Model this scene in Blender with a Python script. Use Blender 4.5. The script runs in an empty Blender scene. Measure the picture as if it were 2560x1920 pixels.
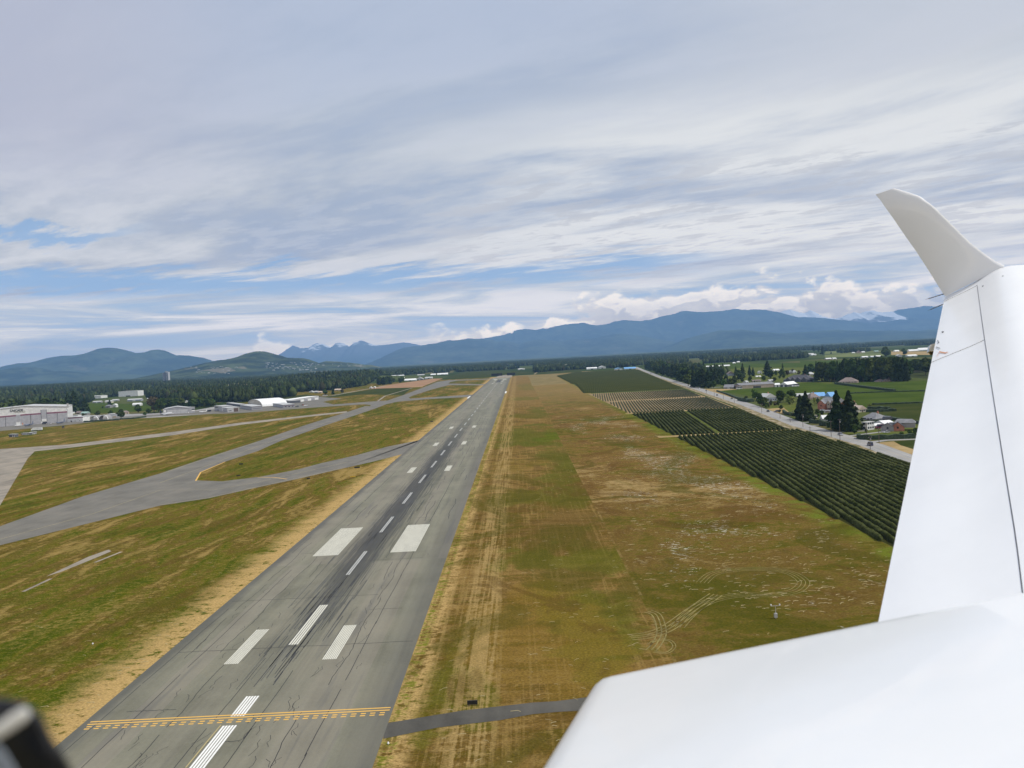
import bpy, bmesh, math, random
import numpy as np
from mathutils import Vector, Matrix
random.seed(7); rng = np.random.default_rng(7)
R_ = math.radians
scene = bpy.context.scene
COL = scene.collection

# ------------------------------------------------------------------ camera
CAMH = 67.4
RX, RY = 2560, 1920
FPX, VX, VY, CX, CY = 1923.5, 1295.0, 891.0, 1280.0, 960.0
v1 = np.array([VX-CX, -(VY-CY), -FPX]); v1 /= np.linalg.norm(v1)
p_ = np.array([VX+1000-CX, -(VY-52.5-CY), -FPX])
n_ = np.cross(p_, v1); n_ /= np.linalg.norm(n_)
if n_[1] < 0: n_ = -n_
x_ = np.cross(v1, n_)
MW = np.array([x_, v1, n_])          # camera space -> world
cam = bpy.data.cameras.new("camera"); camo = bpy.data.objects.new("camera", cam); COL.objects.link(camo)
m3 = Matrix([[float(MW[i][j]) for j in range(3)] for i in range(3)])
camo.matrix_world = Matrix.Translation((0, 0, CAMH)) @ m3.to_4x4()
cam.sensor_width = 36.0; cam.lens = FPX/RX*36.0
cam.clip_start = 0.02; cam.clip_end = 200000
cam.dof.use_dof = True; cam.dof.focus_distance = 150.0; cam.dof.aperture_fstop = cam.lens/4.2
scene.camera = camo

# ------------------------------------------------------------------ light, sky, exposure
SUN_EL, SUN_AZ = R_(56), R_(100)     # azimuth measured clockwise from +Y
sd = Vector((math.sin(SUN_AZ)*math.cos(SUN_EL), math.cos(SUN_AZ)*math.cos(SUN_EL), math.sin(SUN_EL)))
sun = bpy.data.lights.new("sun", 'SUN'); sun.energy = 3.6; sun.angle = R_(1.2); sun.color = (1, .965, .9)
suno = bpy.data.objects.new("sun", sun); COL.objects.link(suno)
suno.rotation_euler = sd.to_track_quat('Z', 'Y').to_euler()
scene.view_settings.view_transform = 'Standard'; scene.view_settings.look = 'None'
scene.view_settings.exposure = 0.0; scene.view_settings.gamma = 1.0
scene.render.resolution_x = 1024; scene.render.resolution_y = 768

class NB:
    """tiny node-building helper"""
    def __init__(s, nt): s.t = nt; s.N = nt.nodes; s.L = nt.links
    def n(s, typ, **k):
        o = s.N.new(typ)
        for a, b in k.items(): setattr(o, a, b)
        return o
    def put(s, sock, v):
        if hasattr(v, 'is_output') or isinstance(v, bpy.types.NodeSocket): s.L.new(v, sock)
        elif v is not None:
            if sock.type == 'RGBA' and len(v) == 3: v = (*v, 1)
            sock.default_value = v
    def m(s, op, a, b=None, c=None, clamp=False):
        o = s.n('ShaderNodeMath', operation=op, use_clamp=clamp)
        s.put(o.inputs[0], a)
        if b is not None: s.put(o.inputs[1], b)
        if c is not None: s.put(o.inputs[2], c)
        return o.outputs[0]
    def add(s, a, b): return s.m('ADD', a, b)
    def sub(s, a, b): return s.m('SUBTRACT', a, b)
    def mul(s, a, b): return s.m('MULTIPLY', a, b)
    def mr(s, v, a, b, c=0.0, d=1.0, smooth=True):
        o = s.n('ShaderNodeMapRange', interpolation_type='SMOOTHSTEP' if smooth else 'LINEAR'); o.clamp = True
        s.put(o.inputs[0], v)
        for i, q in enumerate((a, b, c, d)): s.put(o.inputs[i+1], q)
        return o.outputs[0]
    def bump1(s, v, c, w, soft):      # 1 inside |v-c|<w, falling to 0 over soft
        return s.mr(s.m('ABSOLUTE', s.sub(v, c)), w, w+soft, 1.0, 0.0)
    def mix(s, f, a, b, mode='MIX'):
        o = s.n('ShaderNodeMix', data_type='RGBA', blend_type=mode); o.clamp_factor = True
        s.put(o.inputs[0], f); s.put(o.inputs[6], a); s.put(o.inputs[7], b)
        return o.outputs[2]
    def xyz(s, x, y, z=0.0):      # 2D lookup; z is a seed
        o = s.n('ShaderNodeCombineXYZ')
        if not (isinstance(z, float) and z == 0.0): x = s.add(x, z*13.7 if isinstance(z, (int, float)) else s.mul(z, 13.7))
        s.put(o.inputs[0], x); s.put(o.inputs[1], y)
        s.flat = getattr(s, 'flat', set()); s.flat.add(o.name)
        return o.outputs[0]
    def sep(s, v):
        o = s.n('ShaderNodeSeparateXYZ'); s.put(o.inputs[0], v); return o.outputs
    def noise(s, v, scale=1.0, detail=4.0, rough=.55, dist=0.0, lac=2.0):
        o = s.n('ShaderNodeTexNoise'); s.put(o.inputs['Vector'], v)
        if v.node.name in getattr(s, 'flat', ()): o.noise_dimensions = '2D'
        for k, q in (('Scale', scale), ('Detail', detail), ('Roughness', rough), ('Distortion', dist), ('Lacunarity', lac)): s.put(o.inputs[k], q)
        return o.outputs['Fac']
    def vor(s, v, scale=1.0, feature='F1', out='Distance', detail=0.0):
        o = s.n('ShaderNodeTexVoronoi', feature=feature); s.put(o.inputs['Vector'], v); s.put(o.inputs['Scale'], scale)
        o.voronoi_dimensions = '2D'
        if 'Detail' in o.inputs: s.put(o.inputs['Detail'], detail)
        return o.outputs[out]
    def ramp(s, f, pts):
        o = s.n('ShaderNodeValToRGB'); e = o.color_ramp.elements
        while len(e) < len(pts): e.new(0.5)
        for q, (p, c) in zip(e, pts): q.position = p; q.color = (*c, 1)
        s.put(o.inputs[0], f); return o.outputs[0]

# ---- world: Nishita sky seen through procedural layers of cloud
W = bpy.data.worlds.new("World"); scene.world = W; W.use_nodes = True
nt = W.node_tree; nt.nodes.clear(); b = NB(nt)
out = b.n('ShaderNodeOutputWorld'); bg = b.n('ShaderNodeBackground'); nt.links.new(bg.outputs[0], out.inputs[0])
sky = b.n('ShaderNodeTexSky', sky_type='NISHITA'); sky.sun_disc = False
sky.sun_elevation = SUN_EL; sky.sun_rotation = SUN_AZ; sky.air_density = 1.0; sky.dust_density = .6; sky.ozone_density = 2.0
tc = b.n('ShaderNodeTexCoord'); dx, dy, dz = b.sep(tc.outputs['Generated'])
hor = b.m('SQRT', b.add(b.mul(dx, dx), b.mul(dy, dy)))
el = b.m('DIVIDE', dz, b.m('MAXIMUM', hor, .01))           # tangent of elevation
az = b.m('ARCTAN2', dx, dy)
den = b.add(b.m('MAXIMUM', dz, 0.0), .045)
px, py = b.m('DIVIDE', dx, den), b.m('DIVIDE', dy, den)     # flat cloud layer
ca, sa = math.cos(R_(56)), math.sin(R_(56))
ua = b.add(b.mul(px, -sa), b.mul(py, ca)); ub = b.add(b.mul(px, ca), b.mul(py, sa))
def S(v): return tuple(q/0.1 for q in v)
warp = b.noise(b.xyz(ua, ub), .35, 2)
n_big = b.noise(b.xyz(b.mul(ua, .26), b.add(b.mul(ub, .55), b.mul(warp, 1.1)), 3.1), 1.0, 4, .55)
n_str = b.noise(b.xyz(b.mul(ua, .75), b.add(b.mul(ub, 1.9), b.mul(warp, 1.3)), 7.7), 1.0, 7, .64)
ac = b.noise(b.xyz(b.mul(ua, 2.4), b.mul(ub, 4.6), 12.3), 1.0, 6, .68)
veil = b.add(b.mul(n_big, .62), b.mul(n_str, .38))
hi_c = b.ramp(b.mr(veil, .38, .62), [(0, S((.36, .45, .58))), (.35, S((.41, .485, .585))), (.7, S((.50, .56, .625))), (1, S((.60, .645, .695)))])
tone = b.mr(b.add(el, b.mul(b.sub(n_big, .5), .35)), .16, .50)
hi_c = b.mix(b.mul(tone, .65), hi_c, S((.385, .475, .65)))
hi_c = b.mix(b.mul(b.mul(b.mr(az, -.2, -.6), b.mr(el, .15, .3)), .8), hi_c, S((.475, .505, .61)))
hi_c = b.mix(b.mul(b.mul(b.mr(az, .0, .5), b.mr(el, .10, .24)), .45), hi_c, S((.66, .685, .71)))
brz = b.mul(b.mul(b.bump1(b.add(el, b.mul(b.sub(n_str, .5), .16)), .20, .05, .10), b.mr(az, -.25, .15)), b.mr(veil, .34, .52))
hi_c = b.mix(b.mul(brz, .92), hi_c, S((.75, .78, .79)))
acb = b.bump1(b.add(el, b.mul(b.sub(n_big, .5), .12)), .170, .030, .045)
hi_c = b.mix(b.mul(b.mul(b.mr(ac, .44, .62), b.mr(el, .34, .16)), .20), hi_c, S((.74, .76, .78)))
acm = b.mul(b.mr(ac, .50, .60), b.mul(acb, b.mr(az, -.22, .0)))
hi_c = b.mix(b.mul(acm, .55), hi_c, S((.47, .515, .575)))
gapn = b.add(el, b.add(b.mul(b.sub(n_str, .5), .085), b.mul(b.sub(n_big, .5), .05)))
gap = b.mul(b.bump1(gapn, .108, .004, .018), b.mr(az, .32, .14))
gap2 = b.mul(b.bump1(gapn, .165, .003, .009), b.mr(az, -.42, -.52))
gap = b.m('MAXIMUM', gap, b.mul(gap2, .9))
blue = b.mix(.75, sky.outputs[0], S((.25, .45, .72)))
col = b.mix(b.mul(gap, .9), hi_c, blue)
n_low = b.noise(b.xyz(b.mul(az, 3.4), b.mul(el, 44.0), 4.2), 1.0, 6, .62, .4)
low_c = b.ramp(b.mr(n_low, .34, .66), [(0, S((.33, .50, .68))), (.4, S((.45, .555, .66))), (.7, S((.57, .64, .70))), (1, S((.72, .75, .78)))])
col = b.mix(b.mul(b.mr(b.add(el, b.mul(b.sub(n_low, .5), .03)), .105, .080), .92), col, low_c)
col = b.mix(b.mul(b.mr(el, .06, .0), .45), col, S((.62, .66, .69)))
# cumulus over the mountains
def puff(ox, oy):
    x1 = b.add(b.mul(az, 15.0), ox); y1 = b.add(b.mul(el, 26.0), oy)
    a = b.noise(b.xyz(x1, y1), 1.0, 6, .58, .15)
    w = b.vor(b.xyz(b.add(b.mul(az, 34.0), b.mul(a, 1.2)), b.add(b.mul(el, 58.0), oy*2), .5), 1.0, 'F1', 'Distance', 1.5)
    return b.sub(b.mul(a, 1.2), b.mul(w, .26))
pf = puff(0.0, 0.0); pf2 = puff(.14, .30)
top = b.add(.035, b.mul(b.bump1(b.add(az, .0), .27, .12, .22), .036))
pres = b.m('MAXIMUM', b.mr(az, -.09, -.03), b.mul(b.mul(b.mr(b.noise(b.xyz(b.mul(az, 9.0), 0.0, 5.0), 1.0, 1), .50, .62), .65), b.mr(az, -.42, -.38)))
cm = b.mul(b.mr(b.add(b.sub(top, el), b.mul(b.sub(pf, .44), .075)), -.004, .011), pres)
cm = b.mul(cm, b.mr(az, .70, .40))
shade = b.mr(b.sub(pf, pf2), -.07, .11)
lit = b.mr(b.sub(b.add(top, b.mul(b.sub(pf, .44), .06)), el), .040, .0)
sh = b.add(b.mul(shade, .55), b.mul(lit, .45))
cu_c = b.ramp(sh, [(0, S((.46, .52, .59))), (.35, S((.57, .61, .65))), (.65, S((.73, .74, .74))), (1, S((.93, .90, .84)))])
col = b.mix(b.mul(cm, .88), col, cu_c)
# the clouds stand beyond the haze box: what the air takes away low down is given back here
HD, HS = 4.4e-5, (.15, .32, .50)
Lp_ = b.m('MINIMUM', b.m('DIVIDE', 2080.0, b.m('MAXIMUM', el, .005)), 42000.0)
iT = b.m('MINIMUM', b.m('EXPONENT', b.mul(Lp_, HD)), 7.0)
col = b.mix(1.0, b.mix(1.0, col, iT, 'MULTIPLY'), b.mix(1.0, S(HS), b.sub(iT, 1.0), 'MULTIPLY'), 'SUBTRACT')
col = b.mix(b.mr(dz, 0.0, -.03), col, S((.20, .24, .22)))
nt.links.new(col, bg.inputs[0]); bg.inputs[1].default_value = 0.1
W.cycles.sampling_method = 'MANUAL'; W.cycles.sample_map_resolution = 256
scene.cycles.max_bounces = 4; scene.cycles.diffuse_bounces = 2; scene.cycles.glossy_bounces = 2; scene.cycles.use_denoising = True

# ------------------------------------------------------------------ pixel -> place helpers (photo measurements)
REG = {'a': (0,820,640/2212), 'b': (600,820,680/2212), 'c': (1240,820,640/2212), 'd': (1780,840,620/2212), 'e': (2100,440,460/1363),
 'f': (1300,1340,1260/2212), 'g': (0,1340,1300/2212), 'h': (400,900,900/2212), 'i': (0,940,320/2212), 'j': (300,940,320/2212),
 'k': (560,940,320/2212), 'l': (820,900,480/2212), 'm': (1900,950,400/2212), 'n': (1700,850,380/2212), 'o': (2000,840,360/2212),
 'D': (0,0,2560/2212), 'p': (1560,940,460/2212), 'q': (1680,1060,610/2212), 'r': (1380,920,420/2212), 's': (1150,1000,600/2212),
 't': (0,0,1280/2212), 'u': (1280,0,1280/2212), 'v': (2160,640,400/1580)}
def ray(r, x, y):
    o = REG[r]; X = o[0]+x*o[2]; Y = o[1]+y*o[2]
    d = MW @ np.array([X-CX, -(Y-CY), -FPX]); return d/d[1]
def G(r, x, y, z=0.0):
    d = ray(r, x, y); t = (z-CAMH)/d[2]; return (float(d[0]*t), float(t))
def alt(r, x, y, Y): return float(CAMH + ray(r, x, y)[2]*Y)

def vnoise(x, y, seed=0):
    x = np.asarray(x, float); y = np.asarray(y, float)
    xi = np.floor(x); yi = np.floor(y); fx = x-xi; fy = y-yi
    fx = fx*fx*(3-2*fx); fy = fy*fy*(3-2*fy)
    def h(a, c):
        s = np.sin(a*127.1+c*311.7+seed*74.7)*43758.5453; return s-np.floor(s)
    return (h(xi,yi)*(1-fx)+h(xi+1,yi)*fx)*(1-fy)+(h(xi,yi+1)*(1-fx)+h(xi+1,yi+1)*fx)*fy
def fbm(x, y, o=5, seed=0, ridged=False):
    t = 0; a = .5; f = 1.0; nrm = 0
    for k in range(o):
        v = vnoise(x*f, y*f, seed+k*3.3)
        if ridged: v = 1-abs(2*v-1)
        t = t+a*v; nrm += a; a *= .5; f *= 2.03
    return t/nrm

# ------------------------------------------------------------------ object helpers
def tag(o, label=None, cat=None, group=None, kind=None):
    if label: o['label'] = label
    if cat: o['category'] = cat
    if group: o['group'] = group
    if kind: o['kind'] = kind
    return o
def link(o, parent=None):
    COL.objects.link(o)
    if parent is not None: o.parent = parent
    return o
def mesh(name, V, F, mat, parent=None, smooth=False, mi=None):
    me = bpy.data.meshes.new(name)
    V = np.asarray(V, dtype=np.float32)
    if isinstance(F, np.ndarray):
        n, k = F.shape
        me.vertices.add(len(V)); me.vertices.foreach_set('co', V.ravel())
        me.loops.add(n*k); me.loops.foreach_set('vertex_index', F.astype(np.int32).ravel())
        me.polygons.add(n); me.polygons.foreach_set('loop_start', np.arange(0, n*k, k, dtype=np.int32))
        me.polygons.foreach_set('loop_total', np.full(n, k, dtype=np.int32))
        me.update(calc_edges=True)
    else:
        me.from_pydata([tuple(map(float, v)) for v in V], [], F)
    for m in (mat if isinstance(mat, (list, tuple)) else [mat]): me.materials.append(m)
    if mi is not None: me.polygons.foreach_set('material_index', np.asarray(mi, dtype=np.int32))
    if smooth: me.polygons.foreach_set('use_smooth', np.ones(len(me.polygons), dtype=bool))
    me.update()
    return link(bpy.data.objects.new(name, me), parent)
def empty(name, loc, rz=0, parent=None):
    o = bpy.data.objects.new(name, None); o.empty_display_size = .5; link(o, parent)
    o.location = loc; o.rotation_euler = (0, 0, rz); return o
def copy_tree(o, parent=None):
    c = o.copy(); link(c, parent)
    for ch in [q for q in KIDS.get(o.name, [])]:
        d = ch.copy(); link(d, c); KIDS.setdefault(c.name, []).append(d)
        for g in KIDS.get(ch.name, []): e = g.copy(); link(e, d); KIDS.setdefault(d.name, []).append(e)
    return c
KIDS = {}
def reg(ch): KIDS.setdefault(ch.parent.name, []).append(ch); return ch

class MB:
    def __init__(s): s.v = []; s.f = []
    def box(s, x0, y0, z0, x1, y1, z1):
        k = len(s.v)
        s.v += [(x0,y0,z0),(x1,y0,z0),(x1,y1,z0),(x0,y1,z0),(x0,y0,z1),(x1,y0,z1),(x1,y1,z1),(x0,y1,z1)]
        s.f += [tuple(k+i for i in q) for q in ((0,3,2,1),(4,5,6,7),(0,1,5,4),(1,2,6,5),(2,3,7,6),(3,0,4,7))]
        return s
    def cyl(s, p, q, r0, r1=None, n=8):
        r1 = r0 if r1 is None else r1; p = Vector(p); q = Vector(q); d = (q-p).normalized()
        u = d.orthogonal().normalized(); w = d.cross(u); k = len(s.v)
        for c, r in ((p, r0), (q, r1)):
            for i in range(n):
                a = 2*math.pi*i/n; s.v.append(tuple(c+(u*math.cos(a)+w*math.sin(a))*r))
        for i in range(n):
            j = (i+1) % n; s.f.append((k+i, k+j, k+n+j, k+n+i))
        s.f.append(tuple(k+i for i in range(n-1, -1, -1))); s.f.append(tuple(k+n+i for i in range(n)))
        return s
    def loft(s, secs, cap=True):
        k = len(s.v); n = len(secs[0])
        for q in secs: s.v += [tuple(p) for p in q]
        for i in range(len(secs)-1):
            for j in range(n):
                j2 = (j+1) % n; s.f.append((k+i*n+j, k+i*n+j2, k+(i+1)*n+j2, k+(i+1)*n+j))
        if cap: s.f.append(tuple(k+j for j in range(n-1, -1, -1))); s.f.append(tuple(k+(len(secs)-1)*n+j for j in range(n)))
        return s
    def prism(s, pts, z0, z1):
        n = len(pts); k = len(s.v)
        s.v += [(*p, z0) for p in pts]+[(*p, z1) for p in pts]
        s.f.append(tuple(k+i for i in range(n-1, -1, -1))); s.f.append(tuple(k+n+i for i in range(n)))
        for i in range(n): j = (i+1) % n; s.f.append((k+i, k+j, k+n+j, k+n+i))
        return s
    def quadf(s, pts): k = len(s.v); s.v += pts; s.f.append(tuple(range(k, k+len(pts)))); return s
    def build(s, name, mat, parent=None, smooth=False): return mesh(name, s.v, s.f, mat, parent, smooth)
def sheet(name, pts, z, mat, parent=None, kind='structure'):
    bm = bmesh.new(); vs = [bm.verts.new((p[0], p[1], z)) for p in pts]
    f = bm.faces.new(vs)
    f.normal_update()
    if f.normal.z < 0: f.normal_flip()
    bmesh.ops.triangulate(bm, faces=[f])
    me = bpy.data.meshes.new(name); bm.to_mesh(me); bm.free(); me.materials.append(mat)
    o = link(bpy.data.objects.new(name, me), parent)
    if kind: o['kind'] = kind
    return o
def ribbon(pts, w0, w1=None):   # polyline -> quads (V,F) in xy
    V = []; F = []; n = len(pts)
    for i, p in enumerate(pts):
        a = pts[max(i-1, 0)]; c = pts[min(i+1, n-1)]
        t = Vector((c[0]-a[0], c[1]-a[1])); t.normalize(); q = Vector((-t.y, t.x))
        w = w0 if w1 is None else w0+(w1-w0)*i/(n-1)
        V += [(p[0]+q.x*w/2, p[1]+q.y*w/2), (p[0]-q.x*w/2, p[1]-q.y*w/2)]
        if i: F.append((2*i-2, 2*i-1, 2*i+1, 2*i))
    return V, F
def lines(name, plist, z, mat, parent=None, **kw):
    V = []; F = []
    for pts, w in plist:
        v, f = ribbon(pts, w); k = len(V)
        V += [(p[0], p[1], z) for p in v]; F += [tuple(k+i for i in reversed(q)) for q in f]
    o = mesh(name, V, F, mat, parent); return tag(o, **kw)

# ------------------------------------------------------------------ materials
def mat(name, col=(.5,.5,.5), rough=.7, metal=0.0, spec=.4, nz=0.0, nscale=3.0, rnd=0.0, coat=0.0, obj=True):
    m = bpy.data.materials.new(name); m.use_nodes = True; q = NB(m.node_tree); bs = m.node_tree.nodes['Principled BSDF']
    bs.inputs['Roughness'].default_value = rough; bs.inputs['Metallic'].default_value = metal
    bs.inputs['Specular IOR Level'].default_value = spec; bs.inputs['Coat Weight'].default_value = coat
    c = (*col, 1)
    t = q.n('ShaderNodeTexCoord').outputs['Object' if obj else 'Generated']
    if nz:
        f = q.noise(t, nscale, 6, .6)
        c = q.mix(q.mr(f, .3, .7), tuple(x*(1-nz) for x in col), tuple(min(1, x*(1+nz)) for x in col))
    if rnd:
        o = q.n('ShaderNodeObjectInfo').outputs['Random']
        h = q.n('ShaderNodeHueSaturation'); q.put(h.inputs['Value'], q.mr(o, 0, 1, 1-rnd, 1+rnd, False)); q.put(h.inputs['Hue'], q.mr(o, 0, 1, .485, .515, False)); q.put(h.inputs['Color'], c); c = h.outputs[0]
    q.put(bs.inputs['Base Color'], c)
    return m
def posmat(name, rough=.95, spec=.1):
    m = bpy.data.materials.new(name); m.use_nodes = True; q = NB(m.node_tree); bs = m.node_tree.nodes['Principled BSDF']
    bs.inputs['Roughness'].default_value = rough; bs.inputs['Specular IOR Level'].default_value = 0.0 if rough > .75 else spec
    g = q.n('ShaderNodeNewGeometry'); x, y, z = q.sep(g.outputs['Position'])
    return m, q, bs, g.outputs['Position'], x, y, z
GREEN = (.066, .078, .005); OLIVE = (.118, .098, .012); RUST = (.135, .07, .022)

# airfield + farmland ground
m_ground, q, bs, P, X, Y, Z = posmat("ground_grass")
nA = q.noise(q.xyz(q.mul(X, .010), q.mul(Y, .016)), 1, 6, .6, .6)
nB = q.noise(q.xyz(q.mul(X, .05), q.mul(Y, .10), 4.0), 1, 7, .65, .5)
nC = q.noise(q.xyz(q.mul(X, .35), q.mul(Y, .6), 8.0), 1, 7, .7)
nS = q.noise(q.xyz(q.mul(X, .9), q.mul(Y, .02), 2.0), 1, 4, .6)      # along the runway
nT = q.noise(q.xyz(q.mul(X, .02), q.mul(Y, .22), 6.0), 1, 5, .6)      # across it
nF = q.noise(q.xyz(q.mul(X, 1.6), q.mul(Y, 2.6), 8.0), 1, 5, .75)
mixv = q.add(q.mul(nA, .44), q.add(q.mul(nB, .34), q.mul(nC, .22)))
base = q.ramp(q.mr(mixv, .36, .64), [(0, GREEN), (.28, (.088,.086,.007)), (.50, OLIVE), (.72, (.135,.085,.018)), (1, (.25,.165,.05))])
lA = q.noise(q.xyz(q.mul(X, .035), q.mul(Y, .0075), 51.0), 1, 5, .6, .8); lB = q.noise(q.xyz(q.mul(X, .16), q.mul(Y, .035), 57.0), 1, 5, .65, .6)
lv = q.add(q.mul(lA, .46), q.add(q.mul(lB, .34), q.mul(nC, .20)))
base = q.mix(q.mr(X, -84, -85), base, q.ramp(q.mr(lv, .38, .62), [(0, (.046,.062,.003)), (.25, (.075,.082,.006)), (.45, (.125,.105,.014)), (.62, (.085,.055,.011)), (.8, (.16,.11,.028)), (1, (.27,.185,.06))]))
# left infield a little greener close to us, mown streaks
lf = q.mr(X, -86, -96)
near = q.mr(Y, 420, 160)
left = q.mix(q.mul(q.mul(near, .65), q.mr(nB, .62, .38)), base, (.060, .078, .004))
strk = q.noise(q.xyz(q.add(q.mul(X, .10), q.mul(Y, -.036)), q.mul(q.add(Y, q.mul(X, .33)), .008), 3.0), 1, 4, .6)
left = q.mix(q.mul(q.mul(q.mr(strk, .52, .70), q.mr(nC, .4, .6)), .5), left, (.26, .185, .055))
left = q.mix(q.mul(q.mr(q.add(nC, nF), 1.0, 1.25), .5), left, (.24, .175, .05))
left = q.mix(q.mul(q.mr(strk, .44, .34), .4), left, (.075, .048, .010))
left = q.mix(q.mul(q.mr(q.add(X, q.mul(q.sub(nB, .5), 14)), -104, -91), q.mr(q.add(nC, q.add(q.mul(q.sub(nS, .5), .25), q.mul(q.sub(nB, .5), .5))), .28, .48)), left, (.40, .27, .105))
# right strip x -28..30
st = q.mix(q.mr(q.add(q.mul(nT, .4), q.add(q.mul(nA, .3), q.mul(nB, .3))), .42, .58), (.195, .120, .036), (.105, .064, .013))
st = q.mix(q.mul(q.mr(q.add(q.mul(nT, .6), q.mul(nB, .4)), .50, .62), .5), st, (.10, .082, .011))
st = q.mix(q.mul(q.mr(nS, .5, .68), .45), st, (.27, .18, .06))
st = q.mix(q.mul(q.mr(nC, .52, .66), .45), st, (.26, .175, .06))
XW = q.add(X, q.mul(q.sub(q.noise(q.xyz(q.mul(X, .035), q.mul(Y, .03), 41.0), 1, 3, .6), .5), 46))
YW = q.add(Y, q.mul(q.sub(q.noise(q.xyz(q.mul(X, .03), q.mul(Y, .012), 47.0), 1, 3, .6), .5), 130))
def patch(c0, cx, cy, rx, ry, col, k=.9):
    global st
    a = q.m('DIVIDE', q.sub(XW, cx), rx); d = q.m('DIVIDE', q.sub(YW, cy), ry)
    r2 = q.add(q.add(q.mul(a, a), q.mul(d, d)), q.add(q.mul(q.sub(nT, .5), 3.0), q.add(q.mul(q.sub(nB, .5), 2.6), q.mul(q.sub(nC, .5), 1.2))))
    return q.mix(q.mul(q.mr(r2, 1.7, .4), k*.75), c0, (col[0]*.92, col[1]*.92, col[2]*.6))
GR = (.078, .095, .012)
for a in ((10, 860, 34, 30, (.085,.085,.015)), (22, 950, 10, 70, GR), (8, 1230, 30, 50, (.10,.105,.018)), (14, 740, 26, 16, GR), (10, 650, 36, 58, GR), (6, 585, 30, 22, GR), (24, 640, 12, 45, (.088,.115,.012)),
          (22, 470, 12, 70, GR), (8, 375, 26, 30, (.088,.09,.014)), (16, 255, 22, 16, (.09,.10,.013)), (15, 190, 14, 20, (.095,.105,.014)), (-22, 165, 10, 16, (.095,.10,.014)), (20,1700,24,200,(.10,.105,.02))):
    st = patch(st, a[0], a[1], a[2], a[3], a[4])
for a in ((-14, 330, 9, 24, (.085,.05,.018)), (12, 300, 20, 24, (.12,.075,.03)), (-2, 470, 20, 24, (.20,.135,.045)), (2, 180, 16, 30, (.19,.12,.03))):
    st = patch(st, a[0], a[1], a[2], a[3], a[4], .7)
tanw = q.mul(q.bump1(q.add(X, q.mul(q.sub(nB, .5), 5)), -13, 2.6, 4.0), q.mr(q.add(nS, q.mul(q.sub(nC, .5), .7)), .36, .56))
st = q.mix(q.mul(tanw, .58), st, (.36, .25, .10))
edge = q.mr(q.add(X, q.mul(q.sub(nB, .5), 5)), -20, -25)
st = q.mix(q.mul(edge, q.mr(q.add(nC, q.add(q.mul(q.sub(nS, .5), .3), q.mul(q.sub(nB, .5), .4))), .34, .56)), st, (.40, .27, .105))
st = q.mix(q.mul(q.bump1(X, -26.4, 1.0, 1.0), q.mr(nC, .45, .6)), st, (.15, .15, .02))
# outer right field, white clover heads in drifts
of = q.ramp(q.mr(q.add(q.mul(nA, .40), q.add(q.mul(nB, .33), q.mul(nC, .27))), .37, .63), [(0, (.066,.070,.007)), (.25, (.110,.088,.012)), (.48, (.185,.118,.034)), (.68, (.115,.060,.016)), (.82, (.185,.12,.038)), (1, (.29,.20,.08))])
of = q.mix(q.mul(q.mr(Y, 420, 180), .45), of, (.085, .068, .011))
of = q.mix(q.mul(q.mr(X, 104, 112), q.mr(nB, .35, .6)), of, (.115, .135, .016))
wv = q.noise(q.xyz(q.mul(X, .42), q.mul(Y, .75), 19.0), 1, 3, .75, .6)
drift = q.mul(q.mr(q.noise(q.xyz(q.mul(X, .022), q.mul(Y, .012), 31.0), 1, 4, .6), .46, .64), q.mul(q.mr(X, 32, 50), q.mul(q.mr(Y, 980, 760), q.mr(X, 112, 104))))
of = q.mix(q.mul(q.mr(wv, q.mr(drift, 0, 1, .74, .55, False), q.mr(drift, 0, 1, .78, .62, False)), .8), of, (.44, .42, .33))
dk = q.noise(q.xyz(q.mul(X, .028), q.mul(Y, .022), 63.0), 1, 5, .65, .8)
of = q.mix(q.mul(q.mr(dk, .50, .64), .6), of, (.060, .058, .006)); of = q.mix(q.mul(q.mr(dk, .44, .34), .5), of, (.085, .045, .012))
st = q.mix(q.mul(q.mul(q.mr(dk, .50, .62), q.mr(Y, 900, 300)), .6), st, (.070, .062, .008)); st = q.mix(q.mul(q.mul(q.mr(dk, .44, .36), q.mr(Y, 900, 300)), .5), st, (.085, .050, .012))
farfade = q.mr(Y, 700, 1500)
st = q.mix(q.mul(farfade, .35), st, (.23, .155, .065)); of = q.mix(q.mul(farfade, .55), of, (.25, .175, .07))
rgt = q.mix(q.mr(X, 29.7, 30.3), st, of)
rgt = q.mix(q.mul(q.mul(q.bump1(X, 30.4, .25, .3), q.mr(nB, .5, .6)), .3), rgt, (.30, .22, .09))
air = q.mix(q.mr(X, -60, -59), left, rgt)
air = q.mix(1.0, air, q.mr(nF, .3, .7, .60, 1.42, False), 'MULTIPLY')
# farmland outside the fence
cell = q.n('ShaderNodeTexVoronoi'); q.put(cell.inputs['Vector'], q.xyz(q.mul(X, .0032), q.mul(Y, .0017))); cell.voronoi_dimensions = '2D'; cell.inputs['Scale'].default_value = 1; cell.inputs['Randomness'].default_value = .7
cr = q.sep(cell.outputs['Color'])[0]
farm = q.ramp(cr, [(0, (.032,.048,.012)), (.3, (.046,.066,.014)), (.6, (.085,.10,.03)), (.85, (.13,.115,.042)), (1, (.038,.046,.016))])
farm = q.mix(q.mul(q.mr(nB, .4, .6), .35), farm, (.04, .055, .02))
om = q.m('MAXIMUM', q.mr(X, 116.5, 117.5), q.m('MAXIMUM', q.mr(Y, 2440, 2480), q.mr(q.add(X, q.mul(Y, .30)), -115, -125)))
om2 = q.mul(q.mr(q.add(X, q.mul(Y, .30)), -115, -125), q.mr(Y, 1330, 1400))
out_m = q.m('MAXIMUM', q.m('MAXIMUM', q.mr(X, 116.5, 117.5), q.mr(Y, 2640, 2700)), om2)
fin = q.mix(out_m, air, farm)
q.put(bs.inputs['Base Color'], fin)
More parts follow.
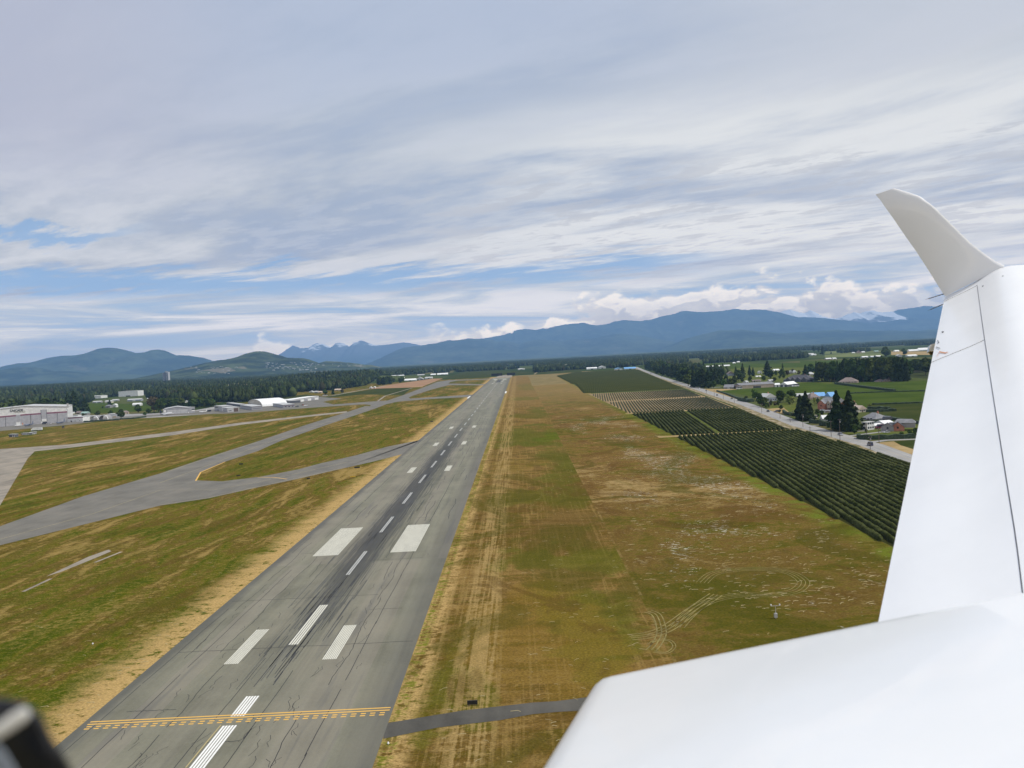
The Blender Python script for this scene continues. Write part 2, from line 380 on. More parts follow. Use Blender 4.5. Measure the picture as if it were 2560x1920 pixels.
bp = q.n('ShaderNodeBump'); q.put(bp.inputs['Height'], q.add(nC, q.mul(nF, .5))); bp.inputs['Strength'].default_value = .5; bp.inputs['Distance'].default_value = .35
q.put(bs.inputs['Normal'], bp.outputs[0])

def pavemat(name, col, streak=.10, speck=.12, dark_edges=False, along=True):
    m, q, bs, P, X, Y, Z = posmat(name, .7, .06)
    a = q.noise(q.xyz(q.mul(X, .30), q.mul(Y, .012)), 1, 5, .6); c = q.noise(q.xyz(q.mul(X, .06), q.mul(Y, .05), 5.0), 1, 6, .6); d = q.noise(q.xyz(q.mul(X, 1.5), q.mul(Y, 1.2), 7.0), 1, 5, .7)
    v = q.add(q.mr(a, .3, .7, 1-streak, 1+streak, False), q.add(q.mr(c, .3, .7, -speck, speck, False), q.mr(d, .3, .7, -.06, .06, False)))
    cc = q.mix(1.0, (*col,), v, 'MULTIPLY')
    cc = q.mix(q.mul(q.mr(c, .5, .65), .25), cc, (col[0]*1.08, col[1]*1.0, col[2]*.96))
    q.put(bs.inputs['Base Color'], cc); return m, q, bs, X, Y, cc, a, c, d
m_rw, q, bs, X, Y, cc, a, c, d = pavemat("runway_asphalt", (.192, .184, .136), .12, .16)
u = q.add(X, 58.4)
wob = q.mul(q.sub(c, .5), 3.0)
# longitudinal paving lanes
lane = q.noise(q.xyz(q.m('FLOOR', q.m('DIVIDE', q.add(u, 200), 5.55)), 0.0, q.m('FLOOR', q.m('DIVIDE', Y, 260))), 3.7, 0)
cc = q.mix(1.0, cc, q.mr(lane, .3, .7, .86, 1.12, False), 'MULTIPLY')
cc = q.mix(q.mul(q.mr(lane, .5, .62), .35), cc, (.200, .172, .142))
# darker shoulders
cc = q.mix(q.mul(q.mr(q.add(u, wob), 21.5, 28.5), .45), cc, (.085, .082, .076))
cc = q.mix(q.mul(q.mr(q.add(u, wob), -26.0, -29.5), .6), cc, (.07, .07, .068))
st1 = q.noise(q.xyz(q.mul(X, 2.3), q.mul(Y, .016), 9.0), 1, 5, .65)
def rubber(y0, y1, w, k):
    t = q.m('DIVIDE', q.m('ABSOLUTE', u), w)
    band = q.mr(q.add(t, q.mul(q.sub(st1, .5), 2.2)), 1.15, .35)
    yy = q.mul(q.mr(Y, y0, y0+(y1-y0)*.18), q.mr(Y, y1, y0+(y1-y0)*.45))
    return q.mul(q.mul(band, yy), k)
cc = q.mix(rubber(130, 1000, 7.5, .80), cc, (.050, .050, .050))
cc = q.mix(rubber(2050, 2420, 7.0, .95), cc, (.03, .03, .03))
pt = q.noise(q.xyz(q.mul(X, .2), q.mul(Y, .012), 29.0), 1, 4, .6)
cc = q.mix(q.mul(q.mr(pt, .58, .7), .35), cc, (.10, .10, .098))
q.put(bs.inputs['Base Color'], cc)
m_tx, q, bs, X, Y, cc, a, c, d = pavemat("taxiway_asphalt", (.168, .156, .130), .06, .18); q.put(bs.inputs['Base Color'], cc)
m_ap = pavemat("apron_concrete", (.30, .29, .275), .05, .15)[0]
m_old = pavemat("old_strip", (.27, .235, .185), .10, .25)[0]
m_rd = pavemat("road_asphalt", (.30, .29, .275), .03, .10)[0]
m_stub = pavemat("stub_asphalt", (.085, .080, .068), .08, .3)[0]
m_gravel, q, bs, P, X, Y, Z = posmat("gravel_verge")
gn = q.noise(q.xyz(q.mul(X, .25), q.mul(Y, .12)), 1, 6, .65); q.put(bs.inputs['Base Color'], q.ramp(q.mr(gn, .35, .65), [(0, (.14,.125,.05)), (.4, (.22,.175,.10)), (1, (.36,.30,.21))]))
def fieldmat(name, c0, c1, sx=.05, sy=.02, lines_=None, ang=0.0):
    m, q, bs, P, X, Y, Z = posmat(name)
    a = q.noise(q.xyz(q.mul(X, sx), q.mul(Y, sy)), 1, 6, .6); d = q.noise(q.xyz(q.mul(X, .5), q.mul(Y, .4), 3.0), 1, 6, .7)
    f = q.add(q.mul(a, .6), q.mul(d, .4)); cc = q.mix(q.mr(f, .35, .65), c0, c1)
    if lines_:
        w = q.m('SINE', q.mul(q.sub(X, q.mul(Y, lines_[1])), 2*math.pi/lines_[0])); cc = q.mix(q.mul(q.mr(w, -.2, .8), .5), cc, tuple(t*.45 for t in c0))
    q.put(bs.inputs['Base Color'], cc); return m
m_soilgr = fieldmat("green_lane_soil", (.028,.030,.008), (.045,.045,.012))
m_soilbr = fieldmat("brown_row_soil", (.23,.165,.085), (.32,.235,.13))
m_crop1 = fieldmat("far_crop", (.038,.045,.010), (.062,.066,.018), .02, .06, (3.4, .1))
m_greenf = fieldmat("green_field", (.042,.066,.010), (.066,.092,.016), .02, .02)
m_darkf = fieldmat("dark_green_field", (.034,.046,.010), (.058,.064,.018), .02, .03)
m_palef = fieldmat("pale_field", (.12,.145,.05), (.17,.185,.07), .01, .005)
m_tanf = fieldmat("tan_field", (.28,.20,.09), (.38,.28,.14), .05, .05)
m_redf = fieldmat("reddish_field", (.27,.15,.09), (.36,.23,.13), .02, .02)
m_lawn = fieldmat("lawn", (.075,.10,.018), (.12,.125,.035), .1, .1)

def paintmat(name, col, pitch=None, wear=.35):
    m, q, bs, P, X, Y, Z = posmat(name, .7, .3)
    w = q.noise(q.xyz(q.mul(X, 2.5), q.mul(Y, .25), 5.0), 1, 6, .7)
    cc = q.mix(q.mr(w, .60, .60+wear, 0, .75), col, (.22, .21, .19))
    g = q.noise(q.xyz(q.mul(X, .4), q.mul(Y, .1), 2.0), 1, 4, .6); cc = q.mix(q.mul(q.mr(g, .4, .7), .3), cc, tuple(t*.7 for t in col))
    q.put(bs.inputs['Base Color'], cc); return m
m_white = paintmat("white_paint", (.62, .60, .50))
m_dull = paintmat("worn_white_paint", (.42, .42, .39))
m_whitef = paintmat("bright_white_paint", (.78, .77, .72))
m_yellow = paintmat("yellow_paint", (.72, .42, .09))
m_faint = paintmat("faint_yellow_paint", (.42, .34, .16))
m_crack = mat("crack_sealant", (.032,.030,.03), .8)

# ------------------------------------------------------------------ ground sheet reaching the horizon
def terr(x, y):
    x = np.asarray(x, float); y = np.asarray(y, float)
    h = 28*np.exp(-(((x+760)/240)**2+((y-3250)/430)**2))
    h = h+22*(1/(1+np.exp(-(-x-0.36*y-500)/180)))*(1/(1+np.exp(-(y-2600)/300)))
    h = h+9*np.exp(-(((x+450)/400)**2+((y-4700)/400)**2))
    return np.maximum(0, h-1.5)
gx = np.concatenate([-np.geomspace(60000, 6000, 10), np.linspace(-5500, 200, 77), np.linspace(400, 5500, 15), np.geomspace(6000, 60000, 10)])
gy = np.concatenate([[-60000, -20000, -5000, 0, 800, 1500], np.linspace(1700, 6000, 70), np.geomspace(6500, 70000, 14)])
XX, YY = np.meshgrid(gx, gy); ZZ = terr(XX, YY)
nxg, nyg = len(gx), len(gy); idx = np.arange(nxg*nyg).reshape(nyg, nxg)
Fg = np.stack([idx[:-1,:-1], idx[:-1,1:], idx[1:,1:], idx[1:,:-1]], -1).reshape(-1, 4)
ground = mesh("ground", np.stack([XX, YY, ZZ], -1).reshape(-1, 3), Fg, m_ground); tag(ground, "dry mown airfield grass and farmland reaching the horizon", "ground", kind='structure')

# ------------------------------------------------------------------ runway and taxiways
RC = -58.4; RL, RR = -88.9, -27.9
runway = sheet("runway", [(RL,-400),(RR,-400),(RR,2520),(RL,2560)], .060, m_rw); runway['label'] = "long grey asphalt runway running straight away to the mountains"
def strip(xc, w, y0, y1, parent, name, m, z=.075, hatch=0):
    V = []; F = []
    if hatch:
        n = max(1, int(round(w/hatch)))
        for i in range(n):
            x0 = xc-w/2+i*w/n; x1 = x0+w/n*.70; k = len(V); V += [(x0,y0,z),(x1,y0,z),(x1,y1,z),(x0,y1,z)]; F.append((k,k+1,k+2,k+3))
    else: V = [(xc-w/2,y0,z),(xc+w/2,y0,z),(xc+w/2,y1,z),(xc-w/2,y1,z)]; F = [(0,1,2,3)]
    return mesh(name, V, F, m, parent)
ys = 245.0-60
strip(RC, 2.9, 60, 143.8, runway, "centre_stripe", m_whitef, hatch=.58)
strip(RC, 2.9, 147.6, 156.5, runway, "centre_stripe", m_whitef, hatch=.58)
k = 0
while ys < 2440:
    strip(RC, 2.5 if k < 1 else 1.4, ys, ys+30, runway, "centre_stripe", m_white if k < 1 else m_dull, hatch=.62 if k < 1 else .7)
    ys += 60; k += 1
for s in (-1, 1):
    strip(RC+s*13.9, 9.2, 271.5, 316, runway, "aiming_point_block", m_white, hatch=.42)
    strip(RC+s*11.4, 3.4, 174.5, 197, runway, "touchdown_bar", m_white, hatch=.42)
for (xl, yl) in (('h', (1555,692)), ('h', (1705,527)), ('h', (1800,422))):
    y0 = G(xl, *yl)[1]
    for s in (-1, 1): strip(RC+s*11.4, 3.4, y0, y0+22.5, runway, "touchdown_bar", m_white, hatch=.42)
for yb in (1990, 2110, 2230):
    for s in (-1, 1): strip(RC+s*11.4, 5, yb, yb+24, runway, "touchdown_bar", m_white)
for s in (-1, 1): strip(RC+s*14, 11, 2330, 2375, runway, "aiming_point_block", m_white)
strip(RC, 56, 2488, 2500, runway, "threshold_bar", m_white)
# yellow hold line across the runway
for dy in (0, 1.05): mesh("hold_line", [(RL+1.2,146.9+dy,.078),(RR-.6,146.9+dy,.078),(RR-.6,147.3+dy,.078),(RL+1.2,147.3+dy,.078)], [(0,1,2,3)], m_yellow, runway)
for dy in (-1.0, -1.9):
    V = []; F = []; x = RL+1.6
    while x < RR-1.6:
        k = len(V); V += [(x,146.9+dy,.078),(x+1.0,146.9+dy,.078),(x+1.0,147.3+dy,.078),(x,147.3+dy,.078)]; F.append((k,k+1,k+2,k+3)); x += 1.84
    mesh("hold_line_dashes", V, F, m_yellow, runway)
lines("lead_in_line", [([G('g',790,987), G('g',940,805)], .25)], .079, m_faint, runway)
# sealed cracks and joints: one sealed pattern on the runway surface
cr = []
def wig(x0, y0, x1, y1, amp, step=2.0):
    n = max(2, int(math.hypot(x1-x0, y1-y0)/step)); o = random.random()*100
    return [(x0+(x1-x0)*i/n+amp*(random.random()-.5)+amp*1.5*math.sin(o+i*.35), y0+(y1-y0)*i/n) for i in range(n+1)]
for ux, pr in ((-27.6,.8),(-24.6,.35),(-21,.95),(-16.6,.3),(-12.7,.6),(-8.3,.35),(-4.2,.8),(4.6,.75),(8.6,.6),(12.6,.6),(15.0,.45),(17.8,.95),(21.8,.3),(24.9,.25)):
    y = 90
    while y < 900:
        L = random.uniform(12, 60)
        if random.random() < pr: cr.append((wig(RC+ux, y, RC+ux, y+L, .06 if pr > .7 else .28), .16 if y < 320 else .24))
        y += L*random.uniform(.9, 1.3)
for (yy, x0, x1) in ((183.5,-27.5,29.5), (222.5,-29,14), (276,-24,-8), (137.5,4,-2), (152,-24,-14), (209,14,23), (330,-10,20), (402,-28,5), (520,-5,28), (640,-27,25), (262,-3,22)):
    cr.append(([(RC+x0+(x1-x0)*i/20, yy+random.uniform(-.15,.15)) for i in range(21)], .2))
for i in range(220):
    y = 118+600*random.random()**1.7; ux = random.choice([random.gauss(10, 7), random.gauss(-13, 7)])
    if abs(ux) > 26: continue
    n = random.randint(2, 5); pts = [(RC+ux, y)]
    for k in range(n): pts.append((pts[-1][0]+random.uniform(-.7, .7), pts[-1][1]+random.uniform(.4, 1.9)))
    cr.append((pts, .10))
lines("sealed_crack", cr, .072, m_crack, runway, kind='stuff')
# dark tyre streaks
m_tyre = mat("tyre_rubber", (.045,.045,.045), .75)
tl = []
for i in range(420):
    y = 160+460*random.random()**1.2; sc = 1+((y-165)/200); ux = random.gauss(0, 3.1*min(sc, 1.6)); L = random.uniform(6, 34)
    tl.append(([(RC+ux, y), (RC+ux+random.uniform(-.25,.25), y+L)], random.uniform(.08, .24)))
lines("tyre_streak", tl, .068, m_tyre, runway, kind='stuff')

def px(l): return [G(*a) for a in l]
T1 = px([('D',-260,1225),('D',0,1137),('D',180,1072),('D',345,1023),('h',250,612),('h',600,500),('h',900,398),('h',1150,320),('h',1262,283),
         ('b',1060,636),('b',1062,626),('b',1010,620),('b',700,640),('b',400,662),('b',0,692),('a',1850,742),('a',1400,760),('a',1000,790),('a',540,842),('a',0,890),('a',-700,970),
         ('a',-700,890),('a',0,838),('a',600,790),('a',1400,745),('b',0,640),('b',300,620),('b',640,560),('b',830,575),('b',720,590),('b',675,602),('b',760,622),('b',1070,598),('b',1200,590),('b',1330,545),('b',1500,480),('b',1600,440),('b',1690,425),('b',1755,422),('b',2060,411),
         ('b',2055,417),('b',1770,428),('b',1710,440),('b',1695,452),('b',2003,457),('b',1998,466),('b',1700,464),('b',1560,500),('b',1400,552),('b',1372,566),('b',1385,574),('b',1910,540),('b',1885,560),('b',1500,580),('b',1280,600),('b',1190,620),('b',1100,655),('b',700,790),
         ('h',740,498),('h',600,560),('h',390,628),('h',252,688),('h',225,740),('h',380,746),('h',600,720),('h',700,702),('h',850,672),('h',1000,632),('h',1200,587),('h',1400,532),('h',1520,508),('h',1625,487)])
T1 += [(RL+.3, G('h',1610,490)[1]), (RL+.3, G('h',1500,578)[1])] + px([('h',1300,627),('h',1100,672),('h',850,730),('h',600,783),('h',300,850),('h',0,895),('D',0,1178),('D',-260,1260)])
taxi = sheet("taxiway", T1, .040, m_tx); taxi['label'] = "grey taxiways and apron edge linking runway and hangars"
apron = sheet("apron", px([('a',-700,890),('a',0,800),('a',600,760),('j',690,640),('j',1300,590),('k',0,500),('k',700,470),('k',850,400),('k',1640,380),('k',1850,395),('k',1700,440),('k',1300,560),('k',0,640),('j',700,712),('a',800,800),('a',0,886),('a',-700,965)]), .020, m_ap)
sheet("old_taxiway", px([('D',-200,985),('D',0,970),('D',150,960),('a',1500,897),('b',0,770),('b',500,715),('b',870,676),('b',870,688),('b',500,728),('b',0,788),('a',1500,925),('D',160,966),('D',75,975),('D',60,990),('D',0,1092),('D',-120,1250),('D',-330,1240)]), .030, m_old)
sheet("service_road", px([('D',832,1563),('D',1000,1535),('D',1150,1518),('D',1200,1515),('D',1320,1500),('D',1320,1532),('D',1205,1538),('D',1150,1543),('D',1080,1556),('D',945,1572),('D',828,1596)]), .030, m_stub)
lines("taxiway_line", [(px([('h',220,742),('h',250,690),('h',400,626)]), .9), (px([('h',600,720),('h',700,722),('h',780,732)]), .8)], .05, m_yellow, taxi)
lines("taxiway_line", [(px([('h',1150,628),('h',600,752),('h',330,798),('h',0,800),('D',200,1110),('D',0,1165)]), .3), (px([('h',0,755),('h',250,665),('h',600,530),('h',1000,392),('h',1290,296)]), .3)], .05, m_faint, taxi)
lines("taxiway_edge_line", [(px([('h',0,891),('h',300,846),('h',600,779),('h',850,726),('h',1100,669)]), .35), (px([('h',0,702),('h',250,616),('h',600,504)]), .3)], .05, m_faint, taxi)
for l, y0, y1, x in (('l',0,0,0),):
    yb = G('l',1650,440)[1]; strip(RL-1.5, 3, yb, yb+75, runway, "edge_marking", m_whitef, z=.085)
    yb = G('l',2050,382)[1]; strip(RR+1, 3, yb, yb+75, runway, "edge_marking", m_whitef, z=.085)
sheet("dirt_pad", px([('l',1915,203),('l',2115,198),('l',2130,160),('l',1980,178)]), .02, m_old)
m_dirt = fieldmat("bare_dirt", (.26,.19,.12), (.38,.30,.20), .1, .1)
sheet("dirt_patch", px([('D',100,1245),('D',190,1203),('D',235,1187),('D',240,1191),('D',195,1210),('D',130,1236)]), .015, m_old)
lines("dirt_patch", [(px([('D',50,1278),('D',110,1250)]), 1.2), (px([('D',205,1215),('D',262,1192)]), 1.2)], .015, m_old, kind='structure')
# mowing and wheel tracks
m_track = mat("cut_grass_track", (.20,.165,.05), .95, nz=.4, nscale=.4); m_trackd = mat("dark_track", (.11,.08,.035), .95)
def arc(l, n=40):
    P_ = px(l); out_ = []
    for i in range(len(P_)-1):
        a = P_[max(i-1,0)]; b_ = P_[i]; c_ = P_[i+1]; d_ = P_[min(i+2,len(P_)-1)]
        for t in np.linspace(0, 1, 8, endpoint=False):
            f = lambda k: .5*((2*b_[k])+(-a[k]+c_[k])*t+(2*a[k]-5*b_[k]+4*c_[k]-d_[k])*t*t+(-a[k]+3*b_[k]-3*c_[k]+d_[k])*t**3)
            out_.append((f(0), f(1)))
    return out_+[P_[-1]]
loop = [('f',800,205),('f',850,165),('f',950,148),('f',1080,145),('f',1180,160),('f',1235,190),('f',1240,215),('f',1200,243),('f',1100,258),('f',980,258),('f',880,272),('f',800,300),('f',740,345),('f',690,400)]
loops = []
def offs(l, d):
    V, _ = ribbon(l, 2*abs(d)); return [V[2*i+(0 if d > 0 else 1)] for i in range(len(l))]
base_l = arc(loop)
for d_ in (-1.6, -.5, .6, 1.7): loops.append((offs(base_l, d_), .20))
l2 = arc([('f',560,330),('f',600,350),('f',620,420),('f',600,470),('f',575,500)]); loops += [(offs(l2, d_), .3) for d_ in (-1, .1, 1.2)]
l3 = arc([('f',850,255),('f',740,330),('f',640,400),('f',560,430),('f',480,440)]); loops += [(offs(l3, d_), .3) for d_ in (-1.1, .1, 1.2, 2.4)]
l4 = arc([('f',570,480),('f',600,460),('f',650,460),('f',670,485),('f',640,510),('f',590,505)]); loops += [(l4, .25), (offs(l4, .7), .2)]
lines("mowing_track", loops, .02, m_track, kind='structure')
lines("fence_track", [(px([('p',0,738),('p',510,726)]), 1.0), (px([('p',500,725),('p',650,722)]), 2.6), (px([('s',940,376),('s',1290,355),('s',1330,343),('s',1500,350)]), .7)], .02, m_trackd, kind='structure')
# scattered cut-grass clumps that show as pale flecks
m_fleck = mat("pale_cut_grass", (.38,.31,.15), .95); V = []; F = []
def fleck(x, y, L, w):
    a = random.gauss(0, .5); c, s_ = math.cos(a), math.sin(a); k = len(V)
    n = 3
    for i in range(n+1):
        t = i/n; ox = (t-.5)*L; oy = .25*L*math.sin(t*3.1)*random.uniform(.3, 1); h = .05
        V.append((x+ox*c-oy*s_, y+ox*s_+oy*c, h)); V.append((x+ox*c-oy*s_, y+ox*s_+oy*c+w, .05))
    for i in range(n): F.append((k+2*i, k+2*i+1, k+2*i+3, k+2*i+2))
for i in range(520):
    y = 120+330*random.random()**1.6
    x = random.choice([random.uniform(-20, 30), random.gauss(10, 12), -91-abs(random.gauss(0, 9)), random.uniform(-150, -95), random.uniform(30, 100)])
    fleck(x, y, random.uniform(.5, 2.0), random.uniform(.10, .22))
for i in range(900):
    y = 190+620*random.random()**1.2; x = random.uniform(34, 112)
    if fbm(np.array([x*.022+3]), np.array([y*.012+9]), 3)[0] < .50: continue
    for k_ in range(random.randint(1, 4)): fleck(x+random.gauss(0, 2), y+random.gauss(0, 2), random.uniform(.6, 2.2), random.uniform(.14, .34))
cl = mesh("cut_grass", V, [tuple(reversed(f)) for f in F], m_fleck); tag(cl, "pale flecks of cut grass and clover scattered over the field", "grass", kind='stuff')

# ------------------------------------------------------------------ fields and crop rows
sheet("field", [(117,2400),(117.5,1748),(123,1724),(107,1292),(268.7,1262),(404.8,2588),(233,2826),(164,2402)], .03, m_soilbr)
fld = None
def rowmesh(name, x0, y0, y1, slope, w, h, step, m, seed, zlow=0.0):
    n = max(3, int((y1-y0)/step)); ys = np.linspace(y0, y1, n+1); a = np.linspace(0, math.pi, 8)
    xs = x0+slope*(ys-y0)
    A, YS = np.meshgrid(a, ys); _, XS = np.meshgrid(a, xs)
    bmp = 1+.34*(vnoise(YS*.75+seed*9, A*1.7+seed, 1)-.5)+.30*(vnoise(YS*1.9+seed*5, A*2.5, 2)-.5)+rng.uniform(-.05, .05, A.shape)
    big = 1+.22*(vnoise(YS*.06, XS*.08, 5)-.5)
    e = np.minimum(1, np.minimum((YS-y0), (y1-YS))/1.0*.5+.55)
    Xv = XS+np.cos(A)*w/2*bmp*e*(1+.0*A); Zv = np.sin(A)**.6*h*bmp*big*e; Zv[:, 0] = 0; Zv[:, -1] = 0
    V = np.stack([Xv, YS, Zv+.03], -1).reshape(-1, 3); k = np.arange((n+1)*8).reshape(n+1, 8)
    F = np.stack([k[:-1,:-1], k[1:,:-1], k[1:,1:], k[:-1,1:]], -1).reshape(-1, 4)
    F = np.concatenate([F, np.array([[k[0,0],k[0,2],k[0,4],k[0,7]]]), np.array([[k[n,7],k[n,4],k[n,2],k[n,0]]])])
    return mesh(name, V, F, m, smooth=False)
m_row, q, bs, P, X, Y, Z = posmat("berry_leaves", .8, .0)
f1 = q.noise(P, .9, 6, .7); f2 = q.noise(P, .05, 3); q.put(bs.inputs['Base Color'], q.mix(q.mr(q.add(q.mul(f1, .7), q.mul(f2, .3)), .36, .64), (.016,.024,.004), (.085,.092,.034)))
m_row2, q, bs, P, X, Y, Z = posmat("young_row_leaves", .8, .2)
f1 = q.noise(P, .7, 5, .7); q.put(bs.inputs['Base Color'], q.mix(q.mr(f1, .36, .64), (.04,.055,.028), (.10,.10,.055)))
SL = .10; PT = 3.4
sheet("field", [(117,230),(117,586),(120,592),(117.4,822),(231,817.5),(212,587),(206,400),(190,230)], .02, m_soilgr)
sheet("grass_lane", [(149.5,590),(172,820),(176.5,820),(153.5,590)], .035, m_lawn)
sheet("farm_lane", [(104,584.5),(212,584),(212,594.5),(104,595)], .038, m_tanf)
sheet("farm_lane", [(112,819.5),(231,817),(231,829),(112,829)], .042, m_tanf)
def xr(y): return np.interp(y, [230,414,586,815], [192,204,212,231])
rows = 0
for i in range(-12, 29):
    xt = 119.5+PT*i; yend = 585
    y0 = 225.0
    if xt-SL*(585-y0) < 117: y0 = 585-(xt-117)/SL+random.uniform(-2, 2)
    if xt > 211: # leave through right edge
        y1 = 585-(xt-211)/(SL-.045)
        yend = y1; xt2 = None
        continue
    if xt < 118.6: pass
    if 585-y0 < 12: continue
    o = rowmesh("crop_row", xt-SL*(585-y0), y0, 583.5, SL, 2.1, 1.75, 1.1, m_row, i+20)
    tag(o, "dark green berry bush row in the near block beyond the cross lane", "crop row", "long dark green bush rows in the field nearest the aircraft"); rows += 1
for i in range(-7, 35):
    xt = 120.5+PT*i; y0 = 595.5; xb = xt-SL*(819-592)
    if xt > 229: continue
    if 171.5 < xt < 177.5: continue
    if xb < 117.5: y0 = 819-(xt-117.5)/SL; xb = 117.5
    if 819-y0 < 10: continue
    o = rowmesh("crop_row", xb, y0, 819, SL, 2.1, 1.75, 1.6, m_row, i+70)
    lf_ = xt < 174
    tag(o, "dark bush row left of the slanting green grass lane" if lf_ else "dark bush row right of the slanting green grass lane", "crop row", "dark bush rows left of the grass lane" if lf_ else "dark bush rows right of the grass lane"); rows += 1
sheet("field", [(116,826),(114,1046),(111,1263),(264,1239),(249,1024),(231,823)], .02, m_soilbr)
for (ya, yb_, xa, xb_) in ((828, 1026, 116, 249), (1048, 1240, 114, 263)):
    i = 0
    while True:
        x0 = xa+1-SL*(yb_-ya)+PT*i; i += 1; y0 = ya
        if x0 > (229 if ya < 1000 else 248): break
        if x0 < xa: y0 = ya+(xa-x0)/SL; x0 = xa
        if yb_-y0 < 15: continue
        o = rowmesh("crop_row", x0, y0, yb_, SL, 1.45, .95, 3.0, m_row2, i+120)
        nearb = ya < 1000
        tag(o, "thin young bush row on bare brown soil in the nearer brown block" if nearb else "thin young bush row on bare brown soil in the farther brown block", "crop row", "young rows in the nearer brown block" if nearb else "young rows in the farther brown block"); rows += 1
print("rows", rows)
# extra rows on the road side of the big block
for i in range(0, 9):
    xt = 211+PT*i; y1 = 585-(xt-210)/(.055); 
    if y1 < 260: break
    o = rowmesh("crop_row", xt-SL*(585-225), 225, y1, SL, 2.1, 1.75, 1.3, m_row, i+200)
    tag(o, "dark green berry bush row in the near block beyond the cross lane", "crop row", "long dark green bush rows in the field nearest the aircraft")
# far dark crop: one bumpy canopy
nx_, ny_ = 70, 260; poly = [(107,1290),(114,1747),(124,1748),(117,2400),(233,2826),(404,2588),(268,1262)]
yy = np.geomspace(1264, 2700, ny_); V = []; k = 0
xl_ = np.interp(yy, [1264,1290,1723,1724,1748,1750,2400,2826], [107,107,123,114,115,117,117,233]); xr_ = np.interp(yy, [1262,2588,2826], [268.7,404.8,240])
Tt = np.linspace(0, 1, nx_); Xc = xl_[:, None]+(xr_-xl_)[:, None]*Tt[None]; Yc = np.repeat(yy[:, None], nx_, 1)+ (1-Tt[None])*26*np.clip(1-(yy[:, None]-1264)/200, 0, 1)
Zc = 1.6+.5*vnoise(Xc*.3, Yc*.2, 3)+rng.uniform(-.2, .2, Xc.shape); Zc[0, :] = 0; Zc[:, 0] = 0; Zc[:, -1] = 0; Zc[-1, :] = 0
idx = np.arange(nx_*ny_).reshape(ny_, nx_); Fg = np.stack([idx[:-1,:-1], idx[:-1,1:], idx[1:,1:], idx[1:,:-1]], -1).reshape(-1, 4)
o = mesh("crop_canopy", np.stack([Xc, Yc, Zc+.05], -1).reshape(-1, 3), Fg, m_crop1); tag(o, "solid dark green crop canopy filling the far field beside the road", "crop", kind='stuff')

def fpoly(l, m, z=.02, name="field"): return sheet(name, px(l), z, m)
fpoly([('b',640,575),('b',1000,540),('b',1330,545),('b',1395,490),('b',1380,484),('b',1150,487),('b',700,560)], m_darkf)
fpoly([('b',1060,495),('b',1160,470),('b',1560,412),('b',1650,410),('b',1600,430),('b',1480,478),('b',1380,484)], m_redf, .035)
lines("farm_road", [(px([('b',650,560),('b',760,548),('b',1060,492),('b',1180,470)]), 6)], .05, m_rd, kind='structure')
lines("farm_road", [(px([('b',1120,595),('b',1180,552),('b',1400,488)]), 4)], .05, m_old, kind='structure')
fpoly([('k',0,440),('k',640,380),('k',1430,320),('k',1640,345),('k',1850,380),('k',1850,400),('k',1640,380),('k',850,400),('k',0,500)], m_darkf, .012)
fpoly([('a',700,660),('a',900,640),('a',1320,680),('a',1320,715),('a',800,740),('a',700,710)], m_greenf)
fpoly([('l',1310,210),('l',1450,175),('l',1560,135),('l',1900,120),('l',2212,130),('c',380,385),('c',130,408),('l',2120,165),('l',1900,190),('l',1500,212)], m_darkf)
fpoly([('c',380,385),('c',440,355),('c',740,350),('c',740,378),('c',640,385),('c',330,398)], m_darkf, .025)
fpoly([('c',140,412),('c',520,395),('c',650,385),('c',655,410),('c',520,415),('c',620,480),('c',310,500),('c',285,418)], fieldmat("dry_field", (.17,.135,.055), (.24,.18,.08), .03, .01), .01)
lines("farm_road", [(px([('c',330,400),('c',390,360)]), 7)], .04, m_gravel, kind='structure')
# right of the road
fpoly([('d',60,490),('d',330,455),('d',870,415),('d',1090,425),('d',1400,410),('d',2300,390),('d',2300,780),('d',1850,785),('d',1560,720),('d',1270,600),('d',1120,540),('d',700,520),('d',400,545)], m_greenf, .02)
fpoly([('d',1380,610),('d',1960,600),('d',2300,596),('d',2300,850),('d',1850,790),('d',1400,690)], m_darkf, .03)
fpoly([('n',340,710),('n',870,715),('n',540,745),('n',840,870),('n',980,925),('n',900,915)], m_tanf, .035)
fpoly([('d',540,600),('d',750,600),('d',760,690),('d',640,690),('d',500,650)], m_lawn, .03)
fpoly([('d',490,650),('d',640,640),('d',690,680),('d',640,700),('d',560,680)], m_tanf, .04)
fpoly([('n',480,460),('n',900,400),('n',2212,400),('n',2212,640),('n',1700,640),('n',1380,600),('n',900,620),('n',580,560)], m_lawn, .014)
fpoly([('n',300,300),('n',700,340),('n',1230,345),('n',2000,330),('n',2212,380),('n',2212,470),('n',900,460),('n',480,440),('n',280,420)], m_greenf, .010)
fpoly([('o',380,290),('o',1300,250),('o',1300,300),('o',800,320),('o',380,330)], m_palef, .02)
fpoly([('o',400,230),('o',760,225),('o',1250,235),('o',1250,262),('o',380,275)], m_palef, .02)
fpoly([('o',1400,240),('o',2300,230),('o',2300,290),('o',1400,290)], m_tanf, .02)
fpoly([('o',0,380),('o',1900,350),('o',2300,330),('o',2300,420),('o',0,440)], m_greenf, .012)
fpoly([('d',1130,850),('d',1250,830),('d',1850,800),('d',2300,790),('d',2300,900),('d',1850,920),('d',1450,930),('d',1320,905)], m_lawn, .034)
fpoly([('m',1600,875),('m',1700,860),('m',2300,820),('m',2300,1090),('m',2110,1035)], m_tanf, .036)
fpoly([('m',1850,850),('m',2300,815),('m',2300,960),('m',2130,960),('m',1950,905)], m_darkf, .05)

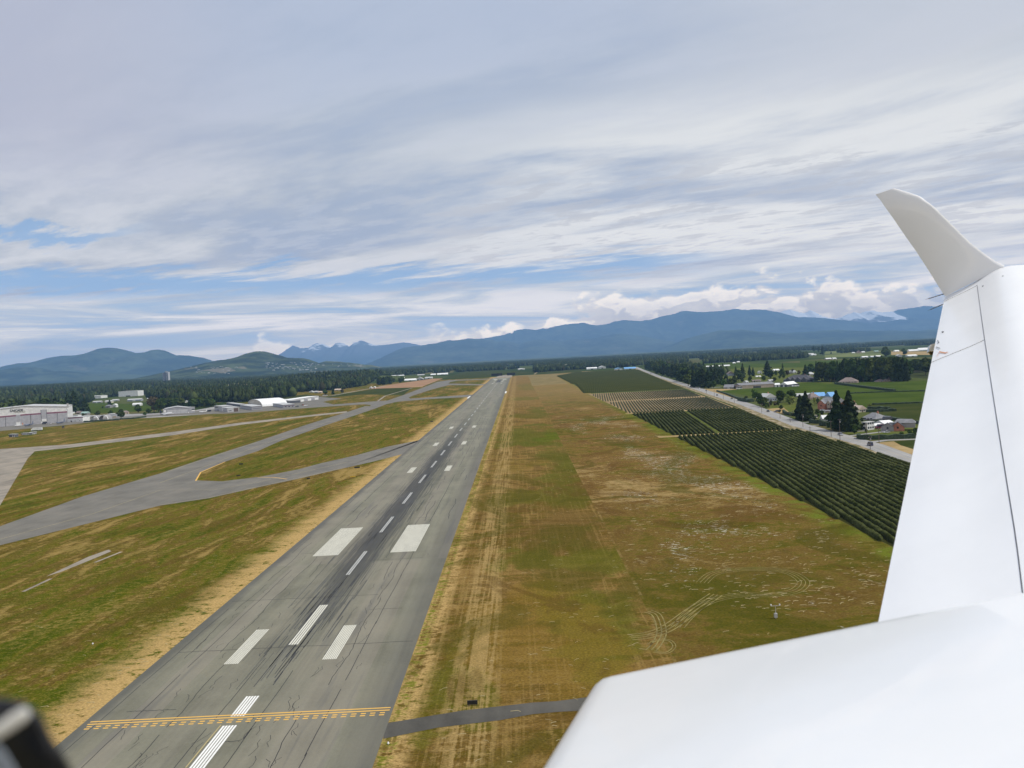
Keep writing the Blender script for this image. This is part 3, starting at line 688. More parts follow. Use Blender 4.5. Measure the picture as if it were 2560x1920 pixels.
# ------------------------------------------------------------------ public road with verge, shoulder lines
cl_ = [(208,330),(211.5,425),(219.5,483),(225,625),(253,860),(291,1290),(345,1910),(428,2715),(470,3100)]
cl_s = []
for i in range(len(cl_)-1):
    for t in np.linspace(0, 1, 14, endpoint=False): cl_s.append((cl_[i][0]+(cl_[i+1][0]-cl_[i][0])*t, cl_[i][1]+(cl_[i+1][1]-cl_[i][1])*t))
cl_s.append(cl_[-1])
def roadx(y): return float(np.interp(y, [c[1] for c in cl_], [c[0] for c in cl_]))
V, F = ribbon(cl_s, 9.6); road = mesh("road", [(p[0], p[1], .10) for p in V], [tuple(reversed(f)) for f in F], m_rd); tag(road, "straight two lane public road passing the crop fields", "road", kind='structure')
V, F = ribbon(cl_s, 14); tag(mesh("road_shoulder", [(p[0], p[1], .055) for p in V], [tuple(reversed(f)) for f in F], m_ap), kind='structure')
V, F = ribbon([(p[0]-9.5, p[1]) for p in cl_s], 12); tag(mesh("verge", [(p[0], p[1], .045) for p in V], [tuple(reversed(f)) for f in F], m_gravel), kind='structure')
lines("road_centre_line", [(cl_s, .22)], .115, m_faint, road)
for s in (-1, 1): lines("road_edge_line", [(offs(cl_s, s*3.9), .15)], .115, m_white, road)
lines("side_road", [(px([('m',1500,865),('m',1620,850),('m',1750,833),('m',2300,815)]), 5.5)], .08, m_rd, kind='structure')
lines("driveway", [([(roadx(612)+4, 612), (246, 613)], 3.5), ([(roadx(560)+4, 560), (250, 561)], 4), ([(roadx(640)+4, 640), (243, 642)], 3.5), ([(roadx(1240)+4, 1240), (330, 1262)], 6), ([(roadx(535)+4, 535), (262, 552)], 4)], .07, m_ap, kind='structure')
# ------------------------------------------------------------------ mountains
def mtmat(name, c0, c1, snow=None, clear=.0):
    m, q, bs, P, X, Y, Z = posmat(name)
    a = q.noise(P, .0006, 7, .65); d = q.noise(P, .004, 6, .7)
    cc = q.mix(q.mr(q.add(q.mul(a, .5), q.mul(d, .5)), .42, .58), tuple(t*.6 for t in c0), tuple(t*1.25 for t in c1))
    if clear: cc = q.mix(q.mul(q.mr(q.noise(P, .0022, 4, .5, .8), .63, .66), clear), cc, (.17, .15, .10))
    if snow:
        cc = q.mix(q.mr(Z, snow-900, snow-300), cc, (.13, .13, .13))
        s = q.add(q.m('DIVIDE', q.sub(Z, snow), 420.0), q.mul(q.sub(q.noise(P, .0011, 7, .7), .5), 5.5)); cc = q.mix(q.mr(s, -.25, .25), cc, (.92, .93, .95))
    q.put(bs.inputs['Base Color'], cc); return m
m_mt = mtmat("forested_slope", (.026,.044,.024), (.055,.072,.036), clear=.35)
m_mtf = mtmat("distant_slope", (.035,.050,.03), (.065,.08,.045), clear=.5)
m_hill = mtmat("hill_forest", (.030,.046,.018), (.065,.080,.030), clear=.9)
def mountain(name, label, D, prof, m, rel=.22, rough=.10, seed=0, nA=260, nR=26, zoff=0, crest=.03):
    D = D*1.22
    pts = [ray(*p) for p in prof]; A = np.array([p[0] for p in pts]); E_ = np.array([p[2] for p in pts])
    o_ = np.argsort(A); A = A[o_]; E_ = E_[o_]
    aa = np.linspace(A[0], A[-1], nA); ee = np.interp(aa, A, E_)
    zc = CAMH+ee*D+zoff
    zc = np.maximum(zc, 5)
    zc = zc*(1+crest*(fbm(aa*150, aa*0+seed, 4, seed)-.5)*2)
    rows_ = []; hw = D*rel
    fr = np.concatenate([np.linspace(0, 1, nR)**.8, 1+np.linspace(0, 1, 7)[1:]])
    for f in fr:
        if f <= 1:
            y = D-hw*(1-f); h = f**1.15
        else: y = D+hw*.7*(f-1); h = max(0, (2-f))
        x = aa*D*(1+.02*(f-1)*0)
        sp = fbm(x/(hw*.35)+seed, np.full_like(x, y/(hw*.5))+x*0, 6, seed, True)-.5
        amp = rough*4*h*(1-h) if f <= 1 else rough*h*(1-h)*4
        z = zc*np.clip(h+amp*sp*1.6, 0, 1.0 if f < .9 else 1.0)-30*(1-h)
        lim = CAMH+ee*y*.985; z = np.where(f < .97, np.minimum(z, np.maximum(lim, -5)), z)
        rows_.append(np.stack([x, np.full_like(x, y), z], -1))
    V = np.array(rows_); n0, n1 = V.shape[:2]; idx = np.arange(n0*n1).reshape(n0, n1)
    F = np.stack([idx[:-1,:-1], idx[:-1,1:], idx[1:,1:], idx[1:,:-1]], -1).reshape(-1, 4)
    o = mesh(name, V.reshape(-1, 3), F, m, smooth=True); tag(o, label, "mountain", kind='structure'); return o
def pr(r, *xy): return [(r, xy[i], xy[i+1]) for i in range(0, len(xy), 2)]
mountain("mountain", "broad blue mountain behind the left forest", 15500, pr('a',-700,520,-200,440,0,375,90,335,150,305,260,300,400,262,520,240,640,238,780,210,850,178,930,170,1000,172,1080,190,1170,215,1250,210,1300,192,1370,187,1430,195,1500,235,1630,238,1750,255,1840,285,2000,340,2300,420), m_mt, rough=.2, seed=1, crest=.012)
mountain("mountain", "low blue foothill in front of the broad left mountain", 11800, pr('a',-700,430,-200,345,0,378,100,345,220,337,330,342,450,375,600,372,800,395,1000,390,1300,410,1600,440,1900,470), m_mt, seed=2)
mountain("hill", "wooded hill dotted with houses left of centre", 7600, pr('a',900,500,1100,470,1300,430,1400,402,1520,365,1650,330,1840,288,2000,262,2100,232,2160,215)+pr('b',30,212,70,200,110,190,150,188,190,190,230,200,300,215,350,232,385,242,500,245,560,252,580,262,640,285,700,270,760,272,820,275,860,280,900,283,960,290,1020,300,1060,298,1100,310,1160,322,1300,335,1450,350), m_hill, rough=.14, seed=3, crest=.03)
mountain("mountain", "snow streaked peaks far away left of centre", 30000, pr('b',200,260,300,225,350,200,390,165,430,140,455,150,490,165,560,160,590,140,620,125,650,130,680,128,710,142,740,155,770,132,790,120,820,122,850,128,890,150,930,118,960,112,980,100,1000,106,1050,125,1110,140,1180,138,1260,128,1330,118,1380,122,1450,138,1600,160,1800,220,1950,280), mtmat("snow_peaks_left", (.035,.05,.03), (.07,.08,.05), snow=1080), rel=.12, rough=.16, seed=4, crest=.02, nA=420)
mountain("mountain", "long blue ridge across the centre of the horizon", 21500, pr('b',1000,330,1060,300,1120,285,1180,260,1240,200,1280,178,1330,160,1450,145,1550,130,1620,118,1700,98,1750,100,1850,85,1940,90,2060,98)+pr('c',20,120,60,110,130,115,200,138,260,118,330,102,400,103,450,105,560,118,640,100,740,95,850,85,950,65,1000,55,1100,50,1250,65,1400,95,1500,110,1560,125,1660,170,1800,250), m_mtf, rough=.22, seed=5)
mountain("mountain", "highest dark blue ridge under the cumulus clouds", 26500, pr('b',1800,120,1940,90,2000,80,2060,68,2130,62,2212,50)+pr('c',80,55,120,42,160,25,200,16,250,5,330,18,440,5)+pr('u',60,1420,130,1420,230,1400,310,1395,370,1408,480,1380,560,1388,640,1370,700,1355,740,1342,800,1350,900,1345,970,1335,1040,1338,1100,1337,1180,1355,1230,1370,1320,1372,1400,1380,1500,1390,1650,1378,1720,1372,1850,1388,2000,1400,2500,1420), m_mtf, rough=.22, seed=6, nA=420)
mountain("mountain", "lower rounded ridge on the right behind the farmland", 17500, pr('u',560,1540,700,1485,750,1465,800,1450,850,1438,900,1427,1000,1425,1050,1430,1150,1440,1250,1435,1400,1425,1500,1430,1650,1428,1750,1430,1860,1420,2000,1410,2500,1420), m_mt, rough=.20, seed=7)
mountain("mountain", "snow capped summits far away beside the winglet", 27000, pr('u',1080,1370,1150,1350,1175,1343,1200,1335,1240,1350,1265,1352,1290,1340,1340,1365,1400,1378,1440,1362,1480,1348,1500,1356,1530,1345,1560,1342,1600,1350,1640,1346,1700,1372,1800,1390), mtmat("snow_peaks_right", (.05,.06,.05), (.09,.09,.08), snow=780), rel=.10, rough=.16, seed=8, crest=.02, nA=420)
mountain("mountain", "pale blue slope rising behind the winglet rods", 29500, pr('u',1500,1400,1600,1362,1650,1345,1700,1332,1750,1325,1850,1322,1950,1315,2100,1325,2500,1340), m_mtf, rough=.08, seed=9)

# ------------------------------------------------------------------ haze
hz = MB().box(-42000, -3000, -60, 42000, 42000, 2150).build("haze", mat("haze_air"))
tag(hz, "thin blue summer haze over the valley", "haze", kind='stuff')
mh = hz.data.materials[0]; mh.node_tree.nodes.clear(); q = NB(mh.node_tree)
pv = q.n('ShaderNodeVolumePrincipled'); ov = q.n('ShaderNodeOutputMaterial'); mh.node_tree.links.new(pv.outputs[0], ov.inputs['Volume'])
pv.inputs['Color'].default_value = (.31, .58, 1.0, 1); pv.inputs['Density'].default_value = HD; pv.inputs['Anisotropy'].default_value = 0.0
mh.cycles.homogeneous_volume = True

# ------------------------------------------------------------------ aircraft
m_ac = mat("white_aircraft_paint", (.88,.88,.87), .32, spec=.45, coat=.3, nz=.025, nscale=2.2)
m_acd = mat("dark_seam", (.10,.10,.10), .7); m_blk = mat("black_rod", (.03,.03,.03), .5); m_scr = mat("orange_scuff", (.62,.28,.14), .7)
m_hgs = mat("grey_underside", (.45,.45,.46), .6)
ac = empty("light_aircraft", (1.5, 1.2, CAMH-1.9)); tag(ac, "white light aircraft wing with upturned winglet and engine cowling seen from its cabin", "aircraft")
ac_off = np.array([1.5, 1.2, CAMH-1.9])
CAMP = np.array([0, 0, CAMH])
def at(r, x, y, Y): return ray(r, x, y)*Y+CAMP
A_ = at('v', 795, 410, 5.5); B_ = at('D', 1900, 1330, 2.2); B_ = A_+(B_-A_)*1.10
sdir = (A_-B_)/np.linalg.norm(A_-B_)
def onsec(r, x, y, T):       # meet a sight line with the chord plane through T (normal = span)
    d = ray(r, x, y); t = ((T-CAMP)@sdir)/(d@sdir); return CAMP+d*t
p1 = onsec('v', 1390, 100, A_); p2 = onsec('v', 1580, 92, A_)
cdir = (p2-A_)-((p2-A_)@np.array([0,0,1]))*np.array([0,0,1]); cdir = cdir-(cdir@sdir)*sdir; cdir /= np.linalg.norm(cdir)
ndir = np.cross(cdir, sdir); ndir = ndir if ndir[2] > 0 else -ndir
# camber curve in (chord, normal) from measured points, then a leading edge
def cn(p, T): return ((p-T)@cdir, (p-T)@ndir)
mpts = [cn(onsec('v', x, y, A_), A_) for x, y in ((880,370),(1000,312),(1120,252),(1250,160),(1390,100),(1480,96),(1580,92))]
print("tip chord pts", [(round(float(a),3), round(float(b),3)) for a, b in mpts], cdir, ndir)
cx_ = [0]+[m[0] for m in mpts]; cz_ = [0]+[m[1] for m in mpts]
Lc = cx_[-1]*1.75
cx_ += [Lc*.80, Lc*.93, Lc*.985, Lc]; cz_ += [cz_[-1]*.97, cz_[-1]*.72, cz_[-1]*.45, cz_[-1]*.12]
def up(f): return np.interp(f*Lc, cx_, cz_)
def smooth_up(f): return np.mean([up(np.clip(f+d, 0, 1)) for d in (-.06,-.03,0,.03,.06)]) if .03 < f < .9 else up(f)
SC = 1.45
def wp(t, f, lift=0.0, low=False):   # t 0 tip..1 root, f chord fraction from trailing edge
    T = A_+(B_-A_)*t; s = 1+(SC-1)*t
    base = float(smooth_up(f)); z = base if not low else min(base, base*.3-.02*math.sin(math.pi*min(1, f)))
    k = 1-.35*t*math.sin(math.pi*min(1, f*1.0))
    return T+cdir*(f*Lc*s)+ndir*((z*k*s)+lift)
def wingpart(name, t0, t1, f0, f1, nt_=14, nf=22, lift=0.0, th=.02, endlift=None):
    secs = []
    for t in np.linspace(t0, t1, nt_):
        ff = np.linspace(f0(t)+.002 if callable(f0) else f0, f1(t) if callable(f1) else f1, nf)
        upv = [wp(t, f, lift)-ac_off for f in ff]; lo = [wp(t, f, lift, True)-ndir*th-ac_off for f in ff[::-1]]
        secs.append([tuple(p) for p in upv+lo])
    return MB().loft(secs).build(name, m_ac, ac, smooth=False)
def fh(t): return .24+.055*min(1, t/.85)
def autosm(o):
    me = o.data; me.polygons.foreach_set('use_smooth', np.ones(len(me.polygons), bool))
    bm = bmesh.new(); bm.from_mesh(me)
    bmesh.ops.recalc_face_normals(bm, faces=bm.faces)
    for e in bm.edges:
        if len(e.link_faces) == 2 and e.calc_face_angle(0) > R_(32): e.smooth = False
    bm.to_mesh(me); bm.free(); return o
autosm(wingpart("wing", 0.031, 1.0, fh, 1.0, 30, 30, lift=.004))
autosm(wingpart("aileron", 0.0315, 0.35, 0.0, fh, 10, 12))
autosm(wingpart("flap", 0.354, 1.0, 0.0, fh, 20, 12))
autosm(wingpart("wing_tip", 0.0, 0.0305, 0.0, 1.0, 3, 30, lift=.003))
# winglet
def wl(r0, r1): return r0
base_r = [('v',795,400),('v',1390,98)]; bT = A_; bL = onsec('v', 1385, 96, A_)
left = [('e',770,880),('e',640,675),('e',500,480),('e',380,300),('e',260,137)]
right = [('e',1215,662),('e',960,490),('e',780,315),('e',600,152),('e',600,152)]
# rows bottom -> top, each (trailing point, leading point)
rowsw = [(('v',800,400),('v',1392,96)), (('e',745,842),('e',1150,630)), (('e',700,770),('e',1070,575)), (('e',640,675),('e',960,490)), (('e',560,552),('e',862,392)), (('e',480,440),('e',770,300)), (('e',400,322),('e',690,222)), (('e',330,225),('e',590,150)), (('e',300,180),('e',510,122)), (('e',262,137),('e',400,90))]
secs = []
for i, (l, r) in enumerate(rowsw):
    f = i/(len(rowsw)-1); Yd = 5.5+.10*f
    Tp = onsec(l[0], l[1], l[2], A_)+0; Lp = onsec(r[0], r[1], r[2], A_)
    # lean outward: push both along the sight lines
    Tp = CAMP+(Tp-CAMP)*(1+.03*f); Lp = CAMP+(Lp-CAMP)*(1+.03*f)
    ch = Lp-Tp; upd = np.cross(ch, sdir); nw = -sdir
    th = .016*np.linalg.norm(ch)/.4+.004
    prof = []
    S_ = [0,.05,.12,.25,.4,.55,.7,.82,.9,.95,.98,1.0]
    def thick(s): return th*(2.6*(1-s)**.5*(s**.9)) if 0 < s < 1 else 0
    for s in S_: prof.append(Tp+ch*s+nw*thick(s))
    for s in S_[-2:0:-1]: prof.append(Tp+ch*s-nw*thick(s)*.8)
    secs.append([tuple(p-ac_off) for p in prof])
autosm(MB().loft(secs).build("winglet", m_ac, ac))
# small fairings, rods, screws
for (x0, y0, x1, y1) in ((785,375,605,432), (798,470,632,538)):
    a = at('v', x0, y0, 5.45)-ac_off; c = at('v', x1, y1, 5.35)-ac_off; mdl = a+(c-a)*.85
    MB().cyl(a, mdl, .0032, .0026).cyl(mdl, c, .0011, .0009).build("static_wick", m_blk, ac)
q0, q1, q2, q3 = [at('v', x, y, 4.62)-ac_off for x, y in ((652,878),(735,853),(735,938),(640,942))]
bk = np.array([.04, .10, -.012])
hb = MB(); hb.v = [tuple(p) for p in (q0, q1, q2, q3)]+[tuple(p+bk) for p in (q0, q1, q2, q3)]
hb.f = [(0,1,2,3),(7,6,5,4),(0,4,5,1),(1,5,6,2),(2,6,7,3),(3,7,4,0)]; autosm(hb.build("hinge_fairing", m_ac, ac))
q3b, q2b = at('v', 650, 944, 4.64)-ac_off, at('v', 735, 940, 4.64)-ac_off; q4, q5 = at('v', 735, 975, 4.66)-ac_off, at('v', 668, 968, 4.66)-ac_off
hb = MB(); hb.v = [tuple(p) for p in (q3b, q2b, q4, q5)]+[tuple(p+bk*.6) for p in (q3b, q2b, q4, q5)]; hb.f = [(0,1,2,3),(7,6,5,4),(0,4,5,1),(1,5,6,2),(2,6,7,3),(3,7,4,0)]; hb.build("hinge_bracket", m_blk, ac)
def surfpt(r, x, y, eps=.003):
    """closest wing-surface point along a sight line (search over t, f)"""
    d = ray(r, x, y); d = d/np.linalg.norm(d); best = None
    for t in np.linspace(0, .95, 60):
        for f in np.linspace(0, .7, 60):
            P0 = wp(t, f)-CAMP; c = np.linalg.norm(P0-(P0@d)*d)
            if best is None or c < best[0]: best = (c, t, f)
    return wp(best[1], best[2], eps)
def screw(r, x, y, n="screw", s=.009):
    p = surfpt(r, x, y)-ac_off; MB().cyl(p-ndir*.004, p+ndir*.001, s, n=10).build(n, m_acd, ac)
for x, y in ((1380,207),(1185,291)): screw('v', x, y)
screw('v', 772, 752, s=.006)
sc = [surfpt('v', x, y, .0035)-ac_off for x, y in ((718,985),(745,968),(790,955),(825,948))]
V = []; 
for i, p in enumerate(sc): w = (.006, .010, .009, .004)[i]; V += [tuple(p-sdir*w), tuple(p+sdir*w)]
mesh("paint_scuff", V, [(0,1,3,2),(2,3,5,4),(4,5,7,6)], m_scr, ac)
for y in (848, 868, 890, 912):
    p = surfpt('v', 722, y, .003)-ac_off; e = surfpt('v', 742, y-4, .003)-ac_off; MB().cyl(p, e, .0016, n=4).build("marking_tick", m_acd, ac)
# engine cowling / nacelle beside the cabin
C0 = at('D', 1268, 1462, 1.50); C1 = at('D', 2330, 1246, 1.22); C2 = at('D', 1112, 1690, 0.92)
eX = C1-C0; lenX = np.linalg.norm(eX); eX /= lenX
eY = (C2-C0); lenY = np.linalg.norm(eY); eY /= lenY; lenY *= 1.7      # towards the camera
nz_ = np.cross(eX, eY); nz_ = nz_ if nz_[2] > 0 else -nz_
g = np.concatenate([[0,.004,.012,.025,.045,.07,.10], np.linspace(.14, 1, 22)])
gxx = np.concatenate([-np.array([0]), [.0,.004,.012,.025,.045,.07,.10], np.linspace(.14, 1, 24)])[1:]
V = []; nI, nJ = len(gxx), len(g)
def edge_drop(d, r): return r-math.sqrt(max(0, r*r-(r-min(d, r))**2))
for a in gxx:
    for c in g:
        dA = a*lenX; dB = c*lenY
        r = .05; cr_ = .055
        # rounded plan corner: pull the corner in
        pxx, pyy = dA, dB
        if pxx < cr_ and pyy < cr_:
            vx, vy = cr_-pxx, cr_-pyy; m_ = max(vx, vy); L_ = math.hypot(vx, vy)
            if L_ > 0: k_ = m_/L_; pxx, pyy = cr_-vx*k_, cr_-vy*k_; dd = cr_-m_
            else: dd = cr_
        else: dd = min(dA, dB)
        drop = edge_drop(dd, r)*1.0
        z = -drop+.012*math.sin(min(1, dB/1.6)*math.pi)*min(1, dA/.3)
        V.append(C0+eX*pxx+eY*pyy+nz_*z-ac_off)
idx = np.arange(nI*nJ).reshape(nI, nJ); F = [tuple(int(k) for k in q) for q in np.stack([idx[:-1,:-1], idx[:-1,1:], idx[1:,1:], idx[1:,:-1]], -1).reshape(-1, 4)]
V = [tuple(p) for p in V]; bnd = [int(idx[0, j]) for j in range(nJ-1, -1, -1)]+[int(idx[i, 0]) for i in range(1, nI)]
k0 = len(V); dn = nz_*.35
for b_i in bnd: V.append(tuple(np.array(V[b_i])-dn))
for i in range(len(bnd)-1): F.append((bnd[i], bnd[i+1], k0+i+1, k0+i))
autosm(mesh("engine_cowling", V, F, m_ac, ac))
# blurred black object at the window
kb = empty("window_latch", tuple(at('g', 0, 960, .30))); tag(kb, "black blurred rounded object with a painted pale highlight at the bottom left corner", "latch")
kof = np.array(at('g', 0, 960, .30)); m_knob = mat("black_plastic", (.008,.009,.012), .35); m_pale = mat("pale_highlight", (.80,.79,.74), .5); m_gs = mat("grey_reflection", (.22,.25,.29), .4)
def blob(name, pts, Yd, m, th, parent, back=0.0):
    P3 = [at('g', x, y, Yd)-kof for x, y in pts]; c = np.mean(P3, 0); vd = (c+kof-CAMP); vd = vd/np.linalg.norm(vd)
    secs = []
    for f, s in ((-1, .55), (-.85, .8), (-.5, .95), (0, 1), (.5, .95), (.85, .8), (1, .55)):
        secs.append([tuple(c+(p-c)*s+vd*(th*f+back)) for p in P3])
    return mesh_sm(MB().loft(secs).build(name, m, parent))
def mesh_sm(o): return autosm(o)
blob("knob", [(-160,720),(-60,690),(20,690),(90,700),(150,735),(190,790),(215,850),(250,900),(290,960),(330,1040),(330,1150),(-160,1150)], .22, m_knob, .006, kb)
blob("painted_highlight", [(-60,825),(0,790),(50,755),(85,735),(108,728),(124,742),(130,762),(110,790),(60,825),(0,862),(-60,890)], .205, m_pale, .0012, kb)  # near-white mesh strip stands in for the glossy highlight on the knob
blob("painted_reflection", [(-80,880),(0,888),(30,930),(60,980),(100,1050),(110,1120),(20,1120),(-80,1000)], .205, m_gs, .001, kb)  # grey-blue strip paints the second, dimmer window reflection
# ------------------------------------------------------------------ building materials
def wallmat(name, col, nz=.10): return mat(name, col, .8, nz=nz, nscale=.35)
def ribmat(name, col, pitch=1.2):
    m = mat(name, col, .6); q = NB(m.node_tree); bs = m.node_tree.nodes['Principled BSDF']
    x, y, z = q.sep(q.n('ShaderNodeTexCoord').outputs['Object']); w = q.m('FRACT', q.m('DIVIDE', x, pitch))
    c = q.mix(q.mul(q.mr(w, .1, 0.0), .35), (*col,), tuple(k*.55 for k in col)); f = q.noise(q.xyz(q.mul(x, .2), q.mul(z, .3)), 1, 4, .6)
    q.put(bs.inputs['Base Color'], q.mix(1.0, c, q.mr(f, .3, .7, .88, 1.1, False), 'MULTIPLY')); return m
w_white = wallmat("white_wall", (.72,.72,.70)); w_cream = wallmat("cream_wall", (.62,.58,.48)); w_grey = ribmat("grey_metal_wall", (.30,.30,.32)); w_lgrey = ribmat("light_grey_metal_wall", (.46,.46,.47), 2.5)
w_dark = wallmat("dark_wall", (.10,.105,.12)); w_brick = wallmat("red_brick_wall", (.42,.17,.11), .25); w_tan = wallmat("tan_wall", (.45,.36,.28)); w_mid = wallmat("grey_wall", (.28,.27,.27))
w_hang = ribmat("pale_metal_wall", (.70,.69,.66), 3.0); w_hdoor = ribmat("grey_hangar_door", (.40,.395,.41), .9); w_blue = wallmat("blue_grey_wall", (.35,.38,.45))
r_white = wallmat("white_roof", (.78,.78,.76)); r_grey = wallmat("grey_shingle_roof", (.20,.20,.21), .2); r_lgrey = wallmat("light_grey_roof", (.46,.46,.45), .1); r_brown = wallmat("brown_shingle_roof", (.21,.165,.15), .2)
r_dark = wallmat("dark_shingle_roof", (.075,.075,.085), .2); r_blue = wallmat("blue_metal_roof", (.18,.38,.66)); r_tanr = wallmat("tan_roof", (.52,.42,.34)); r_green = wallmat("green_metal_roof", (.30,.42,.38))
m_glass = mat("window_glass", (.03,.035,.045), .12, spec=.6); m_red = mat("maroon_stripe", (.22,.085,.12), .6); m_tdark = mat("dark_trim", (.06,.06,.065), .6); m_brn = mat("brown_door", (.11,.075,.06), .7); m_letter = mat("sign_letter", (.05,.05,.055), .6); m_letter2 = mat("thin_sign_letter", (.35,.33,.26), .6)
m_wdoor = mat("white_door", (.75,.75,.73), .6); m_ldoor = mat("light_panel_door", (.52,.52,.50), .6); m_conc = mat("concrete", (.40,.39,.37), .8, nz=.1)

class Bld:
    """footprint from measured base points; origin at the middle of the front base"""
    def __init__(s, name, label, cat, r, base, depth=15, group=None, flat=False, ang=None, zb=None):
        s.r = r; P0 = G(r, *base[0]); P1 = G(r, *base[1])
        if flat:
            ym = (P0[1]+P1[1])/2; x0, x1 = ray(r, *base[0])[0]*ym, ray(r, *base[1])[0]*ym; P0, P1 = (float(x0), ym), (float(x1), ym)
        s.z0 = float(terr(P0[0], P0[1])) if zb is None else zb
        dx, dy = P1[0]-P0[0], P1[1]-P0[1]; s.L = math.hypot(dx, dy); s.a = math.atan2(dy, dx); s.P0 = P0; s.u = (dx/s.L, dy/s.L)
        s.v = (-s.u[1], s.u[0])
        if len(base) > 2:
            P2 = G(r, *base[2]); depth = abs((P2[0]-P1[0])*s.v[0]+(P2[1]-P1[1])*s.v[1])
            depth = max(depth, 6)
        s.D = depth; s.e = empty(name, ((P0[0]+P1[0])/2, (P0[1]+P1[1])/2, s.z0), s.a); tag(s.e, label, cat, group)
    def f(s, x, y):      # pixel -> (u, z) on the front plane
        d = ray(s.r, x, y); n = s.v; t = (s.P0[0]*n[0]+s.P0[1]*n[1])/(d[0]*n[0]+d[1]*n[1])
        p = d*t; return (float((p[0]-s.P0[0])*s.u[0]+(p[1]-s.P0[1])*s.u[1]-s.L/2), float(p[2]+CAMH-s.z0))
    def body(s, top, wall, roof, kind='flat', rh=3.0, over=.4, th=.25, chimney=False):
        L, D = s.L, s.D; s.H = None; h2 = L/2
        if kind == 'profile' or kind == 'arch':
            pts = [s.f(*p) for p in top]; pts = [(max(-h2, min(h2, p[0])), p[1]) for p in pts]
            pts[0] = (-h2, pts[0][1]); pts[-1] = (h2, pts[-1][1]); s.H = pts[0][1]
            poly = [(-h2, 0)]+[(h2, 0)]+pts[::-1]
            mb = MB(); n = len(poly)
            mb.v = [(p[0], 0, p[1]) for p in poly]+[(p[0], D, p[1]) for p in poly]
            mb.f = [tuple(range(n)), tuple(range(2*n-1, n-1, -1))]+[(i, n+i, n+(i+1) % n, (i+1) % n) for i in range(n)]
            mb.build("wall", wall, s.e)
            rf = MB(); v = []
            for yq in (-over, D+over): v += [(p[0]*(1+over/h2*.5), yq, p[1]+.02) for p in pts]
            k = len(pts); rf.v = v+[(a, b_, c+th) for a, b_, c in v]
            for i in range(k-1): rf.f += [(2*k+i, 2*k+i+1, 3*k+i+1, 3*k+i), (i, k+i, k+i+1, i+1), (i, i+1, 2*k+i+1, 2*k+i), (k+i+1, k+i, 3*k+i, 3*k+i+1)]
            rf.f += [(0, 2*k, 3*k, k), (k-1, 2*k-1, 4*k-1, 3*k-1)]
            s.roof = rf.build("roof", roof, s.e, smooth=False); s.H = max(p[1] for p in pts)
            return s
        H = s.f(*top)[1] if isinstance(top, tuple) else top; s.H = H
        MB().box(-h2, 0, 0, h2, D, H).build("wall", wall, s.e)
        rf = MB(); o = over; x0, x1, y0, y1 = -h2-o, h2+o, -o, D+o; ym = D/2
        if kind == 'flat': rf.box(x0, y0, H+.003, x1, y1, H+.35)
        elif kind in ('ridge', 'hip'):
            ins = 0 if kind == 'ridge' else min(h2*.8, D/2); z = H+.01
            rf.v = [(x0,y0,z),(x1,y0,z),(x1,y1,z),(x0,y1,z),(x0+ins,ym,z+rh),(x1-ins,ym,z+rh)]
            rf.f = [(0,1,5,4),(2,3,4,5),(1,2,5),(3,0,4),(3,2,1,0)]
        elif kind == 'gable':   # ridge runs away from us
            z = H+.01; rf.v = [(x0,y0,z),(x1,y0,z),(x1,y1,z),(x0,y1,z),(0,y0,z+rh),(0,y1,z+rh)]
            rf.f = [(0,3,5,4),(1,4,5,2),(0,4,1),(2,5,3),(3,2,1,0)]
        elif kind == 'barrel':  # arch whose axis follows the front
            n = 10; rf.v = []; z = H
            for xx in (x0, x1):
                for i in range(n+1): a = math.pi*i/n; rf.v.append((xx, ym-math.cos(a)*(D/2+o), z+math.sin(a)*rh))
            rf.f = [(i, n+1+i, n+2+i, i+1) for i in range(n)]+[tuple(range(n+1)), tuple(range(2*n+1, n, -1)), (0, n, 2*n+1, n+1)]
        s.roof = rf.build("roof", roof, s.e)
        if chimney: MB().box(h2*.3, D*.55, H+.3, h2*.3+.9, D*.55+.9, H+rh+1.2).build("chimney", w_brick, s.roof)
        return s
    def poly(s, name, pts, m, proud=.15, world=False, parent=None):
        q = [p if world else s.f(*p) for p in pts]; n = len(q); mb = MB()
        mb.v = [(a, -proud, b_) for a, b_ in q]+[(a, .04-proud*0+.0, b_) for a, b_ in q]
        ar = sum(q[i][0]*q[(i+1) % n][1]-q[(i+1) % n][0]*q[i][1] for i in range(n)); o = range(n) if ar > 0 else range(n-1, -1, -1); o = list(o)
        mb.f = [tuple(o), tuple(n+i for i in reversed(o))]+[(o[i], n+o[i], n+o[(i+1) % n], o[(i+1) % n]) for i in range(n)]
        return mb.build(name, m, parent or s.e)
    def wins(s, cols, rows, z0, w=1.3, h=1.2, gap=2.8, m=None, x0=None, x1=None, name="window", side=False):
        x0 = -s.L/2+1.2 if x0 is None else x0; x1 = s.L/2-1.2 if x1 is None else x1
        for j in range(rows):
            for i in range(cols):
                xc = x0+(x1-x0)*(i+.5)/cols; z = z0+j*gap
                f_ = MB().box(xc-w/2-.12, -.07, z-.12, xc+w/2+.12, .05, z+h+.12).build(name, m_wdoor, s.e)
                MB().box(xc-w/2, -.10, z, xc+w/2, -.072, z+h).build("pane", m or m_glass, f_)
        return s
    def sidewins(s, cols, z0, sx=-1, w=1.4, h=1.2):
        X = sx*s.L/2
        for i in range(cols):
            yc = s.D*(i+.5)/cols; a, b_ = (X-.1, X+.03) if sx < 0 else (X-.03, X+.1)
            MB().box(a, yc-w/2, z0, b_, yc+w/2, z0+h).build("window", m_glass, s.e)
        return s
    def door(s, xa, xb, h, m=None, name="door", z=0):
        return MB().box(xa, -.12, z+.02, xb, .04, z+h).build(name, m or m_wdoor, s.e)

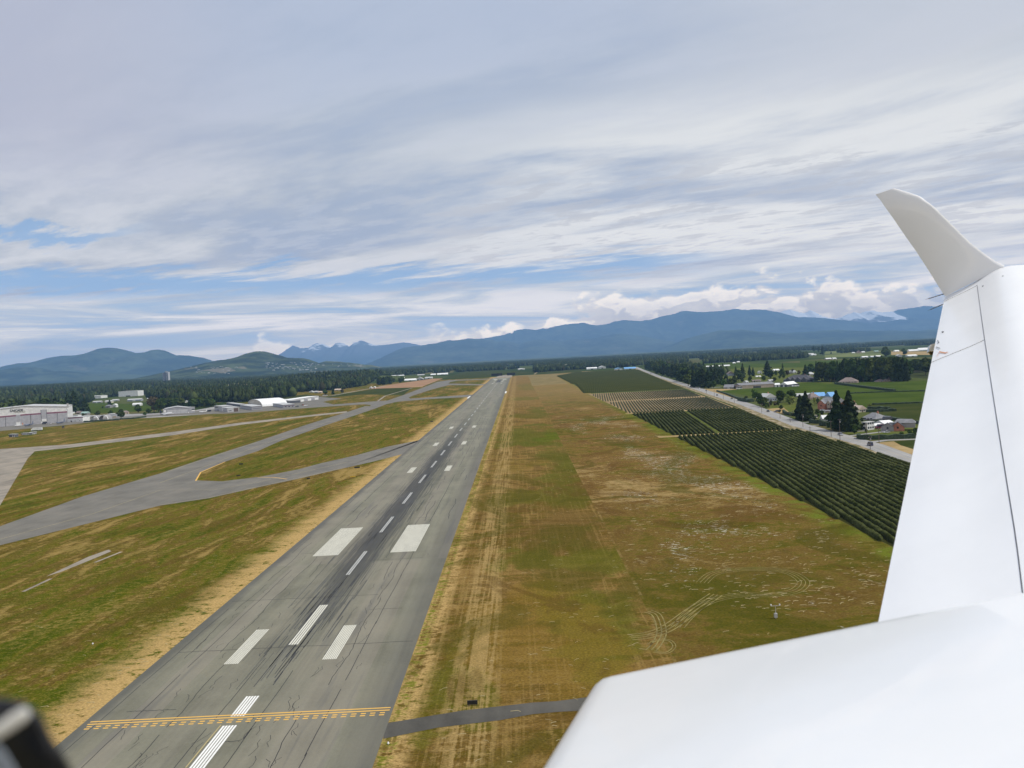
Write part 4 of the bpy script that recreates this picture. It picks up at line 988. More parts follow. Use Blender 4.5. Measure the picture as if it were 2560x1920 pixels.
# ---- large hangar with the lettering
hg = Bld("hangar", "huge pale hangar lettered CASCADE above grey doors and a maroon stripe", "hangar", 'i', [(-320,902),(1165,796)], 75)
hg.body([(-320,608),(0,570),(440,520),(800,523),(1165,528)], w_hang, r_lgrey, 'profile', over=.8, th=.5)
def base_y(x): return 796+(1165-x)*106/1485
hg.poly("door_stripe", [(-320,725),(275,672),(275,697),(-320,750)], m_red, .22)
hg.poly("door_stripe", [(352,664),(706,638),(706,662),(352,688)], m_red, .22)
hg.poly("door_stripe", [(806,630),(1160,608),(1160,632),(806,655)], m_red, .22)
for a, c, ty in ((-320,95,735),(102,275,706),(354,526,686),(538,708,672),(808,985,654),(993,1158,640)):
    sl = -.075; hg.poly("hangar_door", [(a, ty-(0)*sl), (c, ty+(c-a)*sl), (c, base_y(c)-1), (a, base_y(a)-1)], w_hdoor, .18)
for x in (98, 532, 989): hg.poly("door_seam", [(x-4, base_y(x)-170), (x+4, base_y(x)-170), (x+4, base_y(x)-2), (x-4, base_y(x)-2)], m_tdark, .26)
hg.poly("tail_door", [(706,583),(800,578),(812,775),(722,782)], w_hdoor, .32)
hg.poly("tail_door_frame", [(702,583),(708,583),(724,782),(718,782)], m_tdark, .36); hg.poly("tail_door_frame", [(798,578),(804,578),(818,774),(811,774)], m_tdark, .36)
hg.poly("side_panel", [(277,670),(350,665),(352,790),(280,797)], w_hdoor, .30); hg.poly("side_panel", [(1160,570),(1166,570),(1166,790),(1160,792)], w_grey, .3)
hg.poly("low_panel", [(285,808),(352,803),(352,840),(285,845)], m_wdoor, .36); hg.poly("low_panel", [(725,745),(806,738),(806,775),(725,782)], m_wdoor, .40)
for xq, w_ in ((258, 5.5), (420, 5.5), (328, 3.0)):
    u_, z_ = hg.f(xq, 533); MB().loft([[(u_+math.cos(a)*w_*k, 6+math.sin(a)*w_*.6*k, z_-1.5+dz) for a in np.linspace(0, 2*math.pi, 11)[:-1]] for k, dz in ((1, 0), (1, 1.2), (.7, 2.2), (.25, 2.7))]).build("roof_vent", m_conc, hg.roof)
u_, z_ = hg.f(1152, 527); MB().box(u_, 1, z_-2, u_+2.2, 4, z_+5).build("chimney", m_conc, hg.roof)
def text(name, body, parent, x, z, y, w, hgt, m, bold=0.0):
    cu = bpy.data.curves.new(name, 'FONT'); cu.body = body; cu.size = 1; cu.extrude = .02; cu.offset = bold; cu.resolution_u = 2
    o = bpy.data.objects.new(name+"_tmp", cu); COL.objects.link(o); dg = bpy.context.evaluated_depsgraph_get(); dg.update()
    me = bpy.data.meshes.new_from_object(o.evaluated_get(dg)); bpy.data.objects.remove(o); me.name = name
    n = len(me.vertices); c = np.zeros(n*3); me.vertices.foreach_get('co', c); c = c.reshape(-1, 3)
    mn, mx = c.min(0), c.max(0); X_ = (c[:,0]-mn[0])/(mx[0]-mn[0])*w+x; Z_ = (c[:,1]-mn[1])/(mx[1]-mn[1])*hgt+z
    c2 = np.stack([X_, y-(c[:,2]-mn[2])*2, Z_], -1); me.vertices.foreach_set('co', c2.ravel()); me.materials.clear(); me.materials.append(m); me.update()
    o = bpy.data.objects.new(name, me); link(o, parent); return o
ua_, za_ = hg.f(170, 622); ub_, zb_ = hg.f(396, 571)
text("sign_lettering", "CASCADE", hg.e, ua_, (za_+hg.f(396,606)[1])/2, -.2, ub_-ua_, abs(hg.f(170,580)[1]-hg.f(170,620)[1]), m_letter, .035)
ua_, za_ = hg.f(243, 644); ub_, _ = hg.f(442, 630)
text("sign_lettering", "AEROSPACE", hg.e, ua_, za_+.6, -.2, ub_-ua_, 2.3, m_letter2)
an = Bld("annex", "low white annex with a maroon stripe beside the huge hangar", "building", 'i', [(1170,799),(1432,790)], 22).body((1300,710), w_white, r_lgrey)
an.poly("stripe", [(1172,724),(1432,704),(1432,718),(1172,740)], m_red); an.door(-8, -6, 2.4, m_tdark); an.wins(3, 1, 1.2)
Bld("shed", "small pale flat roofed shed behind the white annex", "shed", 'i', [(1205,735),(1350,728)], 10).body((1280,678), w_white, r_lgrey).door(-3, 0, 2.5, m_tdark)
for lab, x0, x1, yb, yt in (("left arch of the pair of open white arched shelters", 1530,1697,776,686), ("right arch of the pair of open white arched shelters", 1700,1868,768,672)):
    s = Bld("arch_shelter", lab, "shelter", 'i', [(x0,yb),(x1,yb-6)], 9, "open white arched shelters"); h = s.f((x0+x1)/2, yt)[1]; rr = s.L/2
    for nm, y0, y1, t0, mm in (("arch_rim", -.2, .9, 1.0, m_wdoor), ("arch_cover", .9, 9, .35, w_mid)):
        arc_o = [(-math.cos(a)*rr, math.sin(a)**.75*h) for a in np.linspace(0, math.pi, 17)]; arc_i = [(-math.cos(a)*(rr-t0), math.sin(a)**.75*(h-t0)) for a in np.linspace(0, math.pi, 17)]
        mb = MB(); n = 17; mb.v = [(p[0], y0, p[1]) for p in arc_o]+[(p[0], y0, p[1]) for p in arc_i]+[(p[0], y1, p[1]) for p in arc_o]+[(p[0], y1, p[1]) for p in arc_i]
        for i in range(n-1): mb.f += [(i, n+i, n+i+1, i+1), (2*n+i, 2*n+i+1, 3*n+i+1, 3*n+i), (i, i+1, 2*n+i+1, 2*n+i), (n+i, 3*n+i, 3*n+i+1, n+i+1)]
        mb.build(nm, mm, s.e)
    MB().box(-rr*.6, 3, 0, rr*.5, 5, 1.4).build("stored_crate", m_conc, s.e)
s = Bld("container", "tall plain white container building by the arched shelters", "container", 'i', [(1872,716),(2050,708)], 8).body((1960,653), w_white, r_white); s.poly("yellow_skirt", [(1955,712),(2010,708),(2010,698),(1955,702)], m_yellow); s.door(-9, -7, 3, m_tdark)
s = Bld("hut", "small open black hut with a white roof on the grass at far left", "hut", 'i', [(155,1055),(262,1055)], 4).body((208,1010), w_dark, r_lgrey); s.poly("door", [(215,1052),(228,1052),(228,1028),(215,1028)], m_wdoor); s.poly("door", [(244,1052),(256,1052),(256,1028),(244,1028)], m_wdoor)
s = Bld("trailer", "grey flat roofed trailer between the black hut and white truck", "trailer", 'i', [(372,1022),(505,1018)], 4).body((440,990), w_dark, r_lgrey); s.poly("skirt", [(380,1018),(500,1015),(500,996),(380,998)], w_lgrey); s.door(1, 2, 2, m_wdoor)
s = Bld("trailer", "grey trailer with a white end nearest the white truck", "trailer", 'i', [(512,1010),(602,1004)], 7).body((560,975), w_mid, r_lgrey); s.poly("end_panel", [(515,1006),(600,1002),(600,985),(515,1000)], m_wdoor)
# lorry
t_ = empty("truck", (*G('i', 655, 944), 0), R_(8)); tag(t_, "white box truck parked on the grass before the big hangar", "truck")
MB().box(-6.2,-1.3,1.0,5.6,1.3,4.2).build("cargo_box", w_white, t_); MB().box(-8.2,-1.2,.7,-6.4,1.2,3.0).build("cab", w_white, t_); MB().box(-8.0,-1.0,.4,5.4,1.0,.95).build("chassis", m_tdark, t_)
for x in (-7, 2.5, 4.2):
    for y in (-1.15, 1.15): MB().cyl((x,y-.15,.5),(x,y+.15,.5),.5,n=12).build("wheel", m_tdark, t_)
MB().box(-8.23,-.95,1.9,-8.21,.95,2.7).build("windscreen", m_glass, t_)
s = empty("sign_frame", (*G('i', 1092, 908), 0), .2); tag(s, "small dark square frame sign on the grass before the big hangar", "sign"); MB().box(-1.6,-.1,1.2,1.6,.1,3.4).build("panel", m_tdark, s); MB().box(-1.5,-.1,0,-1.3,.1,1.2).build("leg", m_tdark, s); MB().box(1.3,-.1,0,1.5,.1,1.2).build("leg", m_tdark, s)

# ---- parked aircraft
def plane(name, label, r, x, y, rz, Lf, cols, tall=False, group="aircraft parked on the apron"):
    e = empty(name, (*G(r, x, y), 0), rz); tag(e, label, "aircraft", group); f_m, t_m = cols; R = Lf*.065
    prof = [(-.50,.15,.35),(-.46,.55,.15),(-.38,.9,0),(-.2,1,0),(.1,1,0),(.3,.7,.15),(.45,.35,.35),(.5,.15,.45)]
    secs = [[(X*Lf, math.cos(a)*R*k, R*1.9+dz*R+math.sin(a)*R*k) for a in np.linspace(0, 2*math.pi, 13)[:-1]] for X, k, dz in prof]
    MB().loft(secs).build("fuselage", f_m, e, smooth=True)
    for sgn in (-1, 1):
        hz_ = R*(2.7 if tall else 1.2); p = [(-.08*Lf, 0), (.06*Lf, 0), (.02*Lf, sgn*.52*Lf), (-.04*Lf, sgn*.52*Lf)]
        if sgn < 0: p = p[::-1]
        MB().prism(p, hz_, hz_+.18).build("wing", f_m, e)
        p = [(.42*Lf, 0), (.50*Lf, 0), (.50*Lf, sgn*.17*Lf), (.45*Lf, sgn*.17*Lf)]; p = p if sgn > 0 else p[::-1]
        MB().prism(p, R*2.6, R*2.6+.1).build("tailplane", t_m, e)
        MB().cyl((-.12*Lf, sgn*.16*Lf, hz_-.3), (.02*Lf, sgn*.16*Lf, hz_-.3), R*.35, R*.25).build("engine", t_m, e)
    fh_ = Lf*.27; mb = MB(); mb.v = [(.36*Lf,-.12,R*2.3),(.50*Lf,-.12,R*2.3),(.52*Lf,-.08,R*2.3+fh_),(.45*Lf,-.08,R*2.3+fh_)]; mb.v += [(a, -b_, c) for a, b_, c in mb.v]
    mb.f = [(0,1,2,3),(7,6,5,4),(0,4,5,1),(1,5,6,2),(2,6,7,3),(3,7,4,0)]; mb.build("tail_fin", t_m, e)
    MB().box(-.47*Lf, -R*.5, R*2.3, -.42*Lf, R*.5, R*2.7).build("windscreen", m_glass, e)
    for X, Yy in ((-.36*Lf, 0), (.03*Lf, R*1.2), (.03*Lf, -R*1.2)): MB().cyl((X, Yy-.12, .35), (X, Yy+.12, .35), .35, n=10).build("wheel", m_tdark, e)
c_gb = mat("blue_grey_paint", (.13,.15,.20), .5); c_wh = mat("white_plane_paint", (.75,.75,.74), .4); c_nv = mat("navy_paint", (.03,.04,.08), .4); c_or = mat("orange_paint", (.60,.20,.06), .5)
plane("parked_aircraft", "blue grey tall finned aircraft left before the hangar doors", 'i', 500, 870, R_(85), 19, (c_gb, c_gb), True)
plane("parked_aircraft", "blue grey tall finned aircraft at the right hangar doors", 'i', 1048, 830, R_(85), 19, (c_gb, c_gb), True)
plane("parked_aircraft", "white jet with a navy tail before the peaked grey hangar", 'j', 815, 680, R_(172), 24, (c_wh, c_nv))
plane("parked_aircraft", "small white aircraft right of the peaked grey hangar", 'j', 1432, 632, R_(10), 13, (c_wh, c_wh))
plane("parked_aircraft", "small cream aircraft beside a dark car east of the hangars", 'k', 1408, 522, R_(165), 10, (c_wh, c_or))
plane("parked_aircraft", "orange and white small plane at the hangar's left doors", 'i', 325, 868, R_(20), 12, (c_wh, c_or))

# ---- vehicles
def car(label, x, y, rz, col, cat="car", name="parked_car", sc=1.0, z=0.0, kind='car', group=None):
    e = empty(name, (x, y, z), rz); tag(e, label, cat, group); m = mat("car_paint", col, .3, coat=.5); e.scale = (sc, sc, sc)
    H1, H2 = (.95, 1.5) if kind == 'car' else (1.2, 2.1)
    prof = [(-2.25,.35),(-2.28,.75),(-2.1,H1*.93),(-.95,H1),(.0,H1),(1.7,H1),(2.2,H1*.92),(2.28,.6),(2.2,.35)]
    secs = [[(px_, s_*(.86 if abs(s_) == 1 else 1)*.98, pz) for px_, pz in prof] for s_ in (-1,-.93,.93,1)]
    MB().loft(secs).build("body", m, e)
    cp = [(-1.1,H1),(-.45,H2),(1.0,H2+.02),(1.85,H1)] if kind == 'car' else [(-1.5,H1),(-1.0,H2),(2.0,H2),(2.2,H1)]
    secs = [[(a, s_*(.80 if c > H1 else .90), c+.003) for a, c in cp] for s_ in (-1, 1)]
    MB().loft(secs).build("cabin_glass", m_glass, e)
    a0, a1 = cp[1][0]+.1, cp[2][0]-.1; MB().box(a0, -.76, H2+.006, a1, .76, H2+.05).build("car_roof", m, e)
    for X in (-1.4, 1.35):
        for Yy in (-.83, .83): w_ = MB().cyl((X, Yy-.1, .33), (X, Yy+.1, .33), .33, n=12).build("wheel", m_tdark, e); MB().cyl((X, Yy-.11, .33), (X, Yy+.11, .33), .17, n=8).build("rim", m_conc, w_)
    for Yy in (-.6, .6): MB().box(-2.30, Yy-.16, .58, -2.25, Yy+.16, .72).build("headlight", m_wdoor, e); MB().box(2.26, Yy-.16, .62, 2.31, Yy+.16, .76).build("tail_light", m_red, e)
    return e
def onroad(label, y, side, col, kind='car', g="cars driving on the public road", sc=1.0, name="car"):
    x = roadx(y)+side*2.1; a = math.atan2(roadx(y+10)-roadx(y-10), 20); car(label, x, y, math.pi/2-a+(math.pi if side < 0 else 0)*1+0, col, "car", name, sc, .11, kind, g)
y_ = lambda r, x, y: G(r, x, y)[1]
onroad("silver grey car on the road beside the big conifer pair", y_('m',1115,765), 1, (.45,.46,.48), sc=1.15)
onroad("dark blue car nearest the wing on the public road", y_('m',1483,912), -1, (.02,.03,.09), 'van', sc=1.15)
onroad("black car on the road level with the tan lawn", y_('m',128,440), 1, (.02,.02,.025), sc=1.1)
onroad("dark car on the road before the brown rows end", y_('n',745,862), 1, (.03,.03,.035), sc=1.1)
onroad("small dark car farther up the road beside the pole row", y_('n',573,808), -1, (.03,.03,.04), sc=1.1)
onroad("white van on the road passing the dark tree belt", y_('n',256,713), 1, (.75,.75,.75), 'van', sc=1.2)
onroad("dark car on the road well up the dark tree belt", y_('n',176,682), -1, (.04,.04,.045), sc=1.1)
onroad("pale car on the road just past the white van", y_('n',352,745), 1, (.30,.32,.36), sc=1.0)
onroad("grey car far up the road near the belt's middle", 1850, 1, (.25,.26,.28), sc=1.1); onroad("black car far up the road toward its vanishing end", 2150, -1, (.03,.03,.03), sc=1.1)
def pk(label, r, x, y, rz, col, kind='car', sc=1.0, cat="car", name="parked_car"): X, Yy = G(r, x, y); return car(label, X, Yy, rz, col, cat, name, sc, 0.06, kind)
pk("white car parked before the grey roofed corner house", 'm', 1750, 732, R_(10), (.75,.75,.75))
pk("dark maroon pickup beside the white two storey house", 'm', 1660, 672, R_(5), (.20,.02,.05), 'van', 1.5, "van", "van")
pk("black truck with pale cab parked behind the corner house", 'm', 1748, 575, R_(5), (.03,.035,.04), 'van', 1.9, "truck", "truck")
pk("dark grey car parked beside the tan lawn by the road", 'm', 238, 445, R_(5), (.10,.09,.10), 'car', 1.4)
pk("white car parked before the brick house", 'm', 862, 425, R_(5), (.75,.75,.75)); pk("yellow white camper van under the conifers by the hedge", 'm', 775, 535, R_(70), (.70,.62,.40), 'van', 1.4, "van", "van")
pk("white van at the left end of the long grey barn", 'n', 862, 718, R_(5), (.75,.75,.74), 'van', 1.9, "van", "van"); pk("white car right of the black sided shed", 'n', 1680, 682, R_(3), (.75,.75,.75), 'van', 2.2, "van", "van")
pk("black van parked at the big hangar's tail door", 'i', 770, 835, R_(80), (.02,.02,.03), 'van', 1.8, "van", "van"); pk("low white car right of the black van on the apron", 'i', 845, 835, R_(10), (.75,.75,.74), 'car', 1.5)
pk("dark tug vehicle right of the small white aircraft", 'j', 1540, 618, R_(60), (.05,.05,.06), 'van', 1.5, "van", "van"); pk("dark car parked beside the low block hangar", 'k', 1265, 533, R_(10), (.04,.04,.05), 'car', 1.4)
pk("dark car parked beside the small cream aircraft", 'k', 1362, 508, R_(10), (.05,.04,.05), 'car', 1.3); pk("white car parked at the near end of the farm road", 'k', 1725, 345, R_(10), (.75,.75,.75), 'van', 1.6, "van", "van")
pk("white van parked beside the farm road's end", 'k', 1765, 344, R_(10), (.75,.75,.75), 'van', 1.5, "van", "van")

# ---- hangar row left of centre
s = Bld("hangar", "grey hangar with a low peaked roof and pale sliding doors", "hangar", 'j', [(745,674),(1182,643)], 36); s.body([(745,592),(785,568),(985,530),(1182,548)], w_grey, r_lgrey, 'profile')
for a, c in ((815,930),(932,1048),(1050,1168)): s.poly("hangar_door", [(a, 592-(a-815)*.055), (c, 592-(c-815)*.055), (c, 671-(c-745)*.071), (a, 671-(a-745)*.071)], w_lgrey)
s.poly("sign_panel", [(755,590),(796,586),(796,622),(755,626)], m_wdoor)
s = Bld("office_block", "square grey office block joined to the peaked hangar's right side", "building", 'j', [(1184,642),(1298,631)], 30).body((1240,540), w_grey, r_lgrey); s.poly("window", [(1240,572),(1290,567),(1290,583),(1240,588)], m_glass); s.poly("pale_band", [(1238,592),(1292,588),(1292,602),(1238,606)], m_wdoor); s.door(-7, -5.5, 2.4, m_wdoor)
s = Bld("hangar", "low white block hangar behind the one with brown door", "hangar", 'j', [(1635,600),(1765,612),(1960,598)], 24).body((1700,522), w_lgrey, r_lgrey); s.poly("window", [(1640,532),(1692,534),(1692,545),(1640,545)], m_glass); s.door(-3, 1, 3, m_tdark)
s = Bld("hangar", "low white block hangar with a brown door at its right end", "hangar", 'j', [(1775,616),(1860,626),(2066,611)], 24).body((1860,556), w_lgrey, r_lgrey)
s.wins(3, 1, 1.5, 2.2, 1.4); MB().box(s.L/2-.03, s.D*.55, .1, s.L/2+.16, s.D*.95, s.H*.85).build("brown_door", m_brn, s.e); MB().box(s.L/2-.03, s.D*.1, 1.5, s.L/2+.1, s.D*.35, 2.6).build("window", m_glass, s.e)
s = Bld("house", "brown hip roofed house behind the low white hangars", "house", 'k', [(20,452),(275,442)], 22).body((150,425), w_white, r_brown, 'hip', 5.5); s.wins(5, 1, 1.0, 2.4, 1.6); s.door(-1, .6, 2.3, m_tdark)
s = Bld("shed", "dark open shed with white roof edge below the hip roofed house", "shed", 'k', [(45,500),(275,530)], 10).body((150,478), w_dark, r_lgrey); s.door(-4, 0, 2.6, m_tdark)
s = Bld("hangar", "purple grey box hangar row left of the white dome", "hangar", 'k', [(285,560),(480,592),(668,578)], 24).body((480,530), w_grey, r_lgrey)
for k in range(6): s.door(-s.L/2+3+k*(s.L-6)/6, -s.L/2+1.2+(k+1)*(s.L-6)/6+1, s.H*.7, w_lgrey, "hangar_door")
MB().box(s.L/2-.03, 2, s.H*.35, s.L/2+.1, s.D-2, s.H*.42).build("wall_stripe", m_tdark, s.e)
s = Bld("hangar", "purple grey box hangar in front of the long white hangar", "hangar", 'k', [(848,522),(1025,553),(1218,537)], 22).body((1025,502), w_grey, r_lgrey)
for k in range(5): s.door(-s.L/2+3+k*(s.L-6)/5, -s.L/2+1.2+(k+1)*(s.L-6)/5+1, s.H*.7, w_lgrey, "hangar_door")
for k in range(3): MB().box(s.L/2-.03, s.D*(.15+.3*k), 1.3, s.L/2+.1, s.D*(.28+.3*k), 2.6).build("window", m_glass, s.e)
MB().box(s.L/2-.03, .3, s.H*.62, s.L/2+.1, s.D-.3, s.H*.70).build("wall_stripe", m_red, s.e)
s = Bld("dome_hangar", "white arched fabric hangar with a dark red open front", "hangar", 'k', [(412,500),(662,528)], 46); h_ = s.f(535, 405)[1]
top_ = [(-math.cos(a), math.sin(a)**.8*h_) for a in np.linspace(0, math.pi, 15)]
mb = MB(); n = 15; ro = s.L/2; mb.v = [(p[0]*ro, 0, p[1]+.1) for p in top_]+[(p[0]*ro, s.D, p[1]+.1) for p in top_]+[(p[0]*(ro-.4), 0, max(0, p[1]-.3)) for p in top_]+[(p[0]*(ro-.4), s.D, max(0, p[1]-.3)) for p in top_]
for i in range(n-1): mb.f += [(i, i+1, n+i+1, n+i), (2*n+i, 3*n+i, 3*n+i+1, 2*n+i+1), (i, 2*n+i, 2*n+i+1, i+1)]
mb.f += [tuple(range(2*n-1, n-1, -1))]; autosm(mb.build("fabric_cover", r_white, s.e))
mb = MB(); pp = [(p[0]*(ro-.5), max(0, p[1]-.4)) for p in top_ if p[1] > h_*.0]; MB().box(-ro*.85, 1.5, 0, ro*.85, 1.8, h_*.62).build("door", m_brn, s.e)
mb.v = [(p[0], 1.2, p[1]) for p in pp]; mb.f = [tuple(range(len(pp)))]; mb.v += [(p[0], 1.4, p[1]) for p in pp]; mb.f += [tuple(range(2*len(pp)-1, len(pp)-1, -1))]; mb.build("end_wall", w_cream, s.e)
s = Bld("long_hangar", "long white hangar with a pale roof stretching toward the crops", "hangar", 'k', [(1120,472),(1640,404)], 26).body([(1120,418),(1380,380),(1640,344)], w_lgrey, r_white, 'profile')
for k in range(8): s.door(-s.L/2+2+k*(s.L-4)/8, -s.L/2+.6+(k+1)*(s.L-4)/8, s.H*.55, w_white if k % 2 else w_grey, "hangar_door")
for k in (2, 4, 6): s.door(-s.L/2+1.0+k*(s.L-4)/8, -s.L/2+2.1+k*(s.L-4)/8, s.H*.8, w_grey, "pilaster")
s = Bld("hangar", "dark open bay at the left end of the long white hangar", "hangar", 'k', [(880,462),(1112,476)], 24).body((1000,428), w_dark, r_lgrey); s.door(-s.L*.4, s.L*.4, 3.2, m_tdark, "bay_opening")

